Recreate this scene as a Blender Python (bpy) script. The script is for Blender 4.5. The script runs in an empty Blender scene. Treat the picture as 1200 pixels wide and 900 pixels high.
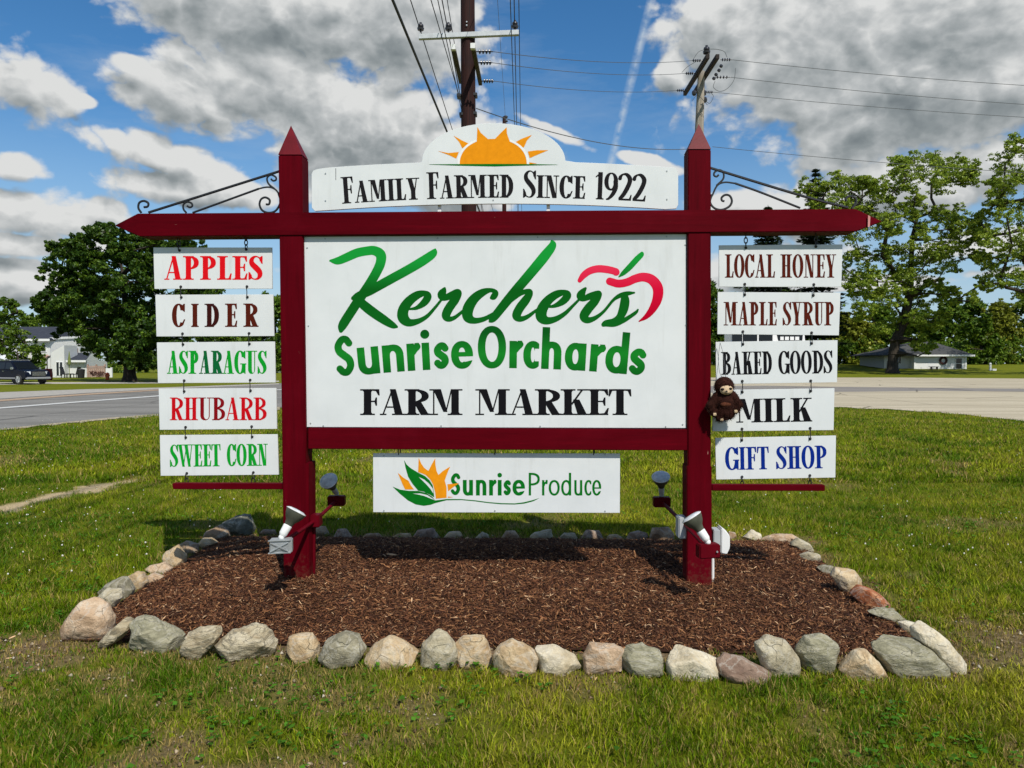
import bpy, bmesh, math, random
import numpy as np
from mathutils import Vector, Matrix
from mathutils.geometry import delaunay_2d_cdt

SC = bpy.context.scene
COL = SC.collection
rng = np.random.default_rng(7)
random.seed(7)
R = math.radians

# ------------------------------------------------------------------ camera
F = 870.0            # focal length in pixels of the 1200 x 900 photograph
HZ = 426.0           # row of the horizon
CH = 1.45            # camera height
PITCH = math.atan((450 - HZ) / F)
cd = bpy.data.cameras.new('camera')
cam = bpy.data.objects.new('camera', cd)
COL.objects.link(cam)
cam.location = (0, 0, CH)
cam.rotation_euler = (math.pi / 2 - PITCH, 0, 0)
cd.sensor_width = 36
cd.lens = 36 * F / 1200
cd.clip_start = 0.05
cd.clip_end = 6000
SC.camera = cam

# ------------------------------------------------------------------ light
SUN = Vector((0.27, -0.60, 0.75)).normalized()
sd = bpy.data.lights.new('sun', 'SUN')
sd.energy = 4.8
sd.angle = R(0.5)
sd.color = (1.0, 0.945, 0.845)
so = bpy.data.objects.new('sun', sd)
COL.objects.link(so)
so.location = (10, -20, 30)
so.rotation_euler = SUN.to_track_quat('Z', 'Y').to_euler()
SC.view_settings.view_transform = 'Standard'
SC.view_settings.look = 'None'
SC.view_settings.exposure = 0.0
SC.view_settings.gamma = 1.0


class NT:
    """small node helper"""
    def __init__(s, tree):
        s.t = tree

    def n(s, typ, **kw):
        nd = s.t.nodes.new(typ)
        ins = kw.pop('i', {})
        for k, v in kw.items():
            setattr(nd, k, v)
        for k, v in ins.items():
            if hasattr(v, 'is_output') or isinstance(v, bpy.types.NodeSocket):
                s.t.links.new(v, nd.inputs[k])
            else:
                nd.inputs[k].default_value = v
        return nd

    def math(s, op, a, b=None, c=None, clamp=False):
        i = {0: a}
        if b is not None:
            i[1] = b
        if c is not None:
            i[2] = c
        return s.n('ShaderNodeMath', operation=op, use_clamp=clamp, i=i).outputs[0]

    def mix(s, f, a, b, mode='MIX'):
        nd = s.n('ShaderNodeMix', data_type='RGBA', blend_type=mode)
        for k, v in ((0, f), (6, a), (7, b)):
            if isinstance(v, bpy.types.NodeSocket):
                s.t.links.new(v, nd.inputs[k])
            else:
                if k and len(v) == 3:
                    v = (*v, 1)
                nd.inputs[k].default_value = v
        return nd.outputs[2]

    def ramp(s, f, stops, interp='LINEAR'):
        nd = s.n('ShaderNodeValToRGB')
        s.t.links.new(f, nd.inputs[0])
        cr = nd.color_ramp
        cr.interpolation = interp
        while len(cr.elements) < len(stops):
            cr.elements.new(0.5)
        for e, (p, c) in zip(cr.elements, stops):
            e.position = p
            e.color = (*c, 1) if len(c) == 3 else c
        return nd.outputs[0]

    def noise(s, vec, scale, detail=4, rough=0.55, dist=0.0):
        nd = s.n('ShaderNodeTexNoise', i={'Scale': scale, 'Detail': detail, 'Roughness': rough, 'Distortion': dist})
        if vec is not None:
            s.t.links.new(vec, nd.inputs['Vector'])
        return nd.outputs[0]

    def link(s, a, b):
        s.t.links.new(a, b)


# ------------------------------------------------------------------ sky: Nishita with broken cumulus
wd = bpy.data.worlds.new('World')
SC.world = wd
wd.use_nodes = True
wt = wd.node_tree
wt.nodes.clear()
W = NT(wt)
sky = W.n('ShaderNodeTexSky', sky_type='NISHITA', sun_disc=False)
sky.sun_elevation = math.asin(SUN.z)
sky.sun_rotation = math.atan2(SUN.x, SUN.y)
sky.air_density = 1.0
sky.dust_density = 0.1
sky.ozone_density = 2.2
tc = W.n('ShaderNodeTexCoord').outputs['Generated']
sep = W.n('ShaderNodeSeparateXYZ', i={0: tc})
az = W.math('ARCTAN2', sep.outputs[0], sep.outputs[1])
el = W.math('ARCSINE', sep.outputs[2])
ae = W.n('ShaderNodeCombineXYZ', i={0: az, 1: el, 2: 0.0}).outputs[0]


def px_ae(px, py):
    dx, dz = (px - 600) / F, -(py - 450) / F
    c, s_ = math.cos(PITCH), math.sin(PITCH)
    y = c + dz * s_
    z = -s_ + dz * c
    return math.atan2(dx, y), math.atan2(z, math.hypot(dx, y))


# cloud masses: centre, half-width, half-height in pixels of the photograph, tilt
CLOUDS = [
    (42, 98, 46, 38, 0.1), (98, 118, 14, 8, 0), (22, 197, 25, 15, 0), (30, 252, 85, 26, 0), (10, 285, 60, 14, 0), (20, 328, 100, 22, 0.0),
    (225, 112, 92, 40, 0.15), (320, 100, 140, 55, -0.05), (160, 78, 30, 14, 0.2), (330, 20, 150, 60, 0), (430, 150, 130, 75, 0.15), (470, 40, 110, 65, 0), (200, 185, 85, 20, 0.2), (235, 222, 85, 18, 0.0),
    (500, 205, 130, 45, 0), (115, 290, 50, 8, 0), (560, 175, 90, 40, 0), (700, 225, 60, 14, 0.1),
    (860, 35, 90, 60, 0.05), (960, 60, 140, 80, 0), (1060, 90, 170, 80, -0.1), (1150, 20, 160, 70, 0.0), (1180, 100, 100, 55, -0.3), (1010, 140, 60, 30, -0.3), (790, 80, 22, 22, 0), (905, 120, 24, 12, 0),
    (1030, 225, 150, 34, -0.15), (930, 245, 110, 26, 0), (1150, 205, 110, 32, -0.2), (1170, 285, 140, 22, 0), (1010, 332, 120, 10, 0), (1190, 318, 70, 8, 0), (640, 150, 50, 8, 0.4), (760, 190, 40, 7, 0.3), (880, 320, 110, 30, 0),
    (420, 318, 90, 9, 0), (640, 330, 120, 11, 0),
]


def cloud_field(vec):
    fl = None
    for cx, cy, rx, ry, rot in CLOUDS:
        a0, e0 = px_ae(cx, cy)
        m = W.n('ShaderNodeMapping', vector_type='TEXTURE', i={0: vec, 1: (a0, e0, 0), 2: (0, 0, -rot), 3: (rx / F * 1.18, ry / F * 1.18, 1)}).outputs[0]
        ln = W.n('ShaderNodeVectorMath', operation='LENGTH', i={0: m}).outputs['Value']
        v = W.math('SUBTRACT', 1.0, ln)
        fl = v if fl is None else W.n('ShaderNodeMath', operation='SMOOTH_MAX', i={0: fl, 1: v, 2: 0.10}).outputs[0]
    return W.math('MAXIMUM', fl, -1.5)


field = cloud_field(ae)
field_up = cloud_field(W.n('ShaderNodeVectorMath', operation='ADD', i={0: ae, 1: (0.006, 0.022, 0)}).outputs[0])
slope = W.math('SUBTRACT', field, field_up)
# the rest of the sky carries the same sort of clouds
wrap = W.n('ShaderNodeMapping', i={0: tc, 3: (1, 1, 1.8)}).outputs[0]
else_n = W.math('MULTIPLY_ADD', W.noise(wrap, 2.6, 3), 3.4, -1.75)
outside = W.math('SUBTRACT', W.math('MAXIMUM', W.math('DIVIDE', W.math('ABSOLUTE', az), 0.72),
                                    W.math('DIVIDE', el, 0.52)), 1.0)
outside = W.math('MULTIPLY', outside, 5.0, clamp=True)
field = W.math('ADD', W.math('MULTIPLY', field, W.math('SUBTRACT', 1.0, outside)), W.math('MULTIPLY', else_n, outside))
# billows
st = W.n('ShaderNodeMapping', i={0: tc, 3: (1, 1, 1.35)}).outputs[0]
warp = W.n('ShaderNodeTexNoise', i={'Vector': st, 'Scale': 5.0, 'Detail': 3}).outputs['Color']
wv = W.n('ShaderNodeVectorMath', operation='MULTIPLY_ADD', i={0: warp, 1: (0.05, 0.05, 0.05), 2: st}).outputs[0]


def billow(vec):
    n_ = W.noise(vec, 7.5, 9, 0.60)
    p_ = W.math('ABSOLUTE', W.math('SUBTRACT', W.noise(vec, 17.0, 3.0, 0.5), 0.5))
    return W.math('ADD', n_, W.math('MULTIPLY_ADD', p_, 0.85, -0.08))


b1 = billow(wv)
up = W.n('ShaderNodeVectorMath', operation='ADD', i={0: wv, 1: (0.009, -0.008, 0.022)}).outputs[0]
b2 = billow(up)
dens = W.math('ADD', field, W.math('MULTIPLY_ADD', b1, 1.9, -0.97))
mask = W.n('ShaderNodeMapRange', interpolation_type='SMOOTHSTEP', i={0: dens, 1: -0.02, 2: 0.30}).outputs[0]
core = W.n('ShaderNodeMapRange', interpolation_type='SMOOTHSTEP', i={0: dens, 1: 0.10, 2: 1.1}).outputs[0]
relief = W.math('MULTIPLY', W.math('SUBTRACT', b1, b2), 1.9)
shade = W.math('ADD', W.math('MULTIPLY', slope, 0.95), 0.86)
lum = W.math('ADD', W.math('SUBTRACT', shade, W.math('MULTIPLY', core, 0.37)), relief, clamp=True)
ccol = W.ramp(lum, [(0.0, (0.20, 0.235, 0.255)), (0.35, (0.33, 0.37, 0.385)), (0.7, (0.58, 0.61, 0.62)), (1.0, (0.90, 0.91, 0.90))])
# high thin veil and the contrail
veil = W.n('ShaderNodeMapRange', i={0: W.noise(W.n('ShaderNodeMapping', i={0: wv, 2: (0, 0.5, 0), 3: (1, 1, 3)}).outputs[0], 3.0, 6, 0.65), 1: 0.48, 2: 0.85, 4: 0.30}).outputs[0]
a0, e0 = px_ae(742, 88)
cm = W.n('ShaderNodeMapping', vector_type='TEXTURE', i={0: ae, 1: (a0, e0, 0), 2: (0, 0, R(-15.5)), 3: (6.0 / F, 118 / F, 1)})
cwob = W.n('ShaderNodeVectorMath', operation='MULTIPLY_ADD', i={0: warp, 1: (0.012, 0.012, 0), 2: ae}).outputs[0]
W.link(cwob, cm.inputs[0])
a1, e1 = a0 + 0.006, e0 + 0.006
cm.inputs[1].default_value = (a1, e1, 0)
cs = W.n('ShaderNodeSeparateXYZ', i={0: cm.outputs[0]})
cx_ = W.math('SUBTRACT', 1.0, W.math('ABSOLUTE', cs.outputs[0]), clamp=True)
cy_ = W.math('MULTIPLY', W.math('SUBTRACT', 1.0, W.math('ABSOLUTE', cs.outputs[1]), clamp=True), 4.0, clamp=True)
contr = W.math('MULTIPLY', W.math('MULTIPLY', cx_, cy_), W.n('ShaderNodeMapRange', i={0: W.noise(st, 60, 4), 1: 0.35, 2: 0.7, 3: 0.05, 4: 0.75}).outputs[0])
thin = W.math('MAXIMUM', veil, contr)
skyc = W.n('ShaderNodeHueSaturation', i={'Saturation': 1.32, 'Value': 1.22, 'Color': sky.outputs[0]}).outputs[0]
lowsky = W.n('ShaderNodeMapRange', i={0: el, 1: 0.30, 2: 0.0, 3: 0.0, 4: 0.85}).outputs[0]
skyc = W.mix(lowsky, skyc, (3.9, 5.5, 7.2))
bg_sky = W.n('ShaderNodeBackground', i={0: skyc, 1: 0.095}).outputs[0]
bg_thin = W.n('ShaderNodeBackground', i={0: (0.55, 0.63, 0.70, 1), 1: 1.0}).outputs[0]
bg_cl = W.n('ShaderNodeBackground', i={0: ccol, 1: 0.80}).outputs[0]
m1 = W.n('ShaderNodeMixShader', i={0: thin, 1: bg_sky, 2: bg_thin}).outputs[0]
m2 = W.n('ShaderNodeMixShader', i={0: mask, 1: m1, 2: bg_cl}).outputs[0]
wo = W.n('ShaderNodeOutputWorld')
W.link(m2, wo.inputs[0])

# ------------------------------------------------------------------ geometry from the camera's station
CP, SPI = math.cos(PITCH), math.sin(PITCH)


def ray(px, py):
    dx, dz = (px - 600) / F, -(py - 450) / F
    return Vector((dx, CP + dz * SPI, -SPI + dz * CP))


CAM = Vector((0, 0, CH))


def at(px, py, Y):
    """point at distance Y that stands where the photograph shows it"""
    d = ray(px, py)
    return CAM + d * (Y / d.y)


def gd(px, py, z=0.0):
    d = ray(px, py)
    return CAM + d * ((z - CH) / d.z)


SK = 0.035
SD = 4.75
SN = Vector((-SK, -1, 0)).normalized()    # normal of the sign, towards the viewer


def SPt(px, py, w=0.0):
    """point on the sign's plane, shifted w metres towards the viewer"""
    d = ray(px, py)
    # plane: Y + SK X = SD, shifted
    n = Vector((SK, 1, 0))
    off = SD - w * n.length
    return CAM + d * ((off - n.dot(CAM)) / n.dot(d))


# ------------------------------------------------------------------ numpy noise
def _h(ix, iy, seed):
    n = (ix.astype(np.int64) * 374761393 + iy.astype(np.int64) * 668265263 + seed * 1442695041) & 0x7fffffff
    n = ((n ^ (n >> 13)) * 1274126177) & 0x7fffffff
    return ((n ^ (n >> 16)) & 0xffff) / 65535.0


def vnoise(x, y, seed=0):
    x = np.asarray(x, float)
    y = np.asarray(y, float)
    ix, iy = np.floor(x), np.floor(y)
    fx, fy = x - ix, y - iy
    fx, fy = fx * fx * (3 - 2 * fx), fy * fy * (3 - 2 * fy)
    a = _h(ix, iy, seed) * (1 - fx) + _h(ix + 1, iy, seed) * fx
    b = _h(ix, iy + 1, seed) * (1 - fx) + _h(ix + 1, iy + 1, seed) * fx
    return a * (1 - fy) + b * fy


def fbm(x, y, seed=0, o=4):
    s, a, t = 0, 1, 0
    for k in range(o):
        s = s + a * vnoise(np.asarray(x) * 2 ** k, np.asarray(y) * 2 ** k, seed + k)
        t += a
        a *= 0.55
    return s / t


def sstep(a, b, x):
    t = np.clip((np.asarray(x, float) - a) / (b - a), 0, 1)
    return t * t * (3 - 2 * t)


# ------------------------------------------------------------------ object helpers
def tag(o, label=None, cat=None, group=None, kind=None):
    if label:
        o['label'] = label
    if cat:
        o['category'] = cat
    if group:
        o['group'] = group
    if kind:
        o['kind'] = kind
    return o


def thing(name, loc, label, cat, group=None):
    o = bpy.data.objects.new(name, None)
    o.empty_display_size = 0.1
    COL.objects.link(o)
    o.location = loc
    return tag(o, label, cat, group)


def root_loc(p):
    v = Vector((0, 0, 0))
    while p is not None:
        v += p.location
        p = p.parent
    return v


def mesh_np(name, V, Fc, mat, parent=None, cols=None, smooth=False, mats=None, midx=None):
    """V (n,3) world coordinates, Fc a list of faces or an (m,k) array"""
    V = np.asarray(V, np.float64)
    if parent is not None:
        V = V - np.array(root_loc(parent))
    me = bpy.data.meshes.new(name)
    if isinstance(Fc, np.ndarray):
        m, k = Fc.shape
        me.vertices.add(len(V))
        me.vertices.foreach_set('co', V.astype(np.float32).ravel())
        me.loops.add(m * k)
        me.loops.foreach_set('vertex_index', Fc.astype(np.int32).ravel())
        me.polygons.add(m)
        me.polygons.foreach_set('loop_start', np.arange(0, m * k, k, dtype=np.int32))
        me.update(calc_edges=True)
    else:
        me.from_pydata([tuple(v) for v in V], [], Fc)
        me.update()
    if cols is not None:
        ca = me.color_attributes.new('tint', 'FLOAT_COLOR', 'POINT')
        c4 = np.ones((len(V), 4), np.float32)
        c4[:, :3] = cols
        ca.data.foreach_set('color', c4.ravel())
    for m_ in (mats or [mat]):
        me.materials.append(m_)
    if midx is not None:
        me.polygons.foreach_set('material_index', np.asarray(midx, np.int32))
    if smooth:
        me.polygons.foreach_set('use_smooth', np.ones(len(me.polygons), bool))
    o = bpy.data.objects.new(name, me)
    COL.objects.link(o)
    if parent is not None:
        o.parent = parent
    return o


class MB:
    """collects shapes in world coordinates, links them as one mesh object"""
    def __init__(s):
        s.v, s.f, s.m = [], [], []

    def add(s, vs, fs, mi=0):
        b = len(s.v)
        s.v += [tuple(v) for v in vs]
        s.f += [[b + i for i in f] for f in fs]
        s.m += [mi] * len(fs)
        return s

    def prism(s, front, back, mi=0):
        n = len(front)
        fs = [list(range(n)), list(range(2 * n - 1, n - 1, -1))]
        fs += [[i, n + i, n + (i + 1) % n, (i + 1) % n] for i in range(n)]
        return s.add(list(front) + list(back), fs, mi)

    def slab(s, pts, wf, depth, mi=0):
        """polygon in photo pixels on the sign's plane, front at wf, going back by depth"""
        fr = [SPt(x, y, wf) for x, y in pts]
        return s.prism(fr, [p - SN * depth for p in fr], mi)

    def box(s, x0, y0, z0, x1, y1, z1, mi=0):
        return s.prism([(x0, y0, z0), (x1, y0, z0), (x1, y0, z1), (x0, y0, z1)],
                       [(x0, y1, z0), (x1, y1, z0), (x1, y1, z1), (x0, y1, z1)], mi)

    def obox(s, c, ax, ay, az, mi=0):
        """box about centre c with half-axis vectors"""
        c, ax, ay, az = Vector(c), Vector(ax), Vector(ay), Vector(az)
        fr = [c - ay - ax - az, c - ay + ax - az, c - ay + ax + az, c - ay - ax + az]
        return s.prism(fr, [p + ay * 2 for p in fr], mi)

    def tube(s, pts, rad, n=8, cap=True, mi=0):
        pts = [Vector(p) for p in pts]
        rs = rad if isinstance(rad, (list, tuple)) else [rad] * len(pts)
        b = len(s.v)
        ref = None
        for i, p in enumerate(pts):
            t = (pts[min(i + 1, len(pts) - 1)] - pts[max(i - 1, 0)]).normalized()
            if ref is None:
                ref = Vector((0, 0, 1)) if abs(t.z) < 0.9 else Vector((1, 0, 0))
            u = (ref - t * ref.dot(t)).normalized()
            ref = u
            w = t.cross(u)
            for k in range(n):
                a = 2 * math.pi * k / n
                s.v.append(tuple(p + (u * math.cos(a) + w * math.sin(a)) * rs[i]))
        for i in range(len(pts) - 1):
            for k in range(n):
                a, c = b + i * n + k, b + i * n + (k + 1) % n
                s.f.append([a, c, c + n, a + n])
                s.m.append(mi)
        if cap:
            s.f.append([b + k for k in range(n)][::-1])
            s.f.append([b + (len(pts) - 1) * n + k for k in range(n)])
            s.m += [mi, mi]
        return s

    def lathe(s, base, axis, prof, n=20, mi=0):
        """prof = [(distance along axis, radius)]"""
        axis = Vector(axis).normalized()
        base = Vector(base)
        return s.tube_var([base + axis * d for d, r in prof], [r for d, r in prof], axis, n, mi)

    def tube_var(s, pts, rs, axis, n, mi):
        b = len(s.v)
        ref = Vector((0, 0, 1)) if abs(axis.z) < 0.9 else Vector((1, 0, 0))
        u = (ref - axis * ref.dot(axis)).normalized()
        w = axis.cross(u)
        for p, r in zip(pts, rs):
            for k in range(n):
                a = 2 * math.pi * k / n
                s.v.append(tuple(p + (u * math.cos(a) + w * math.sin(a)) * r))
        for i in range(len(pts) - 1):
            for k in range(n):
                a, c = b + i * n + k, b + i * n + (k + 1) % n
                s.f.append([a, c, c + n, a + n])
                s.m.append(mi)
        s.f.append([b + k for k in range(n)][::-1])
        s.f.append([b + (len(pts) - 1) * n + k for k in range(n)])
        s.m += [mi, mi]
        return s

    def ball(s, c, rx, ry=None, rz=None, nu=14, nv=9, mi=0):
        ry = rx if ry is None else ry
        rz = rx if rz is None else rz
        b = len(s.v)
        c = Vector(c)
        for j in range(nv + 1):
            th = math.pi * j / nv
            for i in range(nu):
                ph = 2 * math.pi * i / nu
                s.v.append((c.x + rx * math.sin(th) * math.cos(ph), c.y + ry * math.sin(th) * math.sin(ph), c.z + rz * math.cos(th)))
        for j in range(nv):
            for i in range(nu):
                a, d = b + j * nu + i, b + j * nu + (i + 1) % nu
                if j == 0:
                    s.f.append([a, a + nu, d + nu])
                elif j == nv - 1:
                    s.f.append([a, a + nu, d])
                else:
                    s.f.append([a, a + nu, d + nu, d])
                s.m.append(mi)
        return s

    def build(s, name, mat, parent=None, bevel=0, smooth=False, seg=2, angle=40):
        mats = mat if isinstance(mat, (list, tuple)) else [mat]
        off = root_loc(parent) if parent is not None else Vector((0, 0, 0))
        me = bpy.data.meshes.new(name)
        me.from_pydata([tuple(Vector(v) - off) for v in s.v], [], s.f)
        for m_ in mats:
            me.materials.append(m_)
        me.polygons.foreach_set('material_index', s.m)
        bm = bmesh.new()
        bm.from_mesh(me)
        bmesh.ops.recalc_face_normals(bm, faces=bm.faces)
        if bevel:
            eds = [e for e in bm.edges if len(e.link_faces) == 2 and e.calc_face_angle(0) > R(25)]
            bmesh.ops.bevel(bm, geom=eds, offset=bevel, segments=seg, affect='EDGES', clamp_overlap=True)
        bm.to_mesh(me)
        bm.free()
        if smooth or bevel:
            me.polygons.foreach_set('use_smooth', np.ones(len(me.polygons), bool))
            me.set_sharp_from_angle(angle=R(angle))
        o = bpy.data.objects.new(name, me)
        COL.objects.link(o)
        if parent is not None:
            o.parent = parent
        return o


def one(name, mb, mat, loc, label, cat, group=None, **kw):
    """a thing that is a single mesh with its origin at loc"""
    e = bpy.data.objects.new('tmp', None)
    e.location = loc
    o = mb.build(name, mat, e, **kw)
    o.parent = None
    o.location = loc
    bpy.data.objects.remove(e)
    return tag(o, label, cat, group)


# ------------------------------------------------------------------ materials
def new_mat(name):
    m = bpy.data.materials.new(name)
    m.use_nodes = True
    m.node_tree.nodes.clear()
    return m, NT(m.node_tree)


def finish(m, N, col, rough=0.6, bump=None, bstr=0.3, bdist=0.01, spec=0.5, metal=0.0, coat=0.0):
    p = N.n('ShaderNodeBsdfPrincipled')
    for k, v in (('Base Color', col), ('Roughness', rough), ('Metallic', metal), ('Specular IOR Level', spec), ('Coat Weight', coat)):
        if isinstance(v, bpy.types.NodeSocket):
            N.link(v, p.inputs[k])
        else:
            if k == 'Base Color' and len(v) == 3:
                v = (*v, 1)
            p.inputs[k].default_value = v
    if bump is not None:
        b = N.n('ShaderNodeBump', i={'Strength': bstr, 'Distance': bdist, 'Height': bump})
        N.link(b.outputs[0], p.inputs['Normal'])
    o = N.n('ShaderNodeOutputMaterial')
    N.link(p.outputs[0], o.inputs[0])
    return m


def plain(name, col, rough=0.6, var=0.12, scale=8.0, bstr=0.0, bscale=40, spec=0.5, metal=0.0, coat=0.0, bdist=0.005):
    m, N = new_mat(name)
    v = N.n('ShaderNodeTexCoord').outputs['Object']
    n1 = N.noise(v, scale, 5, 0.6)
    dark = tuple(c * (1 - var * 2) for c in col)
    lite = tuple(min(1, c * (1 + var)) for c in col)
    c = N.ramp(n1, [(0.3, dark), (0.7, lite)])
    b = N.noise(v, bscale, 4) if bstr else None
    return finish(m, N, c, rough, b, bstr, bdist, spec, metal, coat)


def paint_wood(name, col, grain=(60, 60, 3)):
    """exterior paint on timber: faint grain, checks and small chips"""
    m, N = new_mat(name)
    v = N.n('ShaderNodeTexCoord').outputs['Object']
    g = N.noise(N.n('ShaderNodeMapping', i={0: v, 3: grain}).outputs[0], 1.0, 6, 0.6)
    big = N.noise(v, 2.5, 4)
    c = N.mix(N.math('MULTIPLY', big, 0.6), tuple(x * 0.68 for x in col), tuple(min(1, x * 1.22) for x in col))
    c = N.mix(N.n('ShaderNodeMapRange', i={0: g, 1: 0.55, 2: 0.75, 4: 0.35}).outputs[0], c, tuple(x * 0.72 for x in col))
    fine = N.noise(N.n('ShaderNodeMapping', i={0: v, 3: tuple(q * 4 for q in grain)}).outputs[0], 1.0, 4, 0.7)
    c = N.mix(N.n('ShaderNodeMapRange', i={0: fine, 1: 0.62, 2: 0.72, 4: 0.55}).outputs[0], c, tuple(x * 0.45 for x in col))
    streak = N.noise(N.n('ShaderNodeMapping', i={0: v, 3: tuple(q * 0.33 for q in grain)}).outputs[0], 1.0, 5, 0.75)
    c = N.mix(N.n('ShaderNodeMapRange', i={0: streak, 1: 0.50, 2: 0.66, 4: 0.60}).outputs[0], c, tuple(x * 0.50 for x in col))
    c = N.mix(N.n('ShaderNodeMapRange', i={0: streak, 1: 0.44, 2: 0.30, 4: 0.50}).outputs[0], c, tuple(min(1, x * 1.5) for x in col))
    faded = N.noise(v, 1.3, 5, 0.7)
    c = N.mix(N.n('ShaderNodeMapRange', i={0: faded, 1: 0.52, 2: 0.78, 4: 0.30}).outputs[0], c, (0.15, 0.006, 0.016))
    zpos = N.n('ShaderNodeSeparateXYZ', i={0: N.n('ShaderNodeNewGeometry').outputs['Position']}).outputs[2]
    splash = N.math('ADD', N.n('ShaderNodeMapRange', i={0: zpos, 1: 0.42, 2: 0.08}).outputs[0], N.math('MULTIPLY_ADD', N.noise(v, 38, 5, 0.7), 2.4, -1.9))
    c = N.mix(N.math('MULTIPLY', splash, 0.8, clamp=True), c, (0.10, 0.05, 0.03))
    chip = N.noise(N.n('ShaderNodeMapping', i={0: v, 3: tuple(6 + q * 0.35 for q in grain)}).outputs[0], 1.0, 3)
    chip = N.n('ShaderNodeMapRange', i={0: chip, 1: 0.755, 2: 0.77}).outputs[0]
    c = N.mix(chip, c, (0.33, 0.16, 0.13))
    return finish(m, N, c, 0.6, g, 0.22, 0.004, 0.035)


M = {}
RED = (0.100, 0.0006, 0.0050)
M['red_v'] = paint_wood('red_paint_upright', RED, (60, 60, 3))
M['red_h'] = paint_wood('red_paint_beam', RED, (3, 60, 60))
M['red_cap'] = plain('sheen_toned_red_paint', (0.13, 0.006, 0.012), 0.5, 0.2, 5, 0.15, 60, spec=0.14)  # post points: sheen on the sloped facets put into a lighter, pinker red
M['red_metal'] = plain('red_painted_metal', (0.10, 0.001, 0.006), 0.5, 0.1, spec=0.08)


def board_mat():
    m, N = new_mat('white_sign_board')
    v = N.n('ShaderNodeTexCoord').outputs['Object']
    n = N.noise(v, 3.0, 5, 0.65)
    st_ = N.noise(N.n('ShaderNodeMapping', i={0: v, 3: (14, 14, 1.6)}).outputs[0], 1.0, 5, 0.7)
    c = N.mix(N.n('ShaderNodeMapRange', i={0: n, 1: 0.35, 2: 0.75}).outputs[0], (0.675, 0.70, 0.71), (0.60, 0.63, 0.64))
    c = N.mix(N.n('ShaderNodeMapRange', i={0: st_, 1: 0.56, 2: 0.80, 4: 0.42}).outputs[0], c, (0.47, 0.48, 0.46))
    sp = N.n('ShaderNodeTexVoronoi', i={'Vector': v, 'Scale': 9.0}).outputs['Distance']
    c = N.mix(N.n('ShaderNodeMapRange', i={0: sp, 1: 0.028, 2: 0.018}).outputs[0], c, (0.40, 0.38, 0.34))
    return finish(m, N, c, 0.38, n, 0.05, 0.004, 0.4)


M['board'] = board_mat()
M['board_back'] = plain('grey_board_edge', (0.35, 0.36, 0.36), 0.6)


def ink(name, col, rough=0.45):
    return plain(name, col, 0.7, 0.05, 30, spec=0.03)


M['i_red'] = ink('red_vinyl', (0.66, 0.006, 0.012))
M['i_red2'] = ink('bright_red_vinyl', (0.52, 0.004, 0.01))
M['i_dred'] = ink('dark_red_vinyl', (0.22, 0.004, 0.008))
M['i_brown'] = ink('brown_vinyl', (0.082, 0.012, 0.006))
M['i_brown2'] = ink('dark_brown_vinyl', (0.038, 0.007, 0.006))
M['i_green'] = ink('green_vinyl', (0.004, 0.30, 0.022))
M['i_dgreen'] = ink('dark_green_vinyl', (0.004, 0.115, 0.03))
M['i_black'] = ink('black_vinyl', (0.008, 0.008, 0.010))
M['i_soft'] = ink('soft_black_vinyl', (0.014, 0.013, 0.015))
M['i_blue'] = ink('blue_vinyl', (0.003, 0.022, 0.22))
M['i_dblue'] = ink('dark_blue_vinyl', (0.004, 0.006, 0.16))
M['i_orange'] = ink('orange_vinyl', (0.76, 0.275, 0.008))
M['i_pgreen'] = ink('produce_green_vinyl', (0.003, 0.145, 0.012))
M['i_white'] = ink('white_vinyl', (0.78, 0.79, 0.79))


def grad_ink(name, z0, c0, z1, c1, z2=None, c2=None):
    m, N = new_mat(name)
    pz = N.n('ShaderNodeSeparateXYZ', i={0: N.n('ShaderNodeNewGeometry').outputs['Position']}).outputs[2]
    lo, hi = (z0, z2 if z2 is not None else z1)
    f = N.n('ShaderNodeMapRange', i={0: pz, 1: lo, 2: hi}).outputs[0]
    stops = [(0.0, c0), ((z1 - lo) / (hi - lo), c1)] + ([(1.0, c2)] if z2 is not None else [])
    return finish(m, N, N.ramp(f, stops), 0.7, None, spec=0.03)


zz = lambda py: SPt(580, py).z
M['g_script'] = grad_ink('script_green_fade', zz(395), (0.004, 0.115, 0.012), zz(340), (0.003, 0.095, 0.008), zz(305), (0.008, 0.28, 0.035))
M['g_apple'] = grad_ink('apple_red_fade', zz(377), (0.40, 0.0, 0.015), zz(340), (0.60, 0.004, 0.035), zz(312), (0.72, 0.03, 0.08))
M['g_sans'] = grad_ink('sans_green_fade', zz(440), (0.003, 0.10, 0.01), zz(415), (0.008, 0.20, 0.018), zz(390), (0.003, 0.085, 0.01))

M['iron'] = plain('black_wrought_iron', (0.012, 0.012, 0.013), 0.45, 0.1)
M['galv'] = plain('galvanised_metal', (0.42, 0.44, 0.45), 0.42, 0.1, 20, metal=0.5)
M['plastic'] = plain('white_plastic', (0.74, 0.75, 0.74), 0.35, 0.03)
M['plastic_g'] = plain('grey_plastic', (0.40, 0.42, 0.43), 0.4, 0.05)
M['par'] = plain('lamp_reflector', (0.085, 0.09, 0.065), 0.5, 0.25, spec=0.25)
M['lens'] = plain('frosted_lamp_glass', (0.62, 0.66, 0.70), 0.12, 0.15, 30)
M['hole'] = plain('dark_hole', (0.01, 0.01, 0.012), 0.7)
M['wire'] = plain('black_wire', (0.012, 0.012, 0.014), 0.6)
M['wire_g'] = plain('grey_weathered_wire', (0.09, 0.095, 0.10), 0.5)
M['insul'] = plain('dark_insulator', (0.035, 0.035, 0.045), 0.25)


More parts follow.
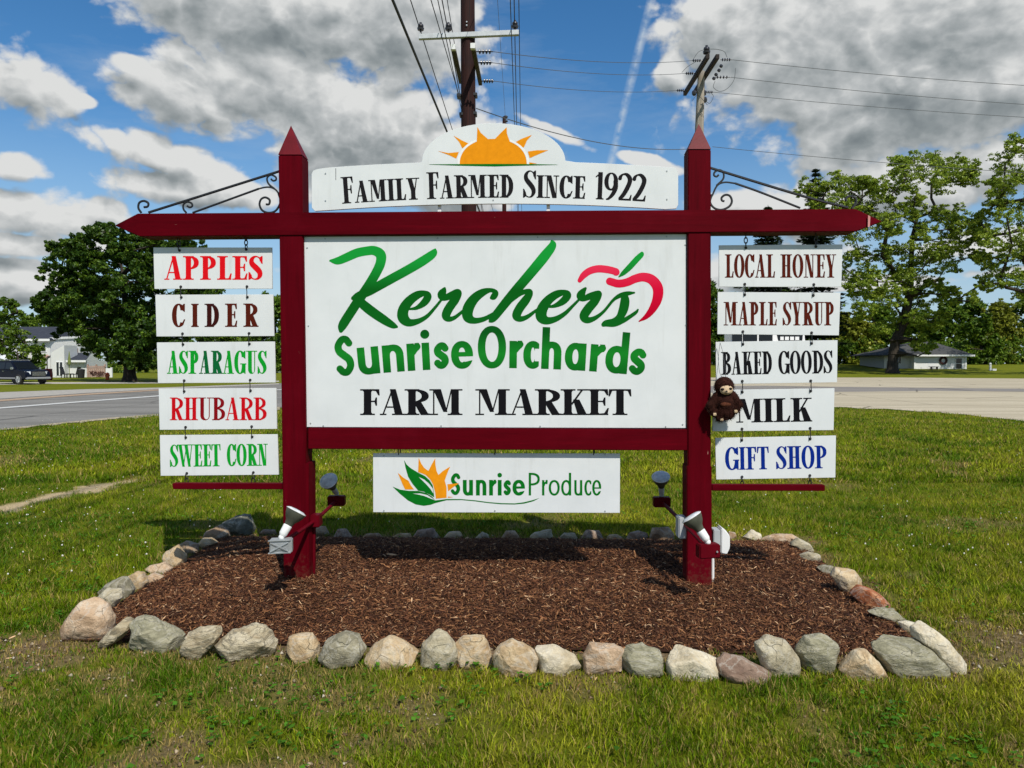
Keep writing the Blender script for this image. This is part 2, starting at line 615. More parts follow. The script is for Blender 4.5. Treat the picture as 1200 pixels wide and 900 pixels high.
def wood(name, c0, c1, grain=(30, 30, 1.2)):
    m, N = new_mat(name)
    v = N.n('ShaderNodeTexCoord').outputs['Object']
    g = N.noise(N.n('ShaderNodeMapping', i={0: v, 3: grain}).outputs[0], 1.0, 6, 0.65)
    return finish(m, N, N.ramp(g, [(0.35, c0), (0.65, c1)]), 0.8, g, 0.6, 0.02, 0.25)


M['pole_brown'] = wood('creosoted_pole', (0.012, 0.004, 0.004), (0.036, 0.009, 0.007))
M['pole_grey'] = wood('weathered_grey_pole', (0.14, 0.115, 0.09), (0.42, 0.38, 0.32))
M['arm_dark'] = wood('dark_crossarm', (0.012, 0.010, 0.009), (0.04, 0.032, 0.028))
M['arm_grey'] = plain('pale_crossarm', (0.50, 0.53, 0.56), 0.6, 0.1)
M['bark'] = wood('tree_bark', (0.018, 0.014, 0.010), (0.06, 0.048, 0.036), (9, 9, 1.5))


def foliage(name, c0, c1, c2):
    m, N = new_mat(name)
    a = N.n('ShaderNodeVertexColor', layer_name='tint').outputs[0]
    s_ = N.n('ShaderNodeSeparateColor', i={0: a}).outputs[0]
    c = N.ramp(s_, [(0.0, c0), (0.55, c1), (1.0, c2)])
    d = N.n('ShaderNodeBsdfDiffuse', i={0: c})
    t = N.n('ShaderNodeBsdfTranslucent', i={0: N.mix(0.5, c, c2)})
    g = N.n('ShaderNodeBsdfGlossy', i={0: (0.5, 0.5, 0.5, 1), 1: 0.42})
    x = N.n('ShaderNodeMixShader', i={0: 0.25, 1: d.outputs[0], 2: t.outputs[0]})
    x2 = N.n('ShaderNodeMixShader', i={0: 0.025, 1: x.outputs[0], 2: g.outputs[0]})
    N.link(x2.outputs[0], N.n('ShaderNodeOutputMaterial').inputs[0])
    return m


M['leaf_maple'] = foliage('maple_leaves', (0.008, 0.022, 0.004), (0.035, 0.082, 0.008), (0.135, 0.215, 0.018))
M['leaf_locust'] = foliage('light_green_leaves', (0.05, 0.095, 0.010), (0.18, 0.265, 0.024), (0.40, 0.47, 0.06))
M['leaf_wood'] = foliage('woodland_leaves', (0.018, 0.045, 0.006), (0.075, 0.145, 0.012), (0.22, 0.30, 0.030))
M['leaf_gold'] = foliage('yellowish_leaves', (0.05, 0.065, 0.008), (0.17, 0.20, 0.018), (0.33, 0.34, 0.04))
M['needle'] = foliage('conifer_needles', (0.008, 0.016, 0.009), (0.020, 0.040, 0.018), (0.05, 0.08, 0.03))
def grass_mat():
    m, N = new_mat('lawn_grass_blades')
    c = N.n('ShaderNodeVertexColor', layer_name='tint').outputs[0]
    d = N.n('ShaderNodeBsdfDiffuse', i={0: c})
    t = N.n('ShaderNodeBsdfTranslucent', i={0: c})
    x = N.n('ShaderNodeMixShader', i={0: 0.28, 1: d.outputs[0], 2: t.outputs[0]})
    g = N.n('ShaderNodeBsdfGlossy', i={0: (0.6, 0.6, 0.6, 1), 1: 0.5})
    x2 = N.n('ShaderNodeMixShader', i={0: 0.012, 1: x.outputs[0], 2: g.outputs[0]})
    N.link(x2.outputs[0], N.n('ShaderNodeOutputMaterial').inputs[0])
    return m


M['grass'] = grass_mat()

# ------------------------------------------------------------------ the setting: ground, road, bed
BED = [(-2.33, 3.88), (2.07, 3.66), (2.30, 5.95), (-2.40, 6.12)]     # FL FR BR BL


def bed_inside(x, y):
    """signed distance to the bed's outline, positive inside"""
    d = np.full(np.shape(x), 1e9)
    for i in range(4):
        (x0, y0), (x1, y1) = BED[i], BED[(i + 1) % 4]
        ln = math.hypot(x1 - x0, y1 - y0)
        d = np.minimum(d, ((x1 - x0) * (y - y0) - (y1 - y0) * (x - x0)) / ln)
    return d


def mound(x, y):
    d = bed_inside(x, y)
    return 0.008 + 0.052 * sstep(0.0, 0.85, d) + 0.058 * sstep(4.78, 5.35, np.asarray(y, float)) * sstep(0.0, 0.45, d) + 0.045 * (fbm(np.asarray(x) * 3, np.asarray(y) * 3, 5) - 0.5) * sstep(0, 0.3, d)


def rise(x, y):
    return 1.35 * sstep(84, 112, y) * sstep(4, 16, x) + 0.02 * 0


PATH = [gd(-40, 606), gd(10, 595), gd(60, 583), gd(100, 574), gd(135, 566), gd(190, 556)]
PATH = [(p.x, p.y) for p in PATH]


def path_dist(x, y):
    d = np.full(np.shape(x), 1e9)
    for (x0, y0), (x1, y1) in zip(PATH, PATH[1:]):
        t = np.clip(((x - x0) * (x1 - x0) + (y - y0) * (y1 - y0)) / ((x1 - x0) ** 2 + (y1 - y0) ** 2), 0, 1)
        d = np.minimum(d, np.hypot(x - x0 - t * (x1 - x0), (y - y0 - t * (y1 - y0)) * 0.8))
    return d


def dirt(x, y):
    """0 lawn .. 1 bare soil"""
    x = np.asarray(x, float)
    y = np.asarray(y, float)
    n = fbm(x * 4.5, y * 4.5, 11)
    out = -bed_inside(x, y)
    front = (y < 3.9)
    b = sstep(0.34, 0.02, out - (n - 0.5) * 0.5) * np.where(front, 1.0, 0.62)
    p = sstep(0.21, 0.08, path_dist(x, y) + (n - 0.5) * 0.46) * sstep(9.9, 8.6, y)
    c = sstep(0.6, 0.1, np.hypot(x - 2.55, y - 3.85) + (n - 0.5) * 1.3) * 0.85
    c2 = sstep(0.42, 0.1, np.hypot(x + 2.5, y - 3.65) + (n - 0.5) * 1.0) * 0.85
    s = sstep(0.60, 0.74, fbm(x * 1.6 + 7, y * 1.6, 23)) * 0.75 * sstep(5.0, 3.2, y)
    s2 = sstep(0.66, 0.78, fbm(x * 1.1 + 3, y * 0.9, 29)) * 0.5
    return np.clip(np.maximum.reduce([b, p, c, c2, s, s2]), 0, 1)


def lawn_tint(x, y, n):
    """blade base colour by place"""
    a = fbm(x * 0.9, y * 0.9, 41)
    b = fbm(x * 4, y * 4, 43)
    lush = np.array([0.072, 0.150, 0.004])
    mid = np.array([0.165, 0.232, 0.005])
    yel = np.array([0.34, 0.345, 0.022])
    straw = np.array([0.46, 0.34, 0.11])
    side = sstep(-1.2, 2.5, x)           # the lawn on the right is mown drier
    t = np.clip((a - 0.5) * 2.2 + (b - 0.5) * 1.3 + 0.22 + 0.26 * side + 0.16 * sstep(4.2, 3.2, y) + rng.normal(0, 0.22, n), 0, 1)[:, None]
    c = np.where(t < 0.5, lush + (mid - lush) * t * 2, mid + (yel - mid) * (t * 2 - 1))
    pst = 0.09 + 0.60 * dirt(x, y) + 0.12 * sstep(0.5, 0.75, b) + 0.06 * sstep(4.2, 3.2, y)
    dry = (rng.random(n) < pst)[:, None]
    return np.where(dry, straw * rng.uniform(0.45, 1.05, (n, 1)), c * rng.uniform(0.32, 1.50, (n, 1)))


def ground_mat():
    m, N = new_mat('lawn_ground')
    pos = N.n('ShaderNodeNewGeometry').outputs['Position']
    d = N.n('ShaderNodeSeparateColor', i={0: N.n('ShaderNodeVertexColor', layer_name='tint').outputs[0]})
    fine = N.noise(pos, 38, 6, 0.7)
    mid = N.noise(pos, 3.5, 4, 0.6)
    big = N.noise(pos, 0.35, 4, 0.6)
    g = N.ramp(fine, [(0.25, (0.020, 0.032, 0.002)), (0.5, (0.095, 0.115, 0.005)), (0.8, (0.23, 0.23, 0.018))])
    g2 = N.ramp(mid, [(0.3, (0.072, 0.110, 0.004)), (0.7, (0.18, 0.185, 0.010))])
    g = N.mix(0.5, g, g2)
    g = N.mix(N.n('ShaderNodeMapRange', i={0: big, 1: 0.35, 2: 0.7, 4: 0.55}).outputs[0], g, (0.185, 0.19, 0.012))
    soil = N.ramp(N.noise(pos, 26, 6, 0.7), [(0.25, (0.075, 0.048, 0.026)), (0.55, (0.21, 0.145, 0.085)), (0.8, (0.36, 0.28, 0.18))])
    pale = N.ramp(N.noise(pos, 40, 5, 0.7), [(0.3, (0.40, 0.29, 0.16)), (0.7, (0.62, 0.50, 0.31))])
    soil = N.mix(d.outputs[1], soil, pale)
    c = N.mix(d.outputs[0], g, soil)
    return finish(m, N, c, 0.95, fine, 0.9, 0.03, 0.1)


M['ground'] = ground_mat()


def spaced(lo, hi, step, far, grow=1.22):
    a = list(np.arange(lo, hi + 1e-6, step))
    s = step
    v = hi
    while v < far:
        s *= grow
        v += s
        a.append(v)
    return a


gx = spaced(0, 6.5, 0.10, 2200)
gx = np.array([-v for v in gx[:0:-1]] + gx)
gy = spaced(1.2, 10.5, 0.10, 3000)
gy = np.array([-3000, -800, -200, -60, -15, -4, -1, 0.4] + gy)
X, Y = np.meshgrid(gx, gy)
x, y = X.ravel(), Y.ravel()
z = rise(x, y) - 0.004
z = np.where(bed_inside(x, y) > 0.05, -0.03, z)
nx, ny = len(gx), len(gy)
idx = np.arange(nx * ny).reshape(ny, nx)
Fq = np.stack([idx[:-1, :-1].ravel(), idx[:-1, 1:].ravel(), idx[1:, 1:].ravel(), idx[1:, :-1].ravel()], 1)
near = (np.abs(x) < 9) & (y > 1) & (y < 14)
dv = np.where(near, dirt(x, y), 0.0)
pv = np.where(near, sstep(0.5, 0.2, path_dist(x, y)), 0.0)
tag(mesh_np('lawn_ground', np.stack([x, y, z], 1), Fq, M['ground'], cols=np.stack([dv, pv, dv * 0], 1)), kind='structure')


def asphalt_mat(name, c0, c1, c2):
    m, N = new_mat(name)
    pos = N.n('ShaderNodeNewGeometry').outputs['Position']
    fine = N.noise(pos, 14, 6, 0.75)
    str_ = N.noise(N.n('ShaderNodeMapping', i={0: pos, 3: (0.07, 0.75, 1)}).outputs[0], 1.0, 6, 0.7)
    c = N.ramp(fine, [(0.3, c0), (0.6, c1), (0.8, c2)])
    c = N.mix(N.n('ShaderNodeMapRange', i={0: str_, 1: 0.42, 2: 0.62, 4: 0.85}).outputs[0], c, c0)
    crack = N.n('ShaderNodeTexVoronoi', feature='DISTANCE_TO_EDGE', i={'Vector': N.n('ShaderNodeMapping', i={0: pos, 3: (0.22, 0.16, 1)}).outputs[0], 'Scale': 1.0}).outputs['Distance']
    c = N.mix(N.n('ShaderNodeMapRange', i={0: crack, 1: 0.012, 2: 0.004, 4: 0.7}).outputs[0], c, tuple(q * 0.35 for q in c0))
    return finish(m, N, c, 0.9, fine, 0.4, 0.01, 0.2)


M['asphalt'] = asphalt_mat('grey_asphalt', (0.15, 0.145, 0.13), (0.245, 0.235, 0.215), (0.34, 0.325, 0.295))
M['lot'] = asphalt_mat('pale_gravelled_asphalt', (0.35, 0.30, 0.21), (0.53, 0.47, 0.345), (0.68, 0.61, 0.47))
M['concrete'] = plain('pale_concrete', (0.45, 0.42, 0.36), 0.9, 0.1, 2)
M['rub_y'] = plain('faded_orange_line_paint', (0.40, 0.28, 0.18), 0.8, 0.15, 6)
M['rub_w'] = plain('white_line_paint', (0.56, 0.56, 0.53), 0.7, 0.1, 6)


def sheet(name, px, mat, z, kind='structure', parent=None):
    pts = [gd(a, b, z) for a, b in px]
    o = mesh_np(name, [tuple(p) for p in pts], [list(range(len(pts)))], mat, parent)
    if parent is None:
        tag(o, kind=kind)
    return o


road_near = [(-900, 560), (-300, 520), (0, 503.5), (60, 497), (130, 490), (185, 486), (240, 482), (327, 477.5)]
road_far = [(327, 449), (190, 454), (100, 456), (0, 459.5), (-300, 470), (-900, 490)]
sheet('road', road_near + [(560, 473), (640, 448)] + road_far, M['asphalt'], 0.004)
M['gravel'] = plain('pale_shoulder_gravel', (0.42, 0.36, 0.26), 0.95, 0.25, 9, 0.6, 30, 0.1, bdist=0.02)
_sr = np.random.default_rng(12)
sh_top, sh_bot = [], []
for xx in np.arange(-60, 331, 4.0):
    yy = float(np.interp(xx, [a for a, b in road_near], [b for a, b in road_near]))
    sh_top.append((xx, yy - 0.8))
    w_ = max(0.15, 2.6 * float(vnoise(xx / 16.0, 3.3, 5)) + _sr.normal(0, 0.35) - 0.4) * (1.0 + (xx > 140) * 0.5)
    sh_bot.append((xx, yy + w_))
pts_ = [gd(a, b, 0.0065) for a, b in sh_top] + [gd(a, b, 0.0065) for a, b in sh_bot]
k_n = len(sh_top)
tag(mesh_np('road_shoulder', [tuple(p) for p in pts_], [[i, i + 1, k_n + i + 1, k_n + i] for i in range(k_n - 1)], M['gravel']), kind='structure')
M['far_sh'] = plain('pale_far_shoulder', (0.37, 0.345, 0.30), 0.9, 0.12, 5)
sheet('far_shoulder', [(-900, 506), (-300, 478), (0, 467.2), (100, 460.6), (190, 455.8), (327, 450.5), (327, 449.1), (190, 454.1), (100, 456.2), (0, 459.8), (-300, 470.5), (-900, 491)], M['far_sh'], 0.0135)

lot = [(520, 474), (640, 471.5), (760, 473), (860, 475), (980, 477.5), (1040, 479.5), (1100, 483), (1160, 489), (1205, 494), (1420, 540), (2100, 640),
       (2100, 452), (1420, 444.5), (1200, 443.6), (1060, 442.4), (985, 441.8), (835, 441.4), (640, 441.4), (330, 441.8)]
rng2 = np.random.default_rng(3)
lotp = []
for (a, b), (c, d) in zip(lot, lot[1:] + lot[:1]):
    k = max(1, int(abs(c - a) / 12)) if b > 470 and d > 470 and abs(a) < 1300 else 1
    for q in range(k):
        t = q / k
        lotp.append((a + (c - a) * t, b + (d - b) * t + (rng2.normal(0, 0.5) if k > 1 else 0)))
sheet('parking_lot', lotp, M['lot'], 0.008)
# darker rubbed strip across the lot and the painted lines of the road
sheet('road_crossing_lot', [(330, 456), (640, 453), (900, 452.0), (1000, 453.5), (1200, 455.5), (1500, 459), (1500, 463), (1200, 459.0), (1100, 458.0), (1000, 459.0), (900, 459.5), (640, 462), (330, 468)],
      asphalt_mat('old_lane_asphalt', (0.17, 0.155, 0.14), (0.27, 0.25, 0.225), (0.36, 0.34, 0.31)), 0.012)
sheet('white_edge_line', [(-300, 503.5), (0, 477.3), (100, 469.6), (190, 463.0), (330, 456.1), (330, 456.9), (190, 464.1), (100, 470.9), (0, 478.8), (-300, 506.5)], M['rub_w'], 0.017)
sheet('centre_line', [(-300, 481), (0, 468.3), (100, 461.3), (190, 456.2), (190, 457.3), (100, 462.9), (0, 470.2), (-300, 484)], M['rub_y'], 0.016)
sheet('driveway', [(-200, 452.2), (40, 450.4), (60, 449.8), (186, 449.2), (327, 447.4), (327, 446.2), (186, 447.6), (100, 447.8), (50, 447.9), (-200, 448.6)], M['concrete'], 0.010)

# ---- mulch bed
M['mulch_base'] = plain('dark_mulch_soil', (0.045, 0.020, 0.012), 0.95, 0.25, 30, 0.8, 60, 0.1, bdist=0.02)


def bilin(u, v):
    (ax, ay), (bx, by), (cx, cy), (dx, dy) = BED
    return ((1 - u) * (1 - v) * ax + u * (1 - v) * bx + u * v * cx + (1 - u) * v * dx,
            (1 - u) * (1 - v) * ay + u * (1 - v) * by + u * v * cy + (1 - u) * v * dy)


U, V = np.meshgrid(np.linspace(-0.005, 1.005, 150), np.linspace(-0.02, 1.02, 110))
x, y = bilin(U.ravel(), V.ravel())
idx = np.arange(U.size).reshape(U.shape)
Fq = np.stack([idx[:-1, :-1].ravel(), idx[:-1, 1:].ravel(), idx[1:, 1:].ravel(), idx[1:, :-1].ravel()], 1)
tag(mesh_np('mulch_bed', np.stack([x, y, mound(x, y)], 1), Fq, M['mulch_base'], smooth=True), kind='structure')


def chip_mat():
    m, N = new_mat('shredded_bark_chips')
    c = N.n('ShaderNodeVertexColor', layer_name='tint').outputs[0]
    return finish(m, N, c, 0.75, None, spec=0.25)


M['chips'] = chip_mat()
n = 150000
u, v = rng.uniform(0.0, 1.0, n), rng.uniform(-0.01, 1.0, n)
x, y = bilin(u, v)
z = mound(x, y) + rng.uniform(0.000, 0.018, n) + 0.012 * (fbm(x * 11, y * 11, 15) - 0.5)
L = rng.gamma(2.2, 0.0068, n) + 0.005
wd_ = L * rng.uniform(0.07, 0.20, n) + 0.0010
ang = rng.uniform(0, 2 * np.pi, n)
pit = rng.normal(0, 0.38, n)
roll = rng.normal(0, 0.6, n)
dx = np.stack([np.cos(ang) * np.cos(pit), np.sin(ang) * np.cos(pit), np.sin(pit)], 1)
sx = np.stack([-np.sin(ang) * np.cos(roll), np.cos(ang) * np.cos(roll), np.sin(roll)], 1)
nz = np.cross(dx, sx)
c = np.stack([x, y, z], 1)
bend = rng.normal(0, 0.10, n)[:, None] * L[:, None]
a0 = c - dx * L[:, None] * 0.5
a1 = c + dx * L[:, None] * 0.5
# a sliver with a ridge: 6 vertices, 4 quads
P = np.stack([a0 - sx * wd_[:, None] * 0.3, a0 + sx * wd_[:, None] * 0.3,
              c - sx * wd_[:, None] * 0.5 + nz * bend, c + sx * wd_[:, None] * 0.5 + nz * bend,
              a1 - sx * wd_[:, None] * 0.2, a1 + sx * wd_[:, None] * 0.2,
              c + nz * (bend + wd_[:, None] * 0.45)], 1)
base = (np.arange(n) * 7)[:, None]
T = np.array([[0, 1, 6], [0, 6, 2], [1, 3, 6], [2, 6, 4], [3, 5, 6], [4, 6, 5]])
Ft = (base[:, None, :] + T[None]).reshape(-1, 3)
pal = np.array([[0.036, 0.012, 0.005], [0.095, 0.035, 0.014], [0.16, 0.065, 0.026], [0.27, 0.13, 0.055], [0.50, 0.32, 0.18]])
pk = rng.choice(5, n, p=[0.24, 0.33, 0.27, 0.125, 0.035])
cc = pal[pk] * rng.uniform(0.7, 1.3, (n, 1)) * (0.75 + 0.5 * fbm(x * 1.3, y * 1.3, 77))[:, None]
# stray bits of bark that spilled past the stones
ns = 5200
ux, uy = rng.uniform(-2.75, 2.75, ns * 3), rng.uniform(3.25, 6.5, ns * 3)
dd_ = -bed_inside(ux, uy)
kp = (dd_ > 0.0) & (dd_ < 0.55) & (rng.random(ns * 3) < np.exp(-dd_ * 5.5)) & (dirt(ux, uy) > 0.15)
src = rng.choice(n, kp.sum())
mv = np.stack([ux[kp] - x[src], uy[kp] - y[src], 0.004 + rng.uniform(0, .012, kp.sum()) - z[src]], 1)
P2_ = P[src] + mv[:, None, :]
P = np.concatenate([P, P2_])
cc = np.concatenate([cc, cc[src] * 1.15])
Ft = ((np.arange(len(P)) * 7)[:, None, None] + T[None]).reshape(-1, 3)
tag(mesh_np('bark_mulch', P.reshape(-1, 3), Ft, M['chips'], cols=np.repeat(cc, 7, 0)), 'reddish brown shredded bark mulch filling the stone edged bed', 'mulch', kind='stuff')

# ---- grass blades and clover


def blades(n, ymin, ymax, ln, wd, xmax=None, near=True, power=1.0):
    y = ymin + (ymax - ymin) * rng.random(n) ** power
    half = np.maximum(0.76 * y + 0.7, 1.5)
    x = rng.uniform(-1, 1, n) * half
    keep = bed_inside(x, y) < -0.02
    dd = dirt(x, y)
    keep &= rng.random(n) > np.maximum(dd * 0.78, 1.15 * dd * (path_dist(x, y) < .4))
    # clumps
    keep &= rng.random(n) < 0.30 + 0.9 * sstep(0.36, 0.60, fbm(x * 8, y * 8, 61))
    # not on the road
    yn = np.interp(x / np.maximum(y, 0.1) * F + 600, [-900, 0, 185, 327, 980, 1100, 1200, 1420], [560, 503.5, 486, 477.5, 477.5, 483, 493, 540])
    keep &= (HZ + CH * F / y) > yn + 0.2 + np.where(x < 0, 2.6 * vnoise(x / np.maximum(y, .1) * F / 16.0 + 600 / 16.0, np.full(len(x), 3.3), 5) - 1.0, 0.0).clip(0) * (rng.random(n) < 0.8)
    x, y, dd = x[keep], y[keep], dd[keep]
    n = len(x)
    z = np.zeros(n) - 0.004
    tall = 0.45 + 0.65 * fbm(x * 2.2, y * 2.2, 71) + 0.65 * sstep(0.45, 0.7, fbm(x * 9, y * 9, 72))
    h = rng.uniform(0.55, 1.2, n) * ln * tall * (1 - 0.45 * dd)
    w = wd * rng.uniform(0.6, 1.25, n)
    a = rng.uniform(0, 2 * np.pi, n)
    lean = rng.uniform(0.15, 1.0, n) * h
    la = rng.uniform(0, 2 * np.pi, n)
    px_, py_ = np.cos(a) * w * 0.5, np.sin(a) * w * 0.5
    lx, ly = np.cos(la) * lean, np.sin(la) * lean
    hz = np.sqrt(np.maximum(h * h - lean * lean * 0.6, 0.0004))
    cols = lawn_tint(x, y, n)
    if near:
        P = np.stack([np.stack([x - px_, y - py_, z], 1), np.stack([x + px_, y + py_, z], 1),
                      np.stack([x - px_ * .8 + lx * .35, y - py_ * .8 + ly * .35, z + hz * .6], 1),
                      np.stack([x + px_ * .8 + lx * .35, y + py_ * .8 + ly * .35, z + hz * .6], 1),
                      np.stack([x + lx, y + ly, z + hz], 1)], 1)
        T = np.array([[0, 1, 3], [0, 3, 2], [2, 3, 4]])
        k = 5
    else:
        P = np.stack([np.stack([x - px_, y - py_, z], 1), np.stack([x + px_, y + py_, z], 1),
                      np.stack([x + lx, y + ly, z + hz], 1)], 1)
        T = np.array([[0, 1, 2]])
        k = 3
    Ft = ((np.arange(n) * k)[:, None, None] + T[None]).reshape(-1, 3)
    return P.reshape(-1, 3), Ft, np.repeat(cols, k, 0)


for nm, args in (('foreground_grass', dict(n=230000, ymin=2.15, ymax=4.4, ln=0.041, wd=0.0038)),
                 ('lawn_grass', dict(n=330000, ymin=4.0, ymax=9.5, ln=0.052, wd=0.0066, near=False, power=1.25)),
                 ('distant_grass', dict(n=330000, ymin=9.0, ymax=30.0, ln=0.065, wd=0.017, near=False, power=1.4))):
    P, Ft, cs_ = blades(**args)
    tag(mesh_np(nm, P, Ft, M['grass'], cols=cs_), {'foreground_grass': 'uneven mown grass with dry blades in front of the stones',
        'lawn_grass': 'mown green lawn around the mulch bed', 'distant_grass': 'mown lawn running back to the road'}[nm], 'grass', kind='stuff')

# crumbs of soil and small pebbles on the bare patches
n = 26000
y = 2.6 + 3.6 * rng.random(n)
x = rng.uniform(-1, 1, n) * (0.74 * y + 0.4)
dd = dirt(x, y)
k_ = (dd > 0.25) & (rng.random(n) < dd) & (bed_inside(x, y) < 0.0)
x, y = x[k_], y[k_]
n = len(x)
r = rng.gamma(2.0, 0.0022, n) + 0.0015
base_ = np.array([[1, 0, 0], [-.5, .87, 0], [-.5, -.87, 0], [0.1, 0.1, .9], [0, 0, -.6]])
rot = rng.uniform(0, 6.28, n)
cx_c, sx_c = np.cos(rot)[:, None], np.sin(rot)[:, None]
bx, by = base_[:, 0][None], base_[:, 1][None]
P = np.stack([x[:, None] + (bx * cx_c - by * sx_c) * r[:, None], y[:, None] + (bx * sx_c + by * cx_c) * r[:, None] * rng.uniform(.6, 1.2, (n, 1)), 0.002 + base_[:, 2][None] * r[:, None] * rng.uniform(.5, 1.1, (n, 1))], 2)
T = np.array([[0, 1, 3], [1, 2, 3], [2, 0, 3], [1, 0, 4], [2, 1, 4], [0, 2, 4]])
Ft = ((np.arange(n) * 5)[:, None, None] + T[None]).reshape(-1, 3)
pc = np.array([[0.10, 0.065, 0.035], [0.20, 0.14, 0.08], [0.34, 0.27, 0.18], [0.45, 0.40, 0.32]])[rng.choice(4, n, p=[.35, .35, .22, .08])] * rng.uniform(.7, 1.2, (n, 1))
tag(mesh_np('soil_crumbs', P.reshape(-1, 3), Ft, M['chips'], cols=np.repeat(pc, 5, 0)), 'crumbled soil and tiny pebbles on the bare patches by the stones', 'soil', kind='stuff')

# broad leaved weeds and clover leaves in the turf
n = 5500
y = 2.2 + 6.5 * rng.random(n) ** 1.3
x = rng.uniform(-1, 1, n) * (0.76 * y + 0.6)
k_ = (bed_inside(x, y) < -0.03) & (fbm(x * 1.3 + 9, y * 1.3, 93) > 0.52) & (rng.random(n) > dirt(x, y))
x, y = x[k_], y[k_]
n = len(x)
P, Fl, cl = [], [], []
ang = rng.uniform(0, 2 * np.pi, (n, 3))
for j in range(3):
    r = rng.uniform(0.006, 0.014, n)
    a = ang[:, 0] + j * 2.1
    zc = rng.uniform(0.012, 0.045, n)
    ox, oy = x + np.cos(a) * r, y + np.sin(a) * r
    q = np.stack([np.stack([ox + np.cos(a + b) * r, oy + np.sin(a + b) * r, zc + rng.normal(0, 0.003, n)], 1) for b in (0, 1.57, 3.14, 4.71)], 1)
    P.append(q.reshape(-1, 3))
P = np.concatenate(P)
Fq = np.arange(len(P)).reshape(-1, 4)
cc = np.repeat(np.array([[0.055, 0.15, 0.012]]) * rng.uniform(0.6, 1.7, (len(Fq), 1)), 4, 0)
tag(mesh_np('clover_leaves', P, Fq, M['grass'], cols=cc), 'low clover and weed leaves scattered in the turf', 'clover', kind='stuff')
n = 1100
y = 3.6 + 16 * rng.random(n) ** 1.25
x = rng.uniform(-1, 1, n) * (0.76 * y)
k_ = (bed_inside(x, y) < -0.15) & (fbm(x * 0.5 + 2, y * 0.5, 95) + 0.16 * sstep(1, -4, x) > 0.60)
x, y = x[k_], y[k_]
mb = MB()
for a, b in zip(x, y):
    r = random.uniform(0.0035, 0.0075)
    mb.ball((a, b, random.uniform(0.035, 0.065)), r, nu=5, nv=3)
tag(mb.build('clover_blossoms', plain('white_clover', (0.72, 0.70, 0.62), 0.9)), 'small white clover blossoms dotted over the lawn', 'clover flowers', kind='stuff')

# ------------------------------------------------------------------ stones of the border


def stone_mat(name, c0, c1, c2, vein=(0.5, 0.48, 0.42), layered=False, amt=0.35):
    m, N = new_mat(name)
    tcn = N.n('ShaderNodeTexCoord').outputs['Object']
    oi = N.n('ShaderNodeObjectInfo').outputs['Random']
    v = N.n('ShaderNodeVectorMath', operation='ADD', i={0: tcn, 1: N.n('ShaderNodeCombineXYZ', i={0: N.math('MULTIPLY', oi, 37.0), 1: oi, 2: N.math('MULTIPLY', oi, 11.0)}).outputs[0]}).outputs[0]
    if layered:
        v = N.n('ShaderNodeMapping', i={0: v, 2: (0.3, 0.5, 0.2), 3: (1, 1, 3.5)}).outputs[0]
    a = N.noise(v, 9, 6, 0.65, 0.6)
    b = N.noise(v, 85, 4, 0.7)
    c = N.ramp(a, [(0.3, c0), (0.5, c1), (0.72, c2)])
    c = N.mix(N.n('ShaderNodeMapRange', i={0: b, 1: 0.35, 2: 0.7, 3: 0.0, 4: 0.55}).outputs[0], c, tuple(q * 0.55 for q in c1))
    ve = N.noise(v, 5.5, 5, 0.6, 1.5)
    ve = N.math('ABSOLUTE', N.math('SUBTRACT', ve, 0.5))
    c = N.mix(N.n('ShaderNodeMapRange', i={0: ve, 1: 0.035, 2: 0.008, 4: amt}).outputs[0], c, vein)
    lich = N.noise(v, 16, 5, 0.7)
    c = N.mix(N.n('ShaderNodeMapRange', i={0: lich, 1: 0.60, 2: 0.72, 4: 0.45}).outputs[0], c, c2)
    pit_ = N.noise(v, 34, 5, 0.75)
    c = N.mix(N.n('ShaderNodeMapRange', i={0: pit_, 1: 0.42, 2: 0.30, 4: 0.55}).outputs[0], c, tuple(q * 0.4 for q in c0))
    crk = N.n('ShaderNodeTexVoronoi', feature='DISTANCE_TO_EDGE', i={'Vector': N.n('ShaderNodeVectorMath', operation='MULTIPLY_ADD', i={0: N.n('ShaderNodeTexNoise', i={'Vector': v, 'Scale': 9.0}).outputs['Color'], 1: (.12, .12, .12), 2: v}).outputs[0], 'Scale': 6.5}).outputs['Distance']
    cm_ = N.math('MULTIPLY', N.n('ShaderNodeMapRange', i={0: crk, 1: 0.010, 2: 0.002}).outputs[0], N.n('ShaderNodeMapRange', i={0: a, 1: 0.46, 2: 0.56}).outputs[0])
    c = N.mix(N.math('MULTIPLY', cm_, 0.4), c, tuple(q * 0.3 for q in c0))
    h = N.math('SUBTRACT', N.math('ADD', N.math('ADD', a, N.math('MULTIPLY', b, 0.22)), N.math('MULTIPLY', pit_, 0.45)), N.math('MULTIPLY', cm_, 0.35))
    return finish(m, N, c, 0.85, h, 0.85, 0.02, 0.25)


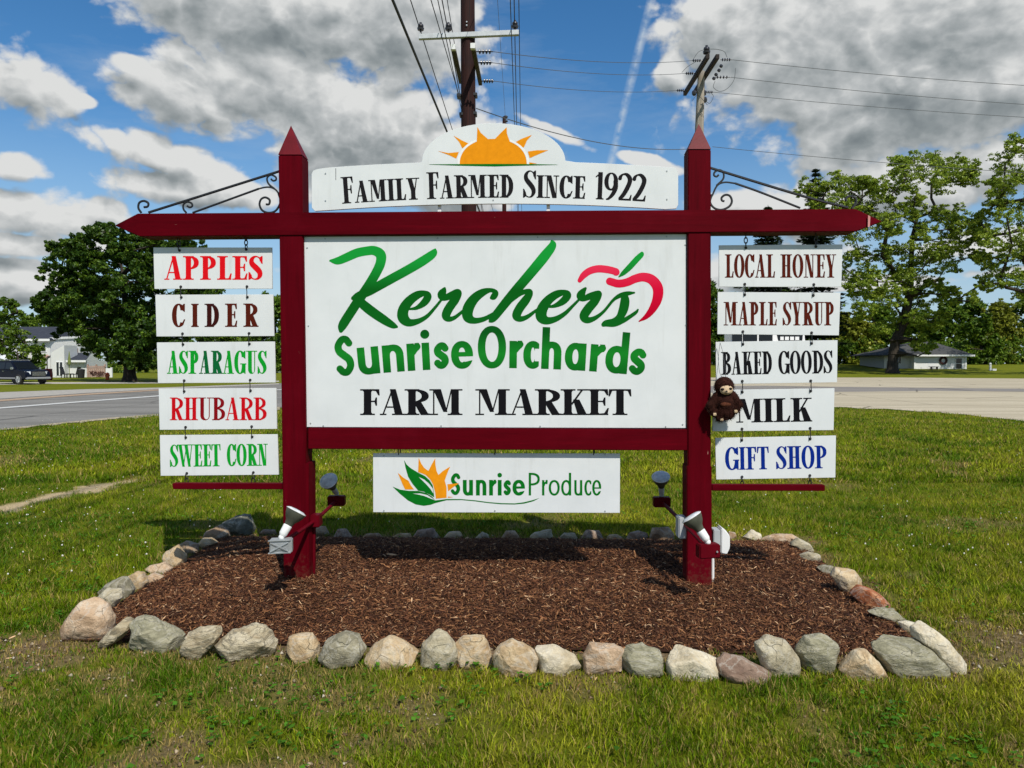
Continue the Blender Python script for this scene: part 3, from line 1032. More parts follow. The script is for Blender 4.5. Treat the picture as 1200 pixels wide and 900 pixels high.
SM = {
    'pink': stone_mat('pink_granite', (0.29, 0.185, 0.105), (0.52, 0.37, 0.24), (0.68, 0.56, 0.41)),
    'tan': stone_mat('tan_fieldstone', (0.30, 0.19, 0.09), (0.54, 0.40, 0.235), (0.70, 0.60, 0.42)),
    'pale': stone_mat('pale_limestone', (0.42, 0.34, 0.21), (0.66, 0.58, 0.42), (0.78, 0.73, 0.60)),
    'green': stone_mat('grey_green_stone', (0.15, 0.14, 0.085), (0.33, 0.31, 0.205), (0.52, 0.48, 0.35), layered=True),
    'mixed': stone_mat('streaked_stone', (0.27, 0.19, 0.10), (0.50, 0.43, 0.29), (0.68, 0.61, 0.46), (0.11, 0.10, 0.08), layered=True, amt=0.6),
    'slate': stone_mat('blue_grey_stone', (0.125, 0.115, 0.072), (0.26, 0.235, 0.16), (0.44, 0.40, 0.28)),
    'grey': stone_mat('grey_granite', (0.23, 0.19, 0.12), (0.43, 0.375, 0.255), (0.61, 0.555, 0.41)),
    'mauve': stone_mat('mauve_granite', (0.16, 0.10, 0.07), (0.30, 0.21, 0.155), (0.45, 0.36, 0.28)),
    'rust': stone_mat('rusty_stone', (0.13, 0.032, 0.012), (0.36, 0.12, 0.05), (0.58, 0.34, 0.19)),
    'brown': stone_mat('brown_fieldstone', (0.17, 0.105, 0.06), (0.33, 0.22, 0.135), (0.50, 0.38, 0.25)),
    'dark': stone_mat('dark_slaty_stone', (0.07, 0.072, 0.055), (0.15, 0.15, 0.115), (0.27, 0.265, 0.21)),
}


def zc_(pts, ox, oy, s):
    return [(x / s + ox, y / s + oy) for x, y in pts]


def stone(px, mat, label, depth=0.85, facets=9, seed=0, rough=1.0, zg=0.0):
    r_ = np.random.default_rng(seed + 100)
    P = np.array(px, float)
    yb = P[:, 1].max()
    g = gd(P[:, 0].mean(), yb - 1.0, zg)
    wpx, hpx = np.ptp(P[:, 0]), np.ptp(P[:, 1])
    mpp = g.y / F
    half = 0.5 * min(wpx * 0.8, hpx * 1.35) * mpp * depth
    Yc = g.y + half * 0.55
    Q = np.array([[*at(a, b, Yc)] for a, b in px])[:, [0, 2]]
    c = Q.mean(0)
    Q = (Q - c) * 1.07
    th = np.arctan2(Q[:, 1], Q[:, 0])
    bm = bmesh.new()
    bmesh.ops.create_icosphere(bm, subdivisions=5 if wpx > 30 else 4, radius=1)
    V = np.array([v.co[:] for v in bm.verts])
    Fc = np.array([[v.index for v in f.verts] for f in bm.faces])
    bm.free()
    ang = np.arctan2(V[:, 2], V[:, 0])
    # radius of the outline polygon in each direction
    D = np.stack([np.cos(ang), np.sin(ang)], 1)
    rad = np.full(len(V), 1e9)
    nQ = len(Q)
    best = np.zeros(len(V))
    for i in range(nQ):
        a, b = Q[i], Q[(i + 1) % nQ]
        e = b - a
        den = D[:, 0] * e[1] - D[:, 1] * e[0]
        den = np.where(np.abs(den) < 1e-9, 1e-9, den)
        t = (a[0] * e[1] - a[1] * e[0]) / den
        s = (a[0] * D[:, 1] - a[1] * D[:, 0]) / den
        ok = (t > 0) & (s >= -0.001) & (s <= 1.001)
        best = np.where(ok, np.maximum(best, t), best)
    m = np.median(best[best > 0])
    best = np.where(best <= 0, m, best)
    pr = np.sqrt(np.clip(1 - V[:, 1] ** 2, 0, 1))
    prof = np.clip(pr, 0, 1) ** 0.72
    X = D[:, 0] * best * prof
    Z = D[:, 1] * best * prof
    Yv = np.sign(V[:, 1]) * np.abs(V[:, 1]) ** 0.85 * half
    p = np.stack([X, Yv, Z], 1)
    sc = (np.ptp(Q[:, 0]) + np.ptp(Q[:, 1])) / 4
    for k in range(facets):
        nn = r_.normal(size=3)
        nn[1] = -abs(nn[1]) - 0.15
        nn /= np.linalg.norm(nn)
        ext = np.array([abs(nn[0]) * np.ptp(Q[:, 0]) / 2, nn[1] * half, abs(nn[2]) * np.ptp(Q[:, 1]) / 2])
        h = np.linalg.norm(ext) * r_.uniform(0.72, 0.95)
        over = np.maximum(p @ nn - h, 0)
        p = p - (over * 0.9)[:, None] * nn
    nrm = p / np.maximum(np.linalg.norm(p, axis=1, keepdims=True), 1e-6)
    o = r_.uniform(0, 50)
    f1 = fbm(p[:, 0] / sc * 1.6 + o, p[:, 2] / sc * 1.6 + p[:, 1] / sc * 1.3, seed, 4) - 0.5
    f2 = fbm(p[:, 0] / sc * 6 + p[:, 1] / sc * 4 + o, p[:, 2] / sc * 6 - p[:, 1] / sc * 3, seed + 9, 3) - 0.5
    p = p + nrm * ((f1 * 0.20 + f2 * 0.085) * sc * rough)[:, None]
    low = p[:, 2] < 0
    p[low, 2] *= 1.12
    loc = Vector((c[0], Yc, c[1]))
    o_ = mesh_np('border_stone', p, Fc, SM[mat], smooth=True)
    o_.data.set_sharp_from_angle(angle=R(38))
    o_.location = loc
    return tag(o_, label, 'stone', 'stones edging the mulch bed')


A5 = lambda pts: zc_(pts, 60, 600, 5)
A3 = lambda pts: zc_(pts, 40, 600, 3)
B3 = lambda pts: zc_(pts, 400, 600, 3)
C3 = lambda pts: zc_(pts, 500, 720, 3.333)
D4 = lambda pts: zc_(pts, 840, 600, 4)
STONES = [
    (A5([(72, 625), (110, 580), (180, 525), (240, 510), (320, 545), (355, 620), (345, 690), (280, 752), (180, 758), (90, 738)]), 'pink', 'largest rounded pinkish boulder at the front left corner of the bed'),
    (A5([(255, 790), (340, 700), (430, 625), (470, 632), (465, 680), (400, 745), (290, 808)]), 'mixed', 'thin tan slab leaning between the pink corner boulder and the big grey green stone'),
    (A5([(430, 800), (445, 660), (500, 620), (570, 630), (700, 690), (775, 740), (740, 812), (640, 835)]), 'green', 'big grey green angular stone near the front left corner with a tan sloping top'),
    (A5([(745, 790), (800, 715), (880, 685), (985, 675), (985, 720), (930, 800), (855, 872)]), 'mixed', 'pointed orange streaked stone standing on its tip, front row left'),
    (A3([(630, 495), (640, 465), (690, 425), (760, 405), (810, 405), (850, 465), (820, 520), (740, 524), (640, 508)]), 'mixed', 'wide pale stone with dark cracks, last big angular one in the front row'),
    (A3([(888, 500), (900, 440), (930, 430), (975, 430), (1000, 470), (1000, 530), (900, 528)]), 'tan', 'small upright speckled tan stone left of the round blue grey one'),
    (A3([(1003, 510), (1030, 450), (1090, 425), (1140, 435), (1162, 480), (1130, 535), (1050, 550)]), 'slate', 'round blue grey stone in the front row below the left post'),
    (B3([(88, 510), (115, 470), (170, 440), (230, 468), (270, 497), (265, 528), (190, 547), (100, 545)]), 'tan', 'orange tan stone with a low peak, just right of the round blue grey one'),
    (B3([(283, 545), (290, 460), (340, 415), (370, 430), (405, 480), (410, 533), (370, 557)]), 'grey', 'tallest front row stone, peaked, half tan and half grey'),
    (B3([(405, 465), (430, 440), (500, 440), (520, 480), (528, 530), (480, 553), (415, 533)]), 'tan', 'square shouldered tan stone just right of the peaked half grey one'),
    (B3([(535, 500), (560, 470), (600, 452), (650, 470), (687, 500), (680, 550), (620, 578), (543, 550)]), 'tan', 'rounded tan boulder at the middle of the front row'),
    (B3([(685, 480), (750, 475), (820, 510), (842, 545), (770, 572), (700, 550)]), 'pale', 'whitish stone sloping down to the right, middle of the front row'),
    (B3([(855, 500), (875, 465), (960, 470), (998, 490), (990, 545), (920, 573), (858, 558)]), 'pink', 'blocky tan stone touching the round grey green one on its right'),
    (B3([(987, 540), (1005, 480), (1060, 470), (1115, 490), (1138, 540), (1125, 582), (1050, 578)]), 'green', 'round grey green stone left of the cream block in the front row'),
    (C3([(943, 190), (975, 120), (1050, 150), (1130, 175), (1135, 235), (1080, 258), (950, 253)]), 'pale', 'cream coloured block with a thin crack in the front row below the right post'),
    (D4([(5, 700), (40, 668), (130, 690), (245, 750), (235, 792), (170, 798), (60, 780), (5, 745)]), 'mauve', 'low mauve brown stone sloping down right, beside the cream block'),
    (D4([(185, 620), (240, 583), (320, 605), (378, 680), (380, 755), (250, 772), (205, 700)]), 'grey', 'grey boulder with a dark lower face, left of the rounded twin'),
    (D4([(380, 650), (420, 590), (490, 575), (560, 620), (580, 690), (560, 748), (450, 763), (385, 720)]), 'green', 'rounded grey green boulder between the dark faced grey one and a small tan triangle'),
    (D4([(580, 742), (650, 655), (700, 648), (750, 700), (792, 768), (740, 785), (640, 773)]), 'tan', 'low triangular tan stone in the front row right'),
    (D4([(740, 635), (800, 590), (960, 605), (1050, 710), (1055, 758), (860, 778), (800, 720)]), 'green', 'biggest flat topped grey green stone at the front right corner'),
    (D4([(925, 550), (970, 520), (1050, 580), (1145, 690), (1150, 740), (1100, 757), (1050, 722), (990, 640), (930, 590)]), 'pale', 'long pale stone lying along the front right corner'),
    (D4([(850, 517), (890, 512), (930, 520), (930, 565), (875, 555)]), 'pale', 'small pale stone wedged behind the long corner one'),
    (D4([(710, 468), (760, 450), (830, 458), (882, 515), (840, 522), (760, 490)]), 'green', 'flat grey green stone on the right side between the rust red and long pale ones'),
    (D4([(628, 380), (670, 342), (740, 370), (806, 430), (805, 452), (740, 455), (680, 435)]), 'rust', 'rust red stone on the right side of the bed'),
    (D4([(540, 300), (560, 262), (640, 275), (675, 320), (672, 345), (625, 395), (580, 350)]), 'tan', 'large tan stone on the right side just behind the rust red one'),
    (D4([(470, 262), (500, 250), (550, 256), (545, 303), (510, 295)]), 'slate', 'small bluish grey stone on the right side ahead of the large tan one'),
    (D4([(392, 202), (430, 188), (480, 200), (490, 242), (460, 245), (400, 220)]), 'grey', 'low pale grey stone on the right side toward the back corner'),
    (D4([(345, 150), (380, 123), (430, 148), (460, 190), (400, 192)]), 'grey', 'greyish stone at the back right corner with a shaded inner face'),
    (D4([(208, 124), (270, 105), (350, 105), (388, 127), (340, 150), (260, 140)]), 'pink', 'long orange pink stone in the back row at the right corner'),
    (D4([(115, 128), (165, 83), (205, 103), (210, 132), (160, 136)]), 'pale', 'small pale peaked stone in the back row right of the white outlet box'),
    (D4([(50, 130), (55, 96), (85, 95), (95, 130)]), 'brown', 'brown stone in the back row just beside the white outlet box'),
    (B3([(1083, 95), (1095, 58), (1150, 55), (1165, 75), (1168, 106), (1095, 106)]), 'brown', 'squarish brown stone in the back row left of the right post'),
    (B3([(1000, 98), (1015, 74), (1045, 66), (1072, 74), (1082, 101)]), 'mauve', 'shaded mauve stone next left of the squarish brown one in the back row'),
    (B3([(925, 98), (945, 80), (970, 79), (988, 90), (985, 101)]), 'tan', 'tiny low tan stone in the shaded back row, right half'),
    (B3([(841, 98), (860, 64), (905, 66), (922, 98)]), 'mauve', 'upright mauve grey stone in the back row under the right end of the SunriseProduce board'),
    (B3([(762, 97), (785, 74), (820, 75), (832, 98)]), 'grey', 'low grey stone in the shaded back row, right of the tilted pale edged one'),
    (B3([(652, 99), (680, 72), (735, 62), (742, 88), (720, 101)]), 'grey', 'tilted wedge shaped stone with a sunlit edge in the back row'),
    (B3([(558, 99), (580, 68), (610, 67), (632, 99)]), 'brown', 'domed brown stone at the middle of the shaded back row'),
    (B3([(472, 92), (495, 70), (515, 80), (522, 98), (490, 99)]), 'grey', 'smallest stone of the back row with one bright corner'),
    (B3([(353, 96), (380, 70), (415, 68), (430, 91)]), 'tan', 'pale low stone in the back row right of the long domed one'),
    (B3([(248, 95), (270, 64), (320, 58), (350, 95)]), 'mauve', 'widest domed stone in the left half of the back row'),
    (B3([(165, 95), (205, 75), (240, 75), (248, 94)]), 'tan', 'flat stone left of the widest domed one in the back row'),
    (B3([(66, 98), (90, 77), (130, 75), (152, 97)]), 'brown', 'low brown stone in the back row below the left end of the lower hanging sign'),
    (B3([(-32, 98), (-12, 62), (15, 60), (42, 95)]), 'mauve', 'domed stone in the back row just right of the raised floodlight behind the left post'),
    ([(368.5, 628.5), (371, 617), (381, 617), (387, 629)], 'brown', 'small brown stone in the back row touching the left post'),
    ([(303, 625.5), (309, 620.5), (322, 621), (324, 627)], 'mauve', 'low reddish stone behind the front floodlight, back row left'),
    (A5([(985, 90), (1010, 60), (1130, 15), (1160, 18), (1190, 90), (1180, 128), (1100, 140)]), 'dark', 'large dark angular slab at the back left corner'),
    (A5([(898, 150), (910, 115), (985, 78), (1035, 110), (1042, 155), (960, 172)]), 'brown', 'brown stone leaning in front of the dark slab'),
    (A5([(862, 188), (890, 155), (940, 152), (972, 178), (900, 213)]), 'tan', 'small sunlit topped stone below the brown one at the back left'),
    (A5([(750, 195), (790, 170), (860, 190), (860, 232), (780, 248)]), 'brown', 'half shaded brown stone on the left side near the back corner'),
    (A5([(632, 290), (680, 230), (745, 195), (785, 260), (782, 305), (730, 325), (690, 322)]), 'tan', 'smooth tan boulder with a finger like ridge on the left side'),
    (A5([(538, 348), (580, 315), (660, 295), (705, 330), (690, 360), (600, 364)]), 'pink', 'low pinkish stone with a grey patch, upper of a pair on the left side'),
    (A5([(545, 385), (600, 358), (655, 378), (642, 404), (570, 420)]), 'pink', 'flat pinkish stone, lower of a pair on the left side'),
    (A5([(440, 385), (500, 352), (540, 355), (562, 410), (530, 450), (480, 460)]), 'tan', 'buff stone on the left side next to the craggy grey one'),
    (A5([(275, 475), (330, 420), (430, 375), (477, 455), (455, 505), (400, 515)]), 'slate', 'craggy dark grey stone on the left side of the bed'),
    (A5([(262, 510), (330, 450), (400, 455), (415, 500), (355, 572), (300, 550)]), 'grey', 'light grey stone tucked between the pink corner boulder and the craggy one'),
]
for i, (px, mt, lb) in enumerate(STONES):
    stone(px, mt, lb, seed=i * 7, facets=9 if mt in ('green', 'mixed', 'dark') else 4,
          rough=1.2 if mt in ('mixed', 'green', 'dark') else 0.75)

# ------------------------------------------------------------------ lettering: outlines drawn as shapes, joined through a distance field
def ell(cx, cy, rx, ry, n=2.0, a0=0.0, a1=2 * math.pi, k=40):
    o = []
    for i in range(k):
        t = a0 + (a1 - a0) * i / k
        c, s = math.cos(t), math.sin(t)
        o.append((cx + rx * math.copysign(abs(c) ** (2 / n), c), cy + ry * math.copysign(abs(s) ** (2 / n), s)))
    return o


def rc(x0, y0, x1, y1):
    return [(x0, y0), (x1, y0), (x1, y1), (x0, y1)]


def para(b0, b1, y0, t0, t1, y1):
    return [(b0, y0), (b1, y0), (t1, y1), (t0, y1)]


def catmull(pts, k=10):
    P = np.array(pts, float)
    P = np.vstack([2 * P[0] - P[1], P, 2 * P[-1] - P[-2]])
    o = []
    for i in range(1, len(P) - 2):
        for t in np.linspace(0, 1, k, endpoint=False):
            o.append(0.5 * ((2 * P[i]) + (-P[i - 1] + P[i + 1]) * t + (2 * P[i - 1] - 5 * P[i] + 4 * P[i + 1] - P[i + 2]) * t * t
                            + (-P[i - 1] + 3 * P[i] - 3 * P[i + 1] + P[i + 2]) * t ** 3))
    o.append(P[-2])
    return np.array(o)


def serif_glyph(ch, W, H, S, T):
    """high contrast display roman; local coordinates, y up; list of (op, shape)"""
    o = min(0.42 * S + 0.02 * H, W * 0.2)       # serif overhang
    g = []
    A = lambda p: g.append(('+', p))
    B = lambda p: g.append(('-', p))

    def foot(x0, x1, y, up=1, br=0.35):
        A(rc(x0 - o, y if up > 0 else y - T, x1 + o, y + T if up > 0 else y))
        # little brackets
        yy = y + T * up * 0.8
        A([(x0 - o * br, yy), (x1 + o * br, yy), (x1, yy + up * T * 1.2), (x0, yy + up * T * 1.2)])

    def stem(x, w=S, top=True, bot=True):
        A(rc(x, 0, x + w, H))
        if bot:
            foot(x, x + w, 0)
        if top:
            foot(x, x + w, H, -1)
    if ch == 'I':
        stem(W / 2 - S / 2)
    elif ch == 'H':
        stem(o)
        stem(W - o - S)
        A(rc(o, H * 0.49, W - o, H * 0.49 + T))
    elif ch in 'LEF':
        stem(o)
        if ch in 'LE':
            A(rc(o, 0, W * 0.97, T))
            A([(W * 0.5, 0), (W * 0.93, 0), (W, H * 0.27), (W - T * 1.1, H * 0.27), (W * 0.78, T * 1.4), (W * 0.5, T)])
        if ch in 'EF':
            A(rc(o, H - T, W * 0.95, H))
            A([(W * 0.5, H), (W * 0.95, H), (W * 0.97, H * 0.76), (W * 0.97 - T, H * 0.76), (W * 0.78, H - T * 1.4), (W * 0.5, H - T)])
            A(rc(o + S * 0.9, H * 0.5, W * 0.8, H * 0.5 + T))
            A([(W * 0.70, H * 0.5 + T / 2), (W * 0.84 - T, H * 0.36), (W * 0.84, H * 0.36), (W * 0.84, H * 0.68), (W * 0.84 - T, H * 0.68)])
    elif ch == 'T':
        stem(W / 2 - S / 2, top=False)
        A(rc(0.02 * W, H - T, 0.98 * W, H))
        for q in (0, 1):
            f = (lambda x: W - x) if q else (lambda x: x)
            A([(f(0.02 * W), H), (f(W * 0.5), H), (f(W * 0.45), H - T), (f(W * 0.16), H - T * 1.3), (f(T), H * 0.72), (f(0), H * 0.72)])
    elif ch in 'PRBD':
        x0 = o + S * 0.5
        if ch == 'D':
            A(ell(x0, H / 2, W - x0, H / 2, 2.3))
            B(ell(x0, H / 2, W - x0 - S, H / 2 - T, 2.1))
        elif ch == 'B':
            A(ell(x0, H * 0.755, W * 0.93 - x0, H * 0.245, 2.3))
            A(ell(x0, H * 0.27, W - x0, H * 0.27, 2.3))
            B(ell(x0, H * 0.765, max(W * 0.93 - x0 - S * 0.95, 1), H * 0.235 - T, 2.1))
            B(ell(x0, H * 0.265, max(W - x0 - S, 1), H * 0.265 - T, 2.1))
        else:
            yb = 0.44 if ch == 'P' else 0.47
            if ch == 'R':
                A(para(W * 0.72 - S * 0.25, W * 0.72 + S * 0.85, 0, W * 0.36, W * 0.36 + S, H * 0.50))
                A([(W * 0.72 - S * 0.3, 0), (W * 1.03, 0), (W * 1.03, T * 1.0), (W * 0.8, T * 1.6)])
            A(ell(x0, H * (1 + yb) / 2, W * 0.96 - x0, H * (1 - yb) / 2, 2.3))
            B(ell(x0, H * (1 + yb) / 2, max(W * 0.96 - x0 - S * 0.95, 1), H * (1 - yb) / 2 - T, 2.1))
        B(rc(-W, -H, x0, 2 * H))
        stem(o)
    elif ch in 'OCGQ':
        A(ell(W / 2, H / 2, W / 2, H / 2 + H * 0.01, 2.15))
        B(ell(W / 2, H / 2, max(W / 2 - S, W * 0.12), H / 2 - T * 1.1, 2.0))
        if ch in 'CG':
            B(rc(W * 0.55, H * (0.44 if ch == 'G' else 0.31), W * 1.2, H * 0.72))
            A([(W * 0.97, H), (W * 0.97 - T, H), (W * 0.72, H * 0.91), (W * 0.80, H * 0.70), (W * 0.97, H * 0.64)])
            if ch == 'G':
                A(rc(W - S * 1.05, T, W - S * 0.05, H * 0.45))
                A(rc(W - S * 1.5, H * 0.45 - T, W + S * 0.15, H * 0.45))
                A(rc(W - T * 1.5, 0, W - S * 0.05, H * 0.2))
            else:
                B(rc(W * 0.62, H * 0.2, W * 1.2, H * 0.4))
                A([(W * 0.70, H * 0.08), (W * 0.98 - T, H * 0.33), (W, H * 0.33), (W * 0.86, H * 0.10), (W * 0.74, H * 0.03)])
    elif ch == 'S':
        k = W * 0.86
        pts = [(.90, .80, T * 1.3), (.84, .90, T * 1.2), (.62, .975, T), (.36, .955, S * .45), (.17, .84, S * .8), (.18, .70, S * .95),
               (.38, .575, S * 1.05), (.62, .46, S * 1.08), (.82, .33, S * 1.0), (.86, .19, S * .85), (.68, .055, S * .45),
               (.42, .025, T), (.18, .08, T * 1.2), (.10, .2, T * 1.3)]
        g.append(('s', [(W * 0.5 + (x - 0.5) * (W - S * 0.55), H * y, w * 0.5) for x, y, w in pts]))
        A([(W * .97, H), (W * .97 - T, H), (W * .74, H * .93), (W * .86, H * .70), (W * .97, H * .66)])
        A([(W * .02, 0), (W * .02 + T, 0), (W * .27, H * .07), (W * .14, H * .30), (W * .02, H * .34)])
    elif ch == 'A':
        xa = W * 0.47
        A(para(o * 0.6, o * 0.6 + T * 1.1, 0, xa, xa + T * 1.2, H))
        A(para(W - o * 0.6 - S * 1.05, W - o * 0.6, 0, xa - S * 0.25, xa + S * 0.55, H))
        A(rc(W * 0.27, H * 0.28, W * 0.7, H * 0.28 + T))
        A(rc(0, 0, o * 1.2 + T * 1.6, T))
        A(rc(W - o * 0.9 - S * 1.3, 0, W, T))
    elif ch == 'V':
        A(para(W * 0.5 - S * .3, W * 0.5 + S * .5, 0, o * .6, o * .6 + S, H))
        A(para(W * 0.5, W * 0.5 + T, 0, W - o * .6 - T, W - o * .6, H))
    elif ch == 'W':
        A(para(W * 0.30 - S * .2, W * 0.30 + S * .55, 0, 0, S, H))
        A(para(W * 0.30, W * 0.30 + T, 0, W * 0.53, W * 0.53 + T, H))
        A(para(W * 0.70 - S * .2, W * 0.70 + S * .55, 0, W * .40, W * .40 + S, H))
        A(para(W * 0.70, W * 0.70 + T, 0, W - o * .5 - T, W - o * .5, H))
        for a_ in (0, W * .36, W - o * 1.6 - T):
            A(rc(a_ - o * .3, H - T, a_ + (S + o if a_ < W * .5 else o * 1.6 + T), H))
    elif ch == 'M':
        A(rc(o, 0, o + T, H))
        A(rc(0, 0, o * 2 + T, T))
        A(rc(0, H - T, o + S, H))
        stem(W - o - S, top=False)
        A(rc(W - o - S, H - T, W, H))
        A(para(W * 0.48 - S * .25, W * 0.48 + S * .3, H * 0.12, o, o + S * 1.05, H))
        A(para(W * 0.48, W * 0.48 + T, H * 0.12, W - o - S - T * .3, W - o - S + T * .7, H))
    elif ch == 'N':
        A(rc(o, 0, o + T, H))
        A(rc(0, 0, o * 2 + T, T))
        A(rc(0, H - T, o + S * .8, H))
        A(rc(W - o - T, 0, W - o, H))
        A(rc(W - 2 * o - T, H - T, W, H))
        A(para(W - o - S * .95, W - o, 0, o, o + S, H))
    elif ch == 'U':
        x1 = W - o - T
        m = (o + x1 + T) / 2
        A(ell(m, H * 0.22, m - o, H * 0.225, 2.2))
        A(rc(o, H * .2, W - o, H))
        B(ell((o + S + x1) / 2, H * 0.22, max((x1 - o - S) / 2, .3), H * 0.22 - T, 2.1))
        B(rc(o + S, H * .2, x1, H * 1.2))
        A(rc(0, H - T, o * 2 + S, H))
        A(rc(W - 2 * o - T, H - T, W, H))
    elif ch == 'Y':
        A(rc(W * .5 - S * .5, 0, W * .5 + S * .5, H * .42))
        foot(W * .5 - S * .5, W * .5 + S * .5, 0)
        A(para(W * .5 - S * .5, W * .5 + S * .5, H * .40, o * .6, o * .6 + S, H))
        A(para(W * .5 + S * .2, W * .5 + S * .5, H * .38, W - o - T, W - o, H))
        A(rc(0, H - T, o * 1.4 + S, H))
        A(rc(W - 2 * o - T, H - T, W, H))
    elif ch == 'K':
        stem(o)
        A(para(o + S * .8, o + S * .8 + T * 1.6, H * .40, W - o - T * 1.6, W - o, H))
        A(para(W - o * .6 - S, W - o * .1, 0, o + S * 1.15, o + S * 2.0, H * .60))
        A(rc(W - 2.4 * o - T, H - T, W, H))
        A(rc(W - o - S * 1.25, 0, W * 1.02, T))
    elif ch == '1':
        stem(W * .58 - S / 2, top=False)
        A([(W * .58 + S / 2, H), (W * .58, H), (W * .02, H * .84), (W * .02, H * .79), (W * .58, H * .90)])
    elif ch == '9':
        A(ell(W / 2, H * .67, W / 2, H * .33, 2.1))
        B(ell(W / 2, H * .68, W / 2 - S * .95, H * .32 - T * 1.2, 2.0))
        g.append(('s', [(W - S * .55, H * .68, S * .5), (W * .84, H * .45, S * .5), (W * .66, H * .22, S * .44), (W * .38, H * .05, S * .28), (W * .22, H * .02, T * .7)]))
    elif ch == '2':
        g.append(('s', [(W * .10, H * .80, S * .42), (W * .14, H * .87, S * .35), (W * .32, H * .955, T * .8), (W * .58, H * .95, S * .36), (W * .80, H * .82, S * .5),
                        (W * .80, H * .66, S * .5), (W * .62, H * .42, S * .5), (W * .38, H * .20, S * .46), (W * .16, H * .07, S * .36)]))
        A(rc(W * .06, 0, W * .96, S * .42))
        A([(W * .7, 0), (W * .96, 0), (W, H * .22), (W - T, H * .22), (W * .80, S * .4)])
    return g


def sans_glyph(ch, W, H, s, XH=None):
    """geometric sans; H is cap or ascender height, XH the x-height"""
    XH = XH or H
    g = []
    A = lambda p: g.append(('+', p))
    B = lambda p: g.append(('-', p))
    rr = min(W / 2, XH * 0.5)
    t = s * 0.82
    if ch in 'nhu':
        y = (lambda v: XH - v) if ch == 'u' else (lambda v: v)
        f = lambda pts: [(a, y(b)) for a, b in pts]
        ry = min(XH * 0.42, W * 0.62)
        A(f(ell(W / 2, XH - ry, W / 2, ry + XH * .012, 2.3)))
        A(f(rc(0, 0, W, XH - ry)))
        B(f(ell(W / 2, XH - ry, W / 2 - s, ry - t, 2.2)))
        B(f(rc(s, -XH * .2, W - s, XH - ry)))
        x = W - s if ch == 'u' else 0
        A(rc(x, 0, x + s, H if ch == 'h' else XH))
        if ch == 'u':
            A(rc(0, XH * .5, s, XH))
    elif ch == 'r':
        A(rc(0, 0, s, XH))
        g.append(('s', [(s * .8, XH * .66, s * .38), (s * 1.1, XH * .78, s * .42), (W * .80, XH * .875, s * .47)]))
        A([(W * .62, XH * 1.01), (W * .97, XH * 1.01), (W * .94, XH * .74), (W * .66, XH * .74)])
    elif ch == 'i':
        A(rc(W / 2 - s / 2, 0, W / 2 + s / 2, XH))
        A(ell(W / 2, XH * 1.31, s * .60, s * .60))
    elif ch in 'oOce':
        h = H if ch == 'O' else XH
        if ch == 'c':
            W = W * 1.22
        A(ell(W / 2, h / 2, W / 2, h / 2 * 1.02, 2.15))
        B(ell(W / 2, h / 2, W / 2 - s, h / 2 - t, 2.1))
        if ch == 'c':
            B(rc(W * .60, h * .27, W * 1.5, h * .73))
            B(rc(W / 1.22, -h * .2, W * 1.5, h * 1.2))
        if ch == 'e':
            A(rc(s * .6, h * .44, W - s * .3, h * .44 + t * .72))
            B([(W * .58, h * .44), (W * 1.2, h * .44), (W * 1.2, h * .31), (W * .97, h * .30), (W * .60, h * .24)])
    elif ch in 'ad':
        rx = W * .5
        A(ell(rx, XH / 2, rx, XH / 2 * 1.02, 2.15))
        B(ell(rx, XH / 2, rx - s, XH / 2 - t, 2.1))
        A(rc(W - s, 0, W, H if ch == 'd' else XH))
    elif ch == 'P':
        A(ell(s, H * .72, W - s, H * .28, 2.4))
        B(ell(s, H * .72, W - 2 * s, H * .28 - s * .9, 2.3))
        B(rc(-W, -H, s, 2 * H))
        A(rc(0, 0, s, H))
    elif ch in 'sS':
        h = H if ch == 'S' else XH
        k = W - s
        pts = [(.92, .84), (.72, .955), (.42, .955), (.12, .80), (.16, .64), (.45, .52), (.80, .38), (.86, .20), (.60, .045), (.30, .045), (.06, .15)]
        ww = [.9, .92, .92, .95, .98, 1, 1, .95, .92, .92, .9]
        g.append(('s', [(s / 2 + a * k, s * .5 + b * (h - s) if False else s * .42 + b * (h - s * .84), s * .5 * w_) for (a, b), w_ in zip(pts, ww)]))
    return g


def poly_sdf(P, X, Y):
    P = np.asarray(P, float)
    d = np.full(X.shape, 1e18)
    s = np.ones(X.shape)
    n = len(P)
    for i in range(n):
        a, b = P[i], P[i - 1]
        ex, ey = b - a
        wx, wy = X - a[0], Y - a[1]
        q = ex * ex + ey * ey
        if q < 1e-12:
            continue
        t = np.clip((wx * ex + wy * ey) / q, 0, 1)
        bx, by = wx - ex * t, wy - ey * t
        d = np.minimum(d, bx * bx + by * by)
        c1, c2, c3 = Y >= a[1], Y < b[1], ex * wy > ey * wx
        s = np.where((c1 & c2 & c3) | (~c1 & ~c2 & ~c3), -s, s)
    return s * np.sqrt(d)


def eval_ops(ops, X, Y):
    d = np.full(X.shape, 1e9)
    for op, sh in ops:
        if op == 's':
            q = np.full(X.shape, 1e9)
            C = catmull(sh, 8) if len(sh) > 2 else np.array(sh)
            for (a0, b0, r0), (a1, b1, r1) in zip(C[:-1], C[1:]):
                ex, ey = a1 - a0, b1 - b0
                L2 = ex * ex + ey * ey + 1e-12
                t = np.clip(((X - a0) * ex + (Y - b0) * ey) / L2, 0, 1)
                q = np.minimum(q, np.hypot(X - a0 - t * ex, Y - b0 - t * ey) - (r0 + (r1 - r0) * t))
            d = np.minimum(d, q)
        elif op == '+':
            d = np.minimum(d, poly_sdf(sh, X, Y))
        else:
            d = np.maximum(d, -poly_sdf(sh, X, Y))
    return d


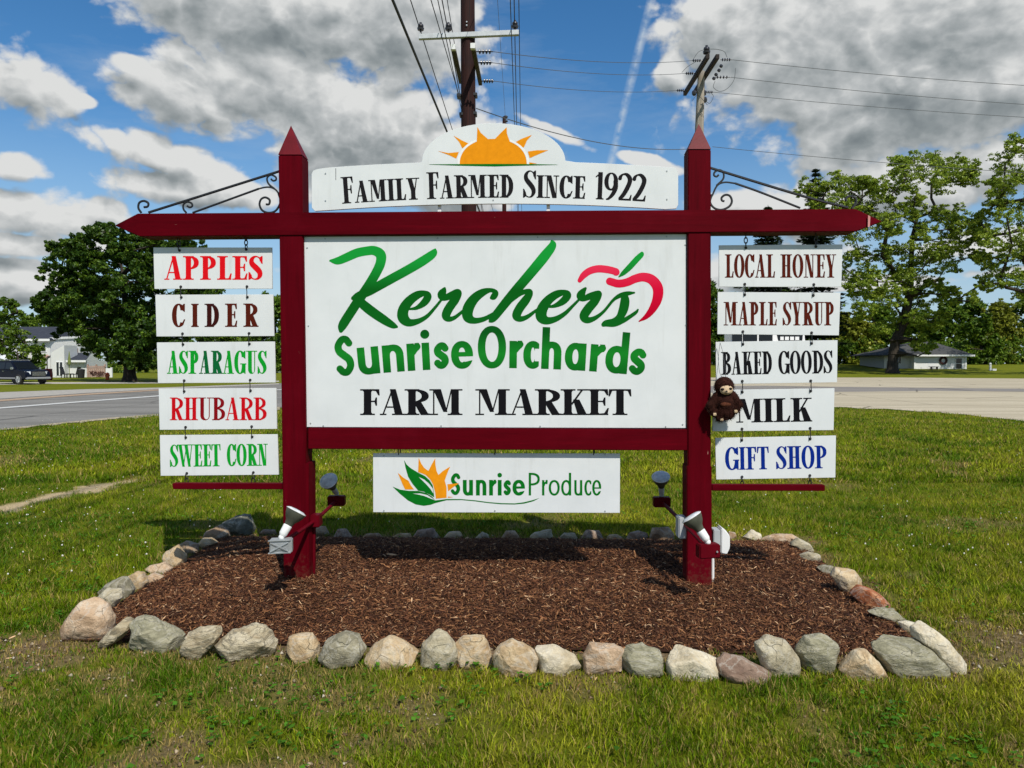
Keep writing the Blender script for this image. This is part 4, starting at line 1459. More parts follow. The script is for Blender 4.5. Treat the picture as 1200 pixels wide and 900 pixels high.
def ops_mesh(ops, res):
    """-> vertices (n,2) and triangles of the region inside the shapes"""
    pts = np.concatenate([np.array(sh, float)[:, :2] for op, sh in ops if op in '+s'])
    rad = max([max(q[2] for q in sh) for op, sh in ops if op == 's'] + [0]) + 3 * res
    x0, y0 = pts.min(0) - rad
    x1, y1 = pts.max(0) + rad
    nx, ny = int((x1 - x0) / res) + 2, int((y1 - y0) / res) + 2
    gx_ = x0 + np.arange(nx) * res
    gy_ = y0 + np.arange(ny) * res
    Xg, Yg = np.meshgrid(gx_, gy_)
    D = eval_ops(ops, Xg, Yg)
    D = np.where(np.abs(D) < 1e-6, 1e-6, D)
    ins = D < 0
    hx = ins[:, :-1] != ins[:, 1:]
    vy = ins[:-1, :] != ins[1:, :]
    hid = -np.ones(hx.shape, int)
    vid = -np.ones(vy.shape, int)
    jh, ih = np.nonzero(hx)
    hid[jh, ih] = np.arange(len(jh))
    t = D[jh, ih] / (D[jh, ih] - D[jh, ih + 1])
    ph = np.stack([gx_[ih] + t * res, gy_[jh]], 1)
    jv, iv = np.nonzero(vy)
    vid[jv, iv] = len(jh) + np.arange(len(jv))
    t = D[jv, iv] / (D[jv, iv] - D[jv + 1, iv])
    pv = np.stack([gx_[iv], gy_[jv] + t * res], 1)
    Pn = np.concatenate([ph, pv])
    # cells
    nbr = [[] for _ in range(len(Pn))]
    code = ins[:-1, :-1] * 1 + ins[:-1, 1:] * 2 + ins[1:, 1:] * 4 + ins[1:, :-1] * 8
    for j, i in zip(*np.nonzero((code > 0) & (code < 15))):
        c = code[j, i]
        b_, r_, t_, l_ = hid[j, i], vid[j, i + 1], hid[j + 1, i], vid[j, i]
        e = [q for q in (b_, r_, t_, l_) if q >= 0]
        if len(e) == 2:
            pr = [(e[0], e[1])]
        elif c == 5:
            pr = [(l_, b_), (r_, t_)]
        else:
            pr = [(b_, r_), (t_, l_)]
        for a, b in pr:
            nbr[a].append(b)
            nbr[b].append(a)
    seen = np.zeros(len(Pn), bool)
    V, E = [], []
    for s0 in range(len(Pn)):
        if seen[s0] or not nbr[s0]:
            continue
        loop = [s0]
        seen[s0] = True
        cur = s0
        while True:
            nx_ = [q for q in nbr[cur] if not seen[q]]
            if not nx_:
                break
            cur = nx_[0]
            seen[cur] = True
            loop.append(cur)
        if len(loop) < 4:
            continue
        Q = Pn[loop]
        tol = res * 0.10
        for _ in range(6):                       # drop points that lie on a straight run
            if len(Q) < 8:
                break
            a, b, c = np.roll(Q, 1, 0), Q, np.roll(Q, -1, 0)
            ac = c - a
            dist = np.abs(ac[:, 0] * (b[:, 1] - a[:, 1]) - ac[:, 1] * (b[:, 0] - a[:, 0])) / (np.hypot(ac[:, 0], ac[:, 1]) + 1e-9)
            drop = dist < tol
            drop[1::2] = False
            if len(Q) % 2:
                drop[-1] = False
            if not drop.any():
                drop = dist < tol
                drop[0::2] = False
                if not drop.any():
                    break
            Q = Q[~drop]
        b = len(V)
        V += [Vector(q) for q in Q]
        E += [(b + i, b + (i + 1) % len(Q)) for i in range(len(Q))]
    if not V:
        return np.zeros((0, 2)), []
    rv, _, rf, _, _, _ = delaunay_2d_cdt(V, E, [], 0, 1e-6)
    rv = np.array([tuple(q) for q in rv])
    tri = np.array([f for f in rf if len(f) == 3])
    cen = rv[tri].mean(1)
    fx = (cen[:, 0] - x0) / res
    fy = (cen[:, 1] - y0) / res
    i = np.clip(fx.astype(int), 0, nx - 2)
    j = np.clip(fy.astype(int), 0, ny - 2)
    fx -= i
    fy -= j
    dd = D[j, i] * (1 - fx) * (1 - fy) + D[j, i + 1] * fx * (1 - fy) + D[j + 1, i] * (1 - fx) * fy + D[j + 1, i + 1] * fx * fy
    return rv, tri[dd < 0].tolist()


class Print:
    """flat print on the sign's plane, drawn in photo pixels; one mesh with several inks"""
    def __init__(s, w):
        s.w, s.v, s.f, s.m, s.mats = w, [], [], [], []

    def put(s, ops, mat, res=0.28, dw=0.0):
        rv, tr = ops_mesh(ops, res)
        if not len(tr):
            return
        if mat not in s.mats:
            s.mats.append(mat)
        b = len(s.v)
        s.v += [tuple(SPt(q[0], q[1], s.w + dw)) for q in rv]
        s.f += [[b + i for i in f] for f in tr]
        s.m += [s.mats.index(mat)] * len(tr)

    def build(s, name, parent):
        o = mesh_np(name, s.v, s.f, None, parent, mats=[M[k] for k in s.mats], midx=s.m)
        return o


def place_ops(g, fn):
    o = []
    for op, sh in g:
        if op == 's':
            o.append((op, [(*fn(a, b), r) for a, b, r in sh]))
        else:
            o.append((op, [fn(a, b) for a, b in sh]))
    return o


RELW = dict(A=1.05, B=1.0, C=.95, D=1.03, E=.88, F=.84, G=1.05, H=1.08, I=.52, K=1.08, L=.85, M=1.38, N=1.05, O=1.0, P=.95, R=1.05, S=.86, T=.92, U=1.02, W=1.45, Y=1.0)
RELW.update({'1': .55, '9': .9, '2': .9, ' ': .62})


def serif_text(pr, txt, x0, x1, top, bot, S, inks, T=0.05, gap=0.05, space=None, curve=None, small=None):
    """top, bot: row (or (left, right) rows) of cap line and base line; inks: one key or one per letter"""
    tl, tr = top if isinstance(top, tuple) else (top, top)
    bl, br = bot if isinstance(bot, tuple) else (bot, bot)
    Hm = ((bl - tl) + (br - tr)) / 2
    ws = [RELW[c] if c != ' ' else (space or .62) for c in txt]
    if small:
        ws = [w_ * (1.12 if i == 0 else 1.0) for i, w_ in enumerate(ws)]
    tot = sum(ws) + gap * (len(txt) - 1)
    k = (x1 - x0) / tot
    x = x0
    for i, c in enumerate(txt):
        Wd = ws[i] * k
        if c != ' ':
            ink_ = inks if isinstance(inks, str) else inks[i]
            xm = x + Wd / 2
            f = (xm - x0) / (x1 - x0)
            if curve:
                ys, sl = curve(xm)
                Hc = Hm * (1.0 if (not small or i == 0) else small)
            else:
                ys = bl + (br - bl) * f
                sl = (br - bl) / (x1 - x0)
                Hc = (ys - (tl + (tr - tl) * f))
            SS, TT = S * Hm, T * Hm
            g = serif_glyph(c, Wd, Hc, SS, max(TT, 0.9))
            ca, sa = math.cos(math.atan(sl)), math.sin(math.atan(sl))
            fn = lambda a, b, xm=xm, ys=ys, Wd=Wd, ca=ca, sa=sa: (xm + (a - Wd / 2) * ca + b * sa, ys + (a - Wd / 2) * sa - b * ca)
            pr.put(place_ops(g, fn), ink_, 0.24)
        x += Wd + gap * k


def sans_text(pr, spec, s, H, XH, curve, ink_, res=0.28):
    """spec = [(char, x0, x1)]"""
    for c, xa, xb in spec:
        Wd = xb - xa
        xm = (xa + xb) / 2
        ys, sl = curve(xm)
        ca, sa = math.cos(math.atan(sl)), math.sin(math.atan(sl))
        g = sans_glyph(c, Wd, H, s, XH)
        fn = lambda a, b: (xm + (a - Wd / 2) * ca + b * sa, ys + (a - Wd / 2) * sa - b * ca)
        pr.put(place_ops(g, fn), ink_, res)

# ------------------------------------------------------------------ the roadside sign
lp = SPt(346, 676)
sign = thing('roadside_sign', (0.0, SD, 0.05), 'big roadside farm market sign on two dark red posts with a white main board', 'sign')


def post(pxl, name='post'):
    """pxl: (x_left_top, x_right_top, y_top, x_left_bot, x_right_bot, y_bot)"""
    xa, xb, yt, xc, xd_, yb = pxl
    wf, dp = 0.050, 0.140
    mb = MB()
    mb.slab([(xa, yt), (xb, yt), (xd_, yb), (xc, yb)], wf, dp)
    return mb.build(name, M['red_v'], sign, bevel=0.005)


def pointed_cap(xa, xb, y, xt, yt):
    fr = [SPt(xa, y, 0.050), SPt(xb, y, 0.050)]
    bk = [p - SN * 0.140 for p in fr]
    tip = SPt(xt, yt, -0.02)
    mb = MB()
    mb.add([fr[0], fr[1], bk[1], bk[0], tip], [[0, 1, 4], [1, 2, 4], [2, 3, 4], [3, 0, 4], [3, 2, 1, 0]])
    o = mb.build('post_point', M['red_cap'], sign)
    return o


post((326, 353.5, 181.5, 332.6, 360.6, 690))
pointed_cap(326, 353.5, 181, 341, 147)
post((806.5, 833.2, 175, 806, 833.2, 695))
pointed_cap(806.5, 833.2, 174.5, 819, 145)
for (xa, xb, xc, xd_, yt, yb) in ((332.3, 361.6, 332.3, 362.4, 543, 690), (805.0, 834.2, 805.2, 834.2, 546, 700)):
    mb = MB()
    mb.slab([(xa, yt), (xb, yt), (xd_, yb), (xc, yb)], 0.056, 0.152)
    mb.build('post_sleeve', M['red_v'], sign, bevel=0.004)

# cross beam with pyramid ends
mb = MB()
wf, dp = 0.058, 0.150
fr = [SPt(*q, wf) for q in ((161, 250.2), (600, 247.2), (1003, 244.8), (1003, 271), (600, 273.6), (163.5, 277))]
bk = [p - SN * dp for p in fr]
tl_, tr_ = SPt(134, 264.2, wf - dp / 2), SPt(1034, 259.5, wf - dp / 2)
n = len(mb.v)
vs = fr + bk + [tl_, tr_]
fs = [[0, 1, 4, 5], [1, 2, 3, 4], [11, 10, 7, 6], [10, 9, 8, 7],
      [0, 6, 7, 1], [1, 7, 8, 2], [3, 9, 10, 4], [4, 10, 11, 5],
      [0, 5, 12], [5, 11, 12], [11, 6, 12], [6, 0, 12],
      [2, 13, 3], [3, 13, 9], [9, 13, 8], [8, 13, 2]]
mb.add(vs, fs)
mb.build('cross_beam', M['red_h'], sign, bevel=0.003)
# bare scratch round the right point
mb = MB()
for k in range(1):
    a = [SPt(1017.3, 252.0, 0.041), SPt(1020.0, 253.6, 0.036), SPt(1019.4, 265.3, 0.036), SPt(1017.0, 266.2, 0.041)]
    mb.add(a, [[0, 1, 2, 3]])
mb.build('bare_wood_scratch', plain('bare_primer', (0.50, 0.22, 0.20), 0.8), sign)

mb = MB()
mb.slab([(361, 501.2), (806, 503), (806, 528), (361, 526.2)], 0.040, 0.110)
mb.build('lower_rail', M['red_h'], sign, bevel=0.004)
for pts in ([(201.5, 566.5), (332, 566.8), (332, 573.6), (202.5, 573.4)], [(834.5, 568), (967, 568.5), (967, 575.5), (834.5, 575.2)]):
    mb = MB()
    mb.slab(pts, 0.025, 0.05)
    mb.build('side_arm', M['red_h'], sign, bevel=0.003)

mb = MB()
mb.slab([(356.5, 277.5), (804.2, 274.4), (804.2, 501.6), (359.5, 500.4)], 0.024, 0.014)
main = mb.build('main_board', M['board'], sign, bevel=0.001, seg=1)

P1 = Print(0.0248)
# --- script word
Z1 = lambda pts: [(x / 6 + 380, y / 6 + 275, w / 12 * 1.08) for x, y, w in pts]
Z2 = lambda pts: [(x / 6 + 580, y / 6 + 275, w / 12 * 1.08) for x, y, w in pts]
script = [
    Z1([(42, 183, 14), (95, 184, 48), (160, 158, 56), (230, 128, 58), (300, 114, 58), (352, 112, 60), (396, 140, 66), (396, 195, 64), (368, 262, 62), (310, 360, 62), (245, 455, 62), (180, 555, 62), (130, 635, 58), (117, 676, 26)]),
    Z1([(780, 104, 14), (764, 134, 50), (700, 180, 60), (600, 240, 60), (500, 295, 60), (400, 350, 60), (310, 400, 58), (240, 430, 50), (202, 447, 26)]),
    Z1([(225, 445, 50), (290, 505, 62), (360, 558, 62), (430, 605, 56), (480, 636, 42), (510, 648, 16)]),
    Z1([(596, 524, 12), (650, 514, 26), (702, 478, 46), (728, 436, 50), (712, 412, 34), (655, 424, 52), (594, 470, 62), (556, 530, 70), (556, 585, 72), (596, 618, 52), (660, 608, 36), (722, 574, 26), (778, 514, 20), (828, 452, 16)]),
    Z1([(846, 378, 18), (838, 396, 38), (826, 422, 56), (836, 446, 36), (880, 432, 46), (930, 406, 44), (940, 416, 50), (918, 460, 56), (880, 512, 58), (856, 566, 56), (874, 592, 38), (918, 582, 26), (985, 528, 18)]),
    Z1([(1176, 444, 22), (1192, 434, 42), (1204, 408, 36), (1170, 390, 28), (1110, 408, 50), (1050, 455, 64), (1012, 520, 72), (1010, 578, 66), (1052, 604, 42), (1120, 594, 32), (1180, 562, 24), (1216, 534, 16)]),
    Z2([(400, 44, 14), (404, 78, 50), (350, 150, 66), (280, 236, 66), (200, 330, 64), (125, 418, 62), (50, 510, 58), (-10, 585, 50), (-38, 612, 12)]),
    Z2([(60, 520, 8), (120, 458, 26), (180, 412, 32), (238, 398, 34), (244, 418, 42), (215, 462, 56), (172, 520, 58), (152, 570, 56), (180, 592, 38), (230, 576, 28), (292, 530, 18)]),
    Z2([(366, 508, 12), (420, 500, 26), (478, 468, 46), (510, 428, 50), (494, 406, 34), (436, 418, 50), (376, 460, 60), (334, 520, 70), (326, 575, 72), (362, 604, 52), (424, 594, 38), (490, 556, 28), (548, 500, 20), (600, 448, 16)]),
    Z2([(636, 378, 18), (618, 400, 38), (604, 430, 56), (622, 450, 36), (670, 432, 44), (722, 416, 44), (724, 428, 50), (700, 470, 56), (655, 522, 60), (626, 572, 58), (648, 600, 44), (700, 588, 30), (765, 540, 20), (830, 462, 20), (880, 428, 30), (930, 414, 30), (980, 408, 12)]),
    Z2([(912, 425, 40), (914, 470, 60), (902, 530, 60), (876, 582, 48), (836, 612, 46), (784, 622, 42), (764, 632, 30)]),
    Z2([(770, 640, 10), (840, 636, 22), (900, 606, 30), (950, 576, 26), (992, 546, 22), (1006, 526, 10)]),
]
P1.put([('s', s_) for s_ in script], 'g_script', 0.32)
P1.put([('s', Z2([(872, 296, 8), (905, 268, 30), (950, 225, 38), (998, 172, 38), (1030, 140, 32), (1034, 124, 10)]))], 'g_script', 0.32)
P1.put([('s', Z2([(596, 322, 28), (625, 284, 42), (668, 254, 46), (725, 240, 48), (790, 245, 48), (845, 258, 46), (852, 264, 46)]))], 'g_apple', 0.32)
P1.put([('s', Z2([(808, 328, 50), (868, 344, 52), (930, 334, 52), (985, 310, 54), (1045, 298, 58), (1105, 318, 64), (1145, 375, 68), (1142, 450, 64), (1110, 520, 50), (1065, 575, 32), (1014, 609, 8)]))], 'g_apple', 0.32)

cv = lambda x: (431.3 + 3.2e-4 * (x - 583) ** 2, 6.4e-4 * (x - 583))
sans_text(P1, [('S', 394, 419), ('u', 420.8, 446), ('n', 449.5, 474.5), ('r', 478, 493.5), ('i', 494.5, 505.5), ('s', 508, 528), ('e', 529, 554.8),
               ('O', 560, 593.2), ('r', 596.7, 612), ('c', 612.8, 631.3), ('h', 634, 657.3), ('a', 661, 685.8), ('r', 690.3, 707.5), ('d', 708, 734.5), ('s', 735, 756.5)],
          8.9, 49, 32, cv, 'g_sans')
serif_text(P1, 'FARM', 422, 542, 456, 486.4, 0.29, 'i_black', T=0.055, gap=-0.02)
serif_text(P1, 'MARKET', 557, 740, 456, 486.4, 0.29, 'i_black', T=0.055, gap=-0.02)
P1.build('lettering', main)
scm = MB()
for q in ((381, 279.8), (513, 279), (630, 278), (781, 277.2), (360, 290.5), (803, 287), (361.5, 382), (803.5, 381), (379, 499), (517, 499), (633, 499.5), (780, 500), (364, 496), (800, 497.5)):
    mb = MB()
    mb.lathe(SPt(*q, 0.023), SN, [(0, 0.0055), (0.004, 0.0045)], 8)
    mb.build('screw', M['galv'], main)

# --- top banner
ban = []
ban += [(365, 204), (367, 200), (372, 198)]
ban += [(x, 189.0 + 1.85e-4 * (x - 579) ** 2 * 1.05) for x in range(385, 495, 12)]
ban += [(494.5, 188.6)]
ban += [(578.5 - 84 * math.cos(t), 189.5 - 45.2 * math.sin(t) ** 0.96) for t in np.linspace(0.04, math.pi - 0.04, 36)]
ban += [(662.5, 188.2)]
ban += [(x, 188.6 + 1.85e-4 * (x - 585) ** 2 * 1.02) for x in range(675, 786, 12)]
ban += [(790, 196.3), (793.6, 199.5), (794.8, 204), (794.8, 240), (792.5, 244.4)]
ban += [(x, 238.8 + 1.8e-4 * (x - 590) ** 2) for x in range(780, 380, -14)]
ban += [(369, 247.4), (365.3, 243.5)]
mb = MB()
mb.slab(ban, 0.030, 0.018)
banner = mb.build('top_banner', M['board'], sign, bevel=0.001, seg=1)
for x in (515, 642.5):
    mb = MB()
    mb.slab([(x - 2, 236), (x + 2, 236), (x + 2, 249), (x - 2, 249)], 0.008, 0.012)
    mb.build('banner_bracket', M['plastic'], sign)
P2 = Print(0.0308)
cvb = lambda x: (231.6 + 1.85e-4 * (x - 598) ** 2, 3.7e-4 * (x - 598))
for wd__, a, b, H_, sm in (('FAMILY', 401, 492.4, 31.2, 0.82), ('FARMED', 500.5, 601.5, 31.4, 0.86), ('SINCE', 612.6, 685.8, 32.0, 0.83)):
    serif_text(P2, wd__, a, b, 0, H_, 0.165, 'i_soft', T=0.04, gap=0.02, curve=cvb, small=sm)
serif_text(P2, '1922', 697, 756.5, 0, 32, 0.165, 'i_soft', T=0.04, gap=0.02, curve=cvb)
q = lambda pts: [(x / 6.667 + 490, y / 6.667 + 140) for x, y in pts]
sunb = ell(578, 192, 39.3, 29.3, 2.15, k=60)
P2.put([('+', sunb), ('+', q([(458, 175), (463, 58), (490, 105), (545, 152), (560, 200)])), ('+', q([(600, 152), (640, 110), (692, 60), (694, 110), (716, 172), (650, 220)])),
        ('+', q([(400, 190), (345, 165), (275, 125), (320, 175), (345, 225), (380, 205)])), ('+', q([(745, 185), (810, 150), (890, 120), (850, 165), (827, 218), (800, 215)])),
        ('+', q([(150, 245), (235, 262), (318, 254), (298, 306), (240, 278)])), ('+', q([(1018, 240), (930, 240), (856, 250), (872, 302), (930, 276)])), ('+', q([(866, 334), (935, 345), (866, 348)])),
        ('-', rc(480, 192.3, 680, 230))], 'i_orange', 0.28)
# white gap ring between disc and the outer rays
ring = ell(578, 192, 42.2, 31.4, 2.15, k=60)
P2.put([('+', ring), ('-', ell(578, 192, 39.3, 29.3, 2.15, k=60)), ('-', q([(455, 240), (455, 50), (705, 50), (722, 240)])), ('-', rc(480, 192.3, 680, 260))], 'i_white', 0.28, dw=0.0006)
P2.put([('+', [(497, 192.6), (540, 192.2), (578, 192.0), (620, 192.2), (660, 193.0), (615, 194.0), (578, 195.0), (535, 194.0)])], 'i_pgreen', 0.28, dw=0.0004)
P2.build('lettering', banner)
for q_ in ((381.5, 203.4), (381.5, 235.3), (578, 234.6), (781.5, 200.5), (781.5, 233.6)):
    mb = MB()
    mb.lathe(SPt(*q_, 0.029), SN, [(0, 0.0055), (0.004, 0.0045)], 8)
    mb.build('screw', M['galv'], banner)
mb = MB()
mb.slab([(393.2, 197.2), (393.8, 197.2), (393.8, 211), (393.2, 211)], 0.0305, 0.001)
mb.build('seam', M['hole'], banner)

# --- wrought iron scroll brackets
L6 = lambda pts: [(x / 6 + 130, y / 6 + 130) for x, y in pts]
R6 = lambda pts: [(x / 5.714 + 830, y / 5.714 + 130) for x, y in pts]


def scroll(paths, nm='scroll_bracket'):
    mb = MB()
    for pts, r in paths:
        c = catmull([(*p, 0) for p in pts], 6) if len(pts) > 2 else np.array([(*p, 0) for p in pts])
        mb.tube([SPt(a, b, 0.0) for a, b, _ in c], r, 6)
    mb.build(nm, M['iron'], sign, smooth=True)


scroll([(L6([(1182, 425), (265, 714)]), 0.0085), (L6([(213, 716), (193, 682), (200, 645), (232, 633), (262, 648), (258, 672), (232, 677)]), 0.0075),
        (L6([(530, 716), (510, 690), (510, 658), (535, 640), (565, 648), (572, 668), (555, 678), (535, 668)]), 0.0065),
        (L6([(575, 716), (1040, 547)]), 0.007), (L6([(1040, 547), (1085, 537), (1125, 538), (1160, 556), (1185, 590)]), 0.0055),
        (L6([(1150, 548), (1108, 512), (1098, 472), (1125, 450), (1158, 465), (1160, 485), (1140, 491), (1125, 478)]), 0.0060),
        (L6([(1178, 580), (1192, 640), (1160, 700), (1110, 716), (1065, 700), (1045, 660), (1055, 622), (1085, 608), (1115, 625), (1112, 655), (1090, 657)]), 0.0070)])
scroll([(R6([(15, 382), (640, 572), (935, 648)]), 0.0085), (R6([(960, 655), (988, 618), (985, 585), (960, 572), (935, 575), (920, 590), (925, 605)]), 0.0075),
        (R6([(615, 650), (350, 545), (180, 485)]), 0.007), (R6([(180, 485), (110, 478), (60, 500), (25, 570)]), 0.0055),
        (R6([(55, 500), (100, 455), (100, 412), (75, 395), (45, 408), (38, 430), (55, 440), (70, 428)]), 0.0060),
        (R6([(25, 560), (12, 610), (40, 650), (90, 662), (140, 640), (158, 605), (145, 570), (115, 562), (90, 580), (92, 600), (108, 605)]), 0.0070)])

# --- hanging boards
HW = -0.022
HANG_L = 'boards hanging in the left column'
HANG_R = 'boards hanging in the right column'


def s_hook(a, b, parent):
    """wire hook from hole a to hole b"""
    p0, p1 = SPt(*a, HW + 0.004), SPt(*b, HW + 0.004)
    m = (p0 + p1) / 2
    mb = MB()
    u = SN * 0.010
    mb.tube([p0 + u * .3, p0 + u * 1.1 - Vector((0, 0, .004)), m + u * 0.6, p1 + u * 1.1 + Vector((0, 0, .004)), p1 + u * .3], 0.0028, 6)
    mb.build('hook', M['iron'], parent, smooth=True)


def grommet(a, parent):
    mb = MB()
    mb.lathe(SPt(*a, HW - 0.0005), SN, [(0, 0.009), (0.003, 0.009), (0.004, 0.006)], 10)
    mb.build('grommet', M['hole'], parent)


def chain(a, b, parent, n=3):
    for k in range(n):
        f0, f1 = k / n, (k + 1) / n
        p0 = SPt(a[0] + (b[0] - a[0]) * f0, a[1] + (b[1] - a[1]) * f0, HW + 0.004)
        p1 = SPt(a[0] + (b[0] - a[0]) * f1, a[1] + (b[1] - a[1]) * f1, HW + 0.004)
        c, h = (p0 + p1) / 2, (p1 - p0).length * 0.62
        wd2 = h * 0.55
        ax = Vector((1, 0, 0)) if k % 2 else Vector((0.35, 1, 0)).normalized()
        pts = [c + ax * wd2 * math.cos(t) + Vector((0, 0, 1)) * h * math.sin(t) for t in np.linspace(0, 2 * math.pi, 13)]
        mb = MB()
        mb.tube(pts, 0.0034, 6, cap=False)
        mb.build('chain_link', M['iron'], parent, smooth=True)


def hanging(quad, txt, x0, x1, top, bot, S, inks, label, group, holes_top, holes_bot, hooks, T=0.05, gap=0.06, space=None, seg=None, chained=False):
    loc = (SPt(*quad[3], HW) + SPt(*quad[2], HW)) / 2
    t = thing('hanging_sign', loc, label, 'sign', group)
    mb = MB()
    mb.slab(quad, HW, 0.010)
    b = mb.build('board', M['board'], t, bevel=0.0008, seg=1)
    pr = Print(HW + 0.0008)
    if seg:
        for s_txt, a, c in seg:
            f = lambda v, xx: v if not isinstance(v, tuple) else v[0] + (v[1] - v[0]) * (xx - x0) / (x1 - x0)
            serif_text(pr, s_txt, a, c, (f(top, a), f(top, c)), (f(bot, a), f(bot, c)), S, inks, T=T, gap=gap)
    else:
        serif_text(pr, txt, x0, x1, top, bot, S, inks, T=T, gap=gap, space=space)
    pr.build('lettering', b)
    for h in list(holes_top) + list(holes_bot):
        grommet(h, t)
    for a, c in zip(holes_top, hooks):
        if chained:
            chain(c, a, t)
        else:
            s_hook(c, a, t)
    return t


hanging([(179.7, 290), (318.7, 290), (319.2, 338.3), (181, 338.6)], 'APPLES', 192.5, 308.3, 300, 327.8, 0.225, 'i_red', 'white hanging board reading APPLES in red, topmost on the left', HANG_L,
        [(210.5, 293.5), (288.7, 292.3)], [(212, 336), (289.5, 335.8)], [(209, 277.5), (288, 276.5)], chained=True, gap=0.03)
hanging([(182, 345.4), (320, 345), (321.4, 393.8), (183.3, 394.3)], 'CIDER', 201.5, 302.5, (356, 355.6), (383.2, 383), 0.20, ['i_brown', 'i_brown', 'i_brown2', 'i_brown', 'i_brown'],
        'white hanging board reading CIDER in dark brown, just below the red APPLES board', HANG_L, [(212.6, 348.5), (290, 348.2)], [(214, 391), (292, 390.6)], [(212, 336), (289.5, 335.8)], gap=0.42)
hanging([(183.7, 401.3), (322, 400.2), (323.1, 448.3), (185, 449)], 'ASPARAGUS', 195.7, 312.7, 411, 438, 0.165,
        ['i_green', 'i_green', 'i_green', 'i_dgreen', 'i_dgreen', 'i_green', 'i_green', 'i_green', 'i_green'], 'white hanging board reading ASPARAGUS in green, middle of the left column', HANG_L,
        [(214.6, 403.6), (292.3, 403)], [(216, 446), (293.3, 445.3)], [(214, 391), (292, 390.6)], T=0.04, gap=0.02)
hanging([(185.9, 455.3), (323.7, 454.7), (324.6, 502.6), (187, 503.7)], 'RHUBARB', 199, 312.5, 465.8, 492.4, 0.16,
        ['i_red2', 'i_red2', 'i_dred', 'i_dred', 'i_red2', 'i_red2', 'i_red2'], 'white hanging board reading RHUBARB in red, second from the bottom on the left', HANG_L,
        [(216, 458.6), (293.7, 457.8)], [(217.6, 500.6), (295, 499.8)], [(216, 446), (293.3, 445.3)], T=0.04, gap=0.02)
sc_ = hanging([(187.3, 510), (325.1, 509), (326.7, 556.2), (188.2, 557.6)], 'SWEET CORN', 199, 314.2, (521, 520), (547.2, 545.6), 0.15, 'i_green', 'white hanging board reading SWEET CORN in green, lowest on the left', HANG_L,
        [(217.8, 512.7), (295.6, 511.8)], [(219, 554.6), (297, 553.6)], [(217.6, 500.6), (295, 499.8)], T=0.04, gap=0.0, seg=[('SWEET', 199, 258.8), ('CORN', 266, 314.2)])
lh = hanging([(842.6, 287.4), (987.4, 286.4), (986, 336.2), (842.6, 336)], '', 849.5, 980, 298, 325.3, 0.138, 'i_brown', 'white hanging board reading LOCAL HONEY in brown, topmost on the right', HANG_R,
        [(874, 290.5), (956, 289)], [(872.7, 333), (953.6, 333.4)], [(874, 273), (956, 272)], T=0.04, gap=0.03, seg=[('LOCAL', 849.5, 908.3), ('HONEY', 914.5, 980)], chained=True)
hanging([(841.3, 342.2), (985, 343), (983.1, 393), (840.6, 391.6)], '', 848, 977.5, 353.8, 381.3, 0.14, 'i_brown', 'white hanging board reading MAPLE SYRUP in brown, second from the top on the right', HANG_R,
        [(872.7, 345.4), (953, 346.2)], [(870.5, 388.6), (951, 389.9)], [(872.7, 333), (953.6, 333.4)], T=0.04, gap=0.02, seg=[('MAPLE', 848, 910.5), ('SYRUP', 917, 977.5)])
bg = hanging([(838.8, 400.6), (981.5, 398.6), (981, 448), (839.2, 450.2)], '', 845.3, 976, (412.5, 410.5), (439.2, 437.3), 0.142, 'i_black', 'white hanging board reading BAKED GOODS in black, middle of the right column', HANG_R,
        [(870.5, 403.4), (951, 402.4)], [(869.8, 446.6), (950, 446.2)], [(870.5, 388.6), (951, 389.9)], T=0.04, gap=0.02, seg=[('BAKED', 845.3, 904.8), ('GOODS', 912.3, 976)])
hanging([(835.6, 457), (977.9, 455), (977, 504), (835, 505.4)], 'MILK', 862.8, 951.5, (467.6, 466), (495.3, 493.9), 0.25, 'i_black', 'white hanging board reading MILK in black with the plush toy at its left end', HANG_R,
        [(869.8, 459.5), (950, 458.2)], [(869.5, 502.6), (949.3, 501.8)], [(869.8, 446.6), (950, 446.2)], T=0.05, gap=0.01)
gs = hanging([(838.3, 513.3), (979.7, 510.5), (979, 559.6), (839.3, 562)], '', 850, 969.5, (524.2, 522), (550.8, 548.6), 0.165, 'i_blue', 'white hanging board reading GIFT SHOP in blue, lowest on the right', HANG_R,
        [(869.3, 515.8), (949.3, 514.3)], [(869.5, 558.8), (949, 557.2)], [(869.5, 502.6), (949.3, 501.8)], T=0.045, gap=0.02, seg=[('GIFT', 850, 901.3), ('SHOP', 909.4, 969.5)])
chain((219, 555), (218.5, 566.8), sc_, 2)
chain((297, 554), (296.5, 567), sc_, 2)
chain((869.5, 559), (869.8, 568.6), gs, 2)
chain((949, 557.5), (949.2, 568.8), gs, 2)

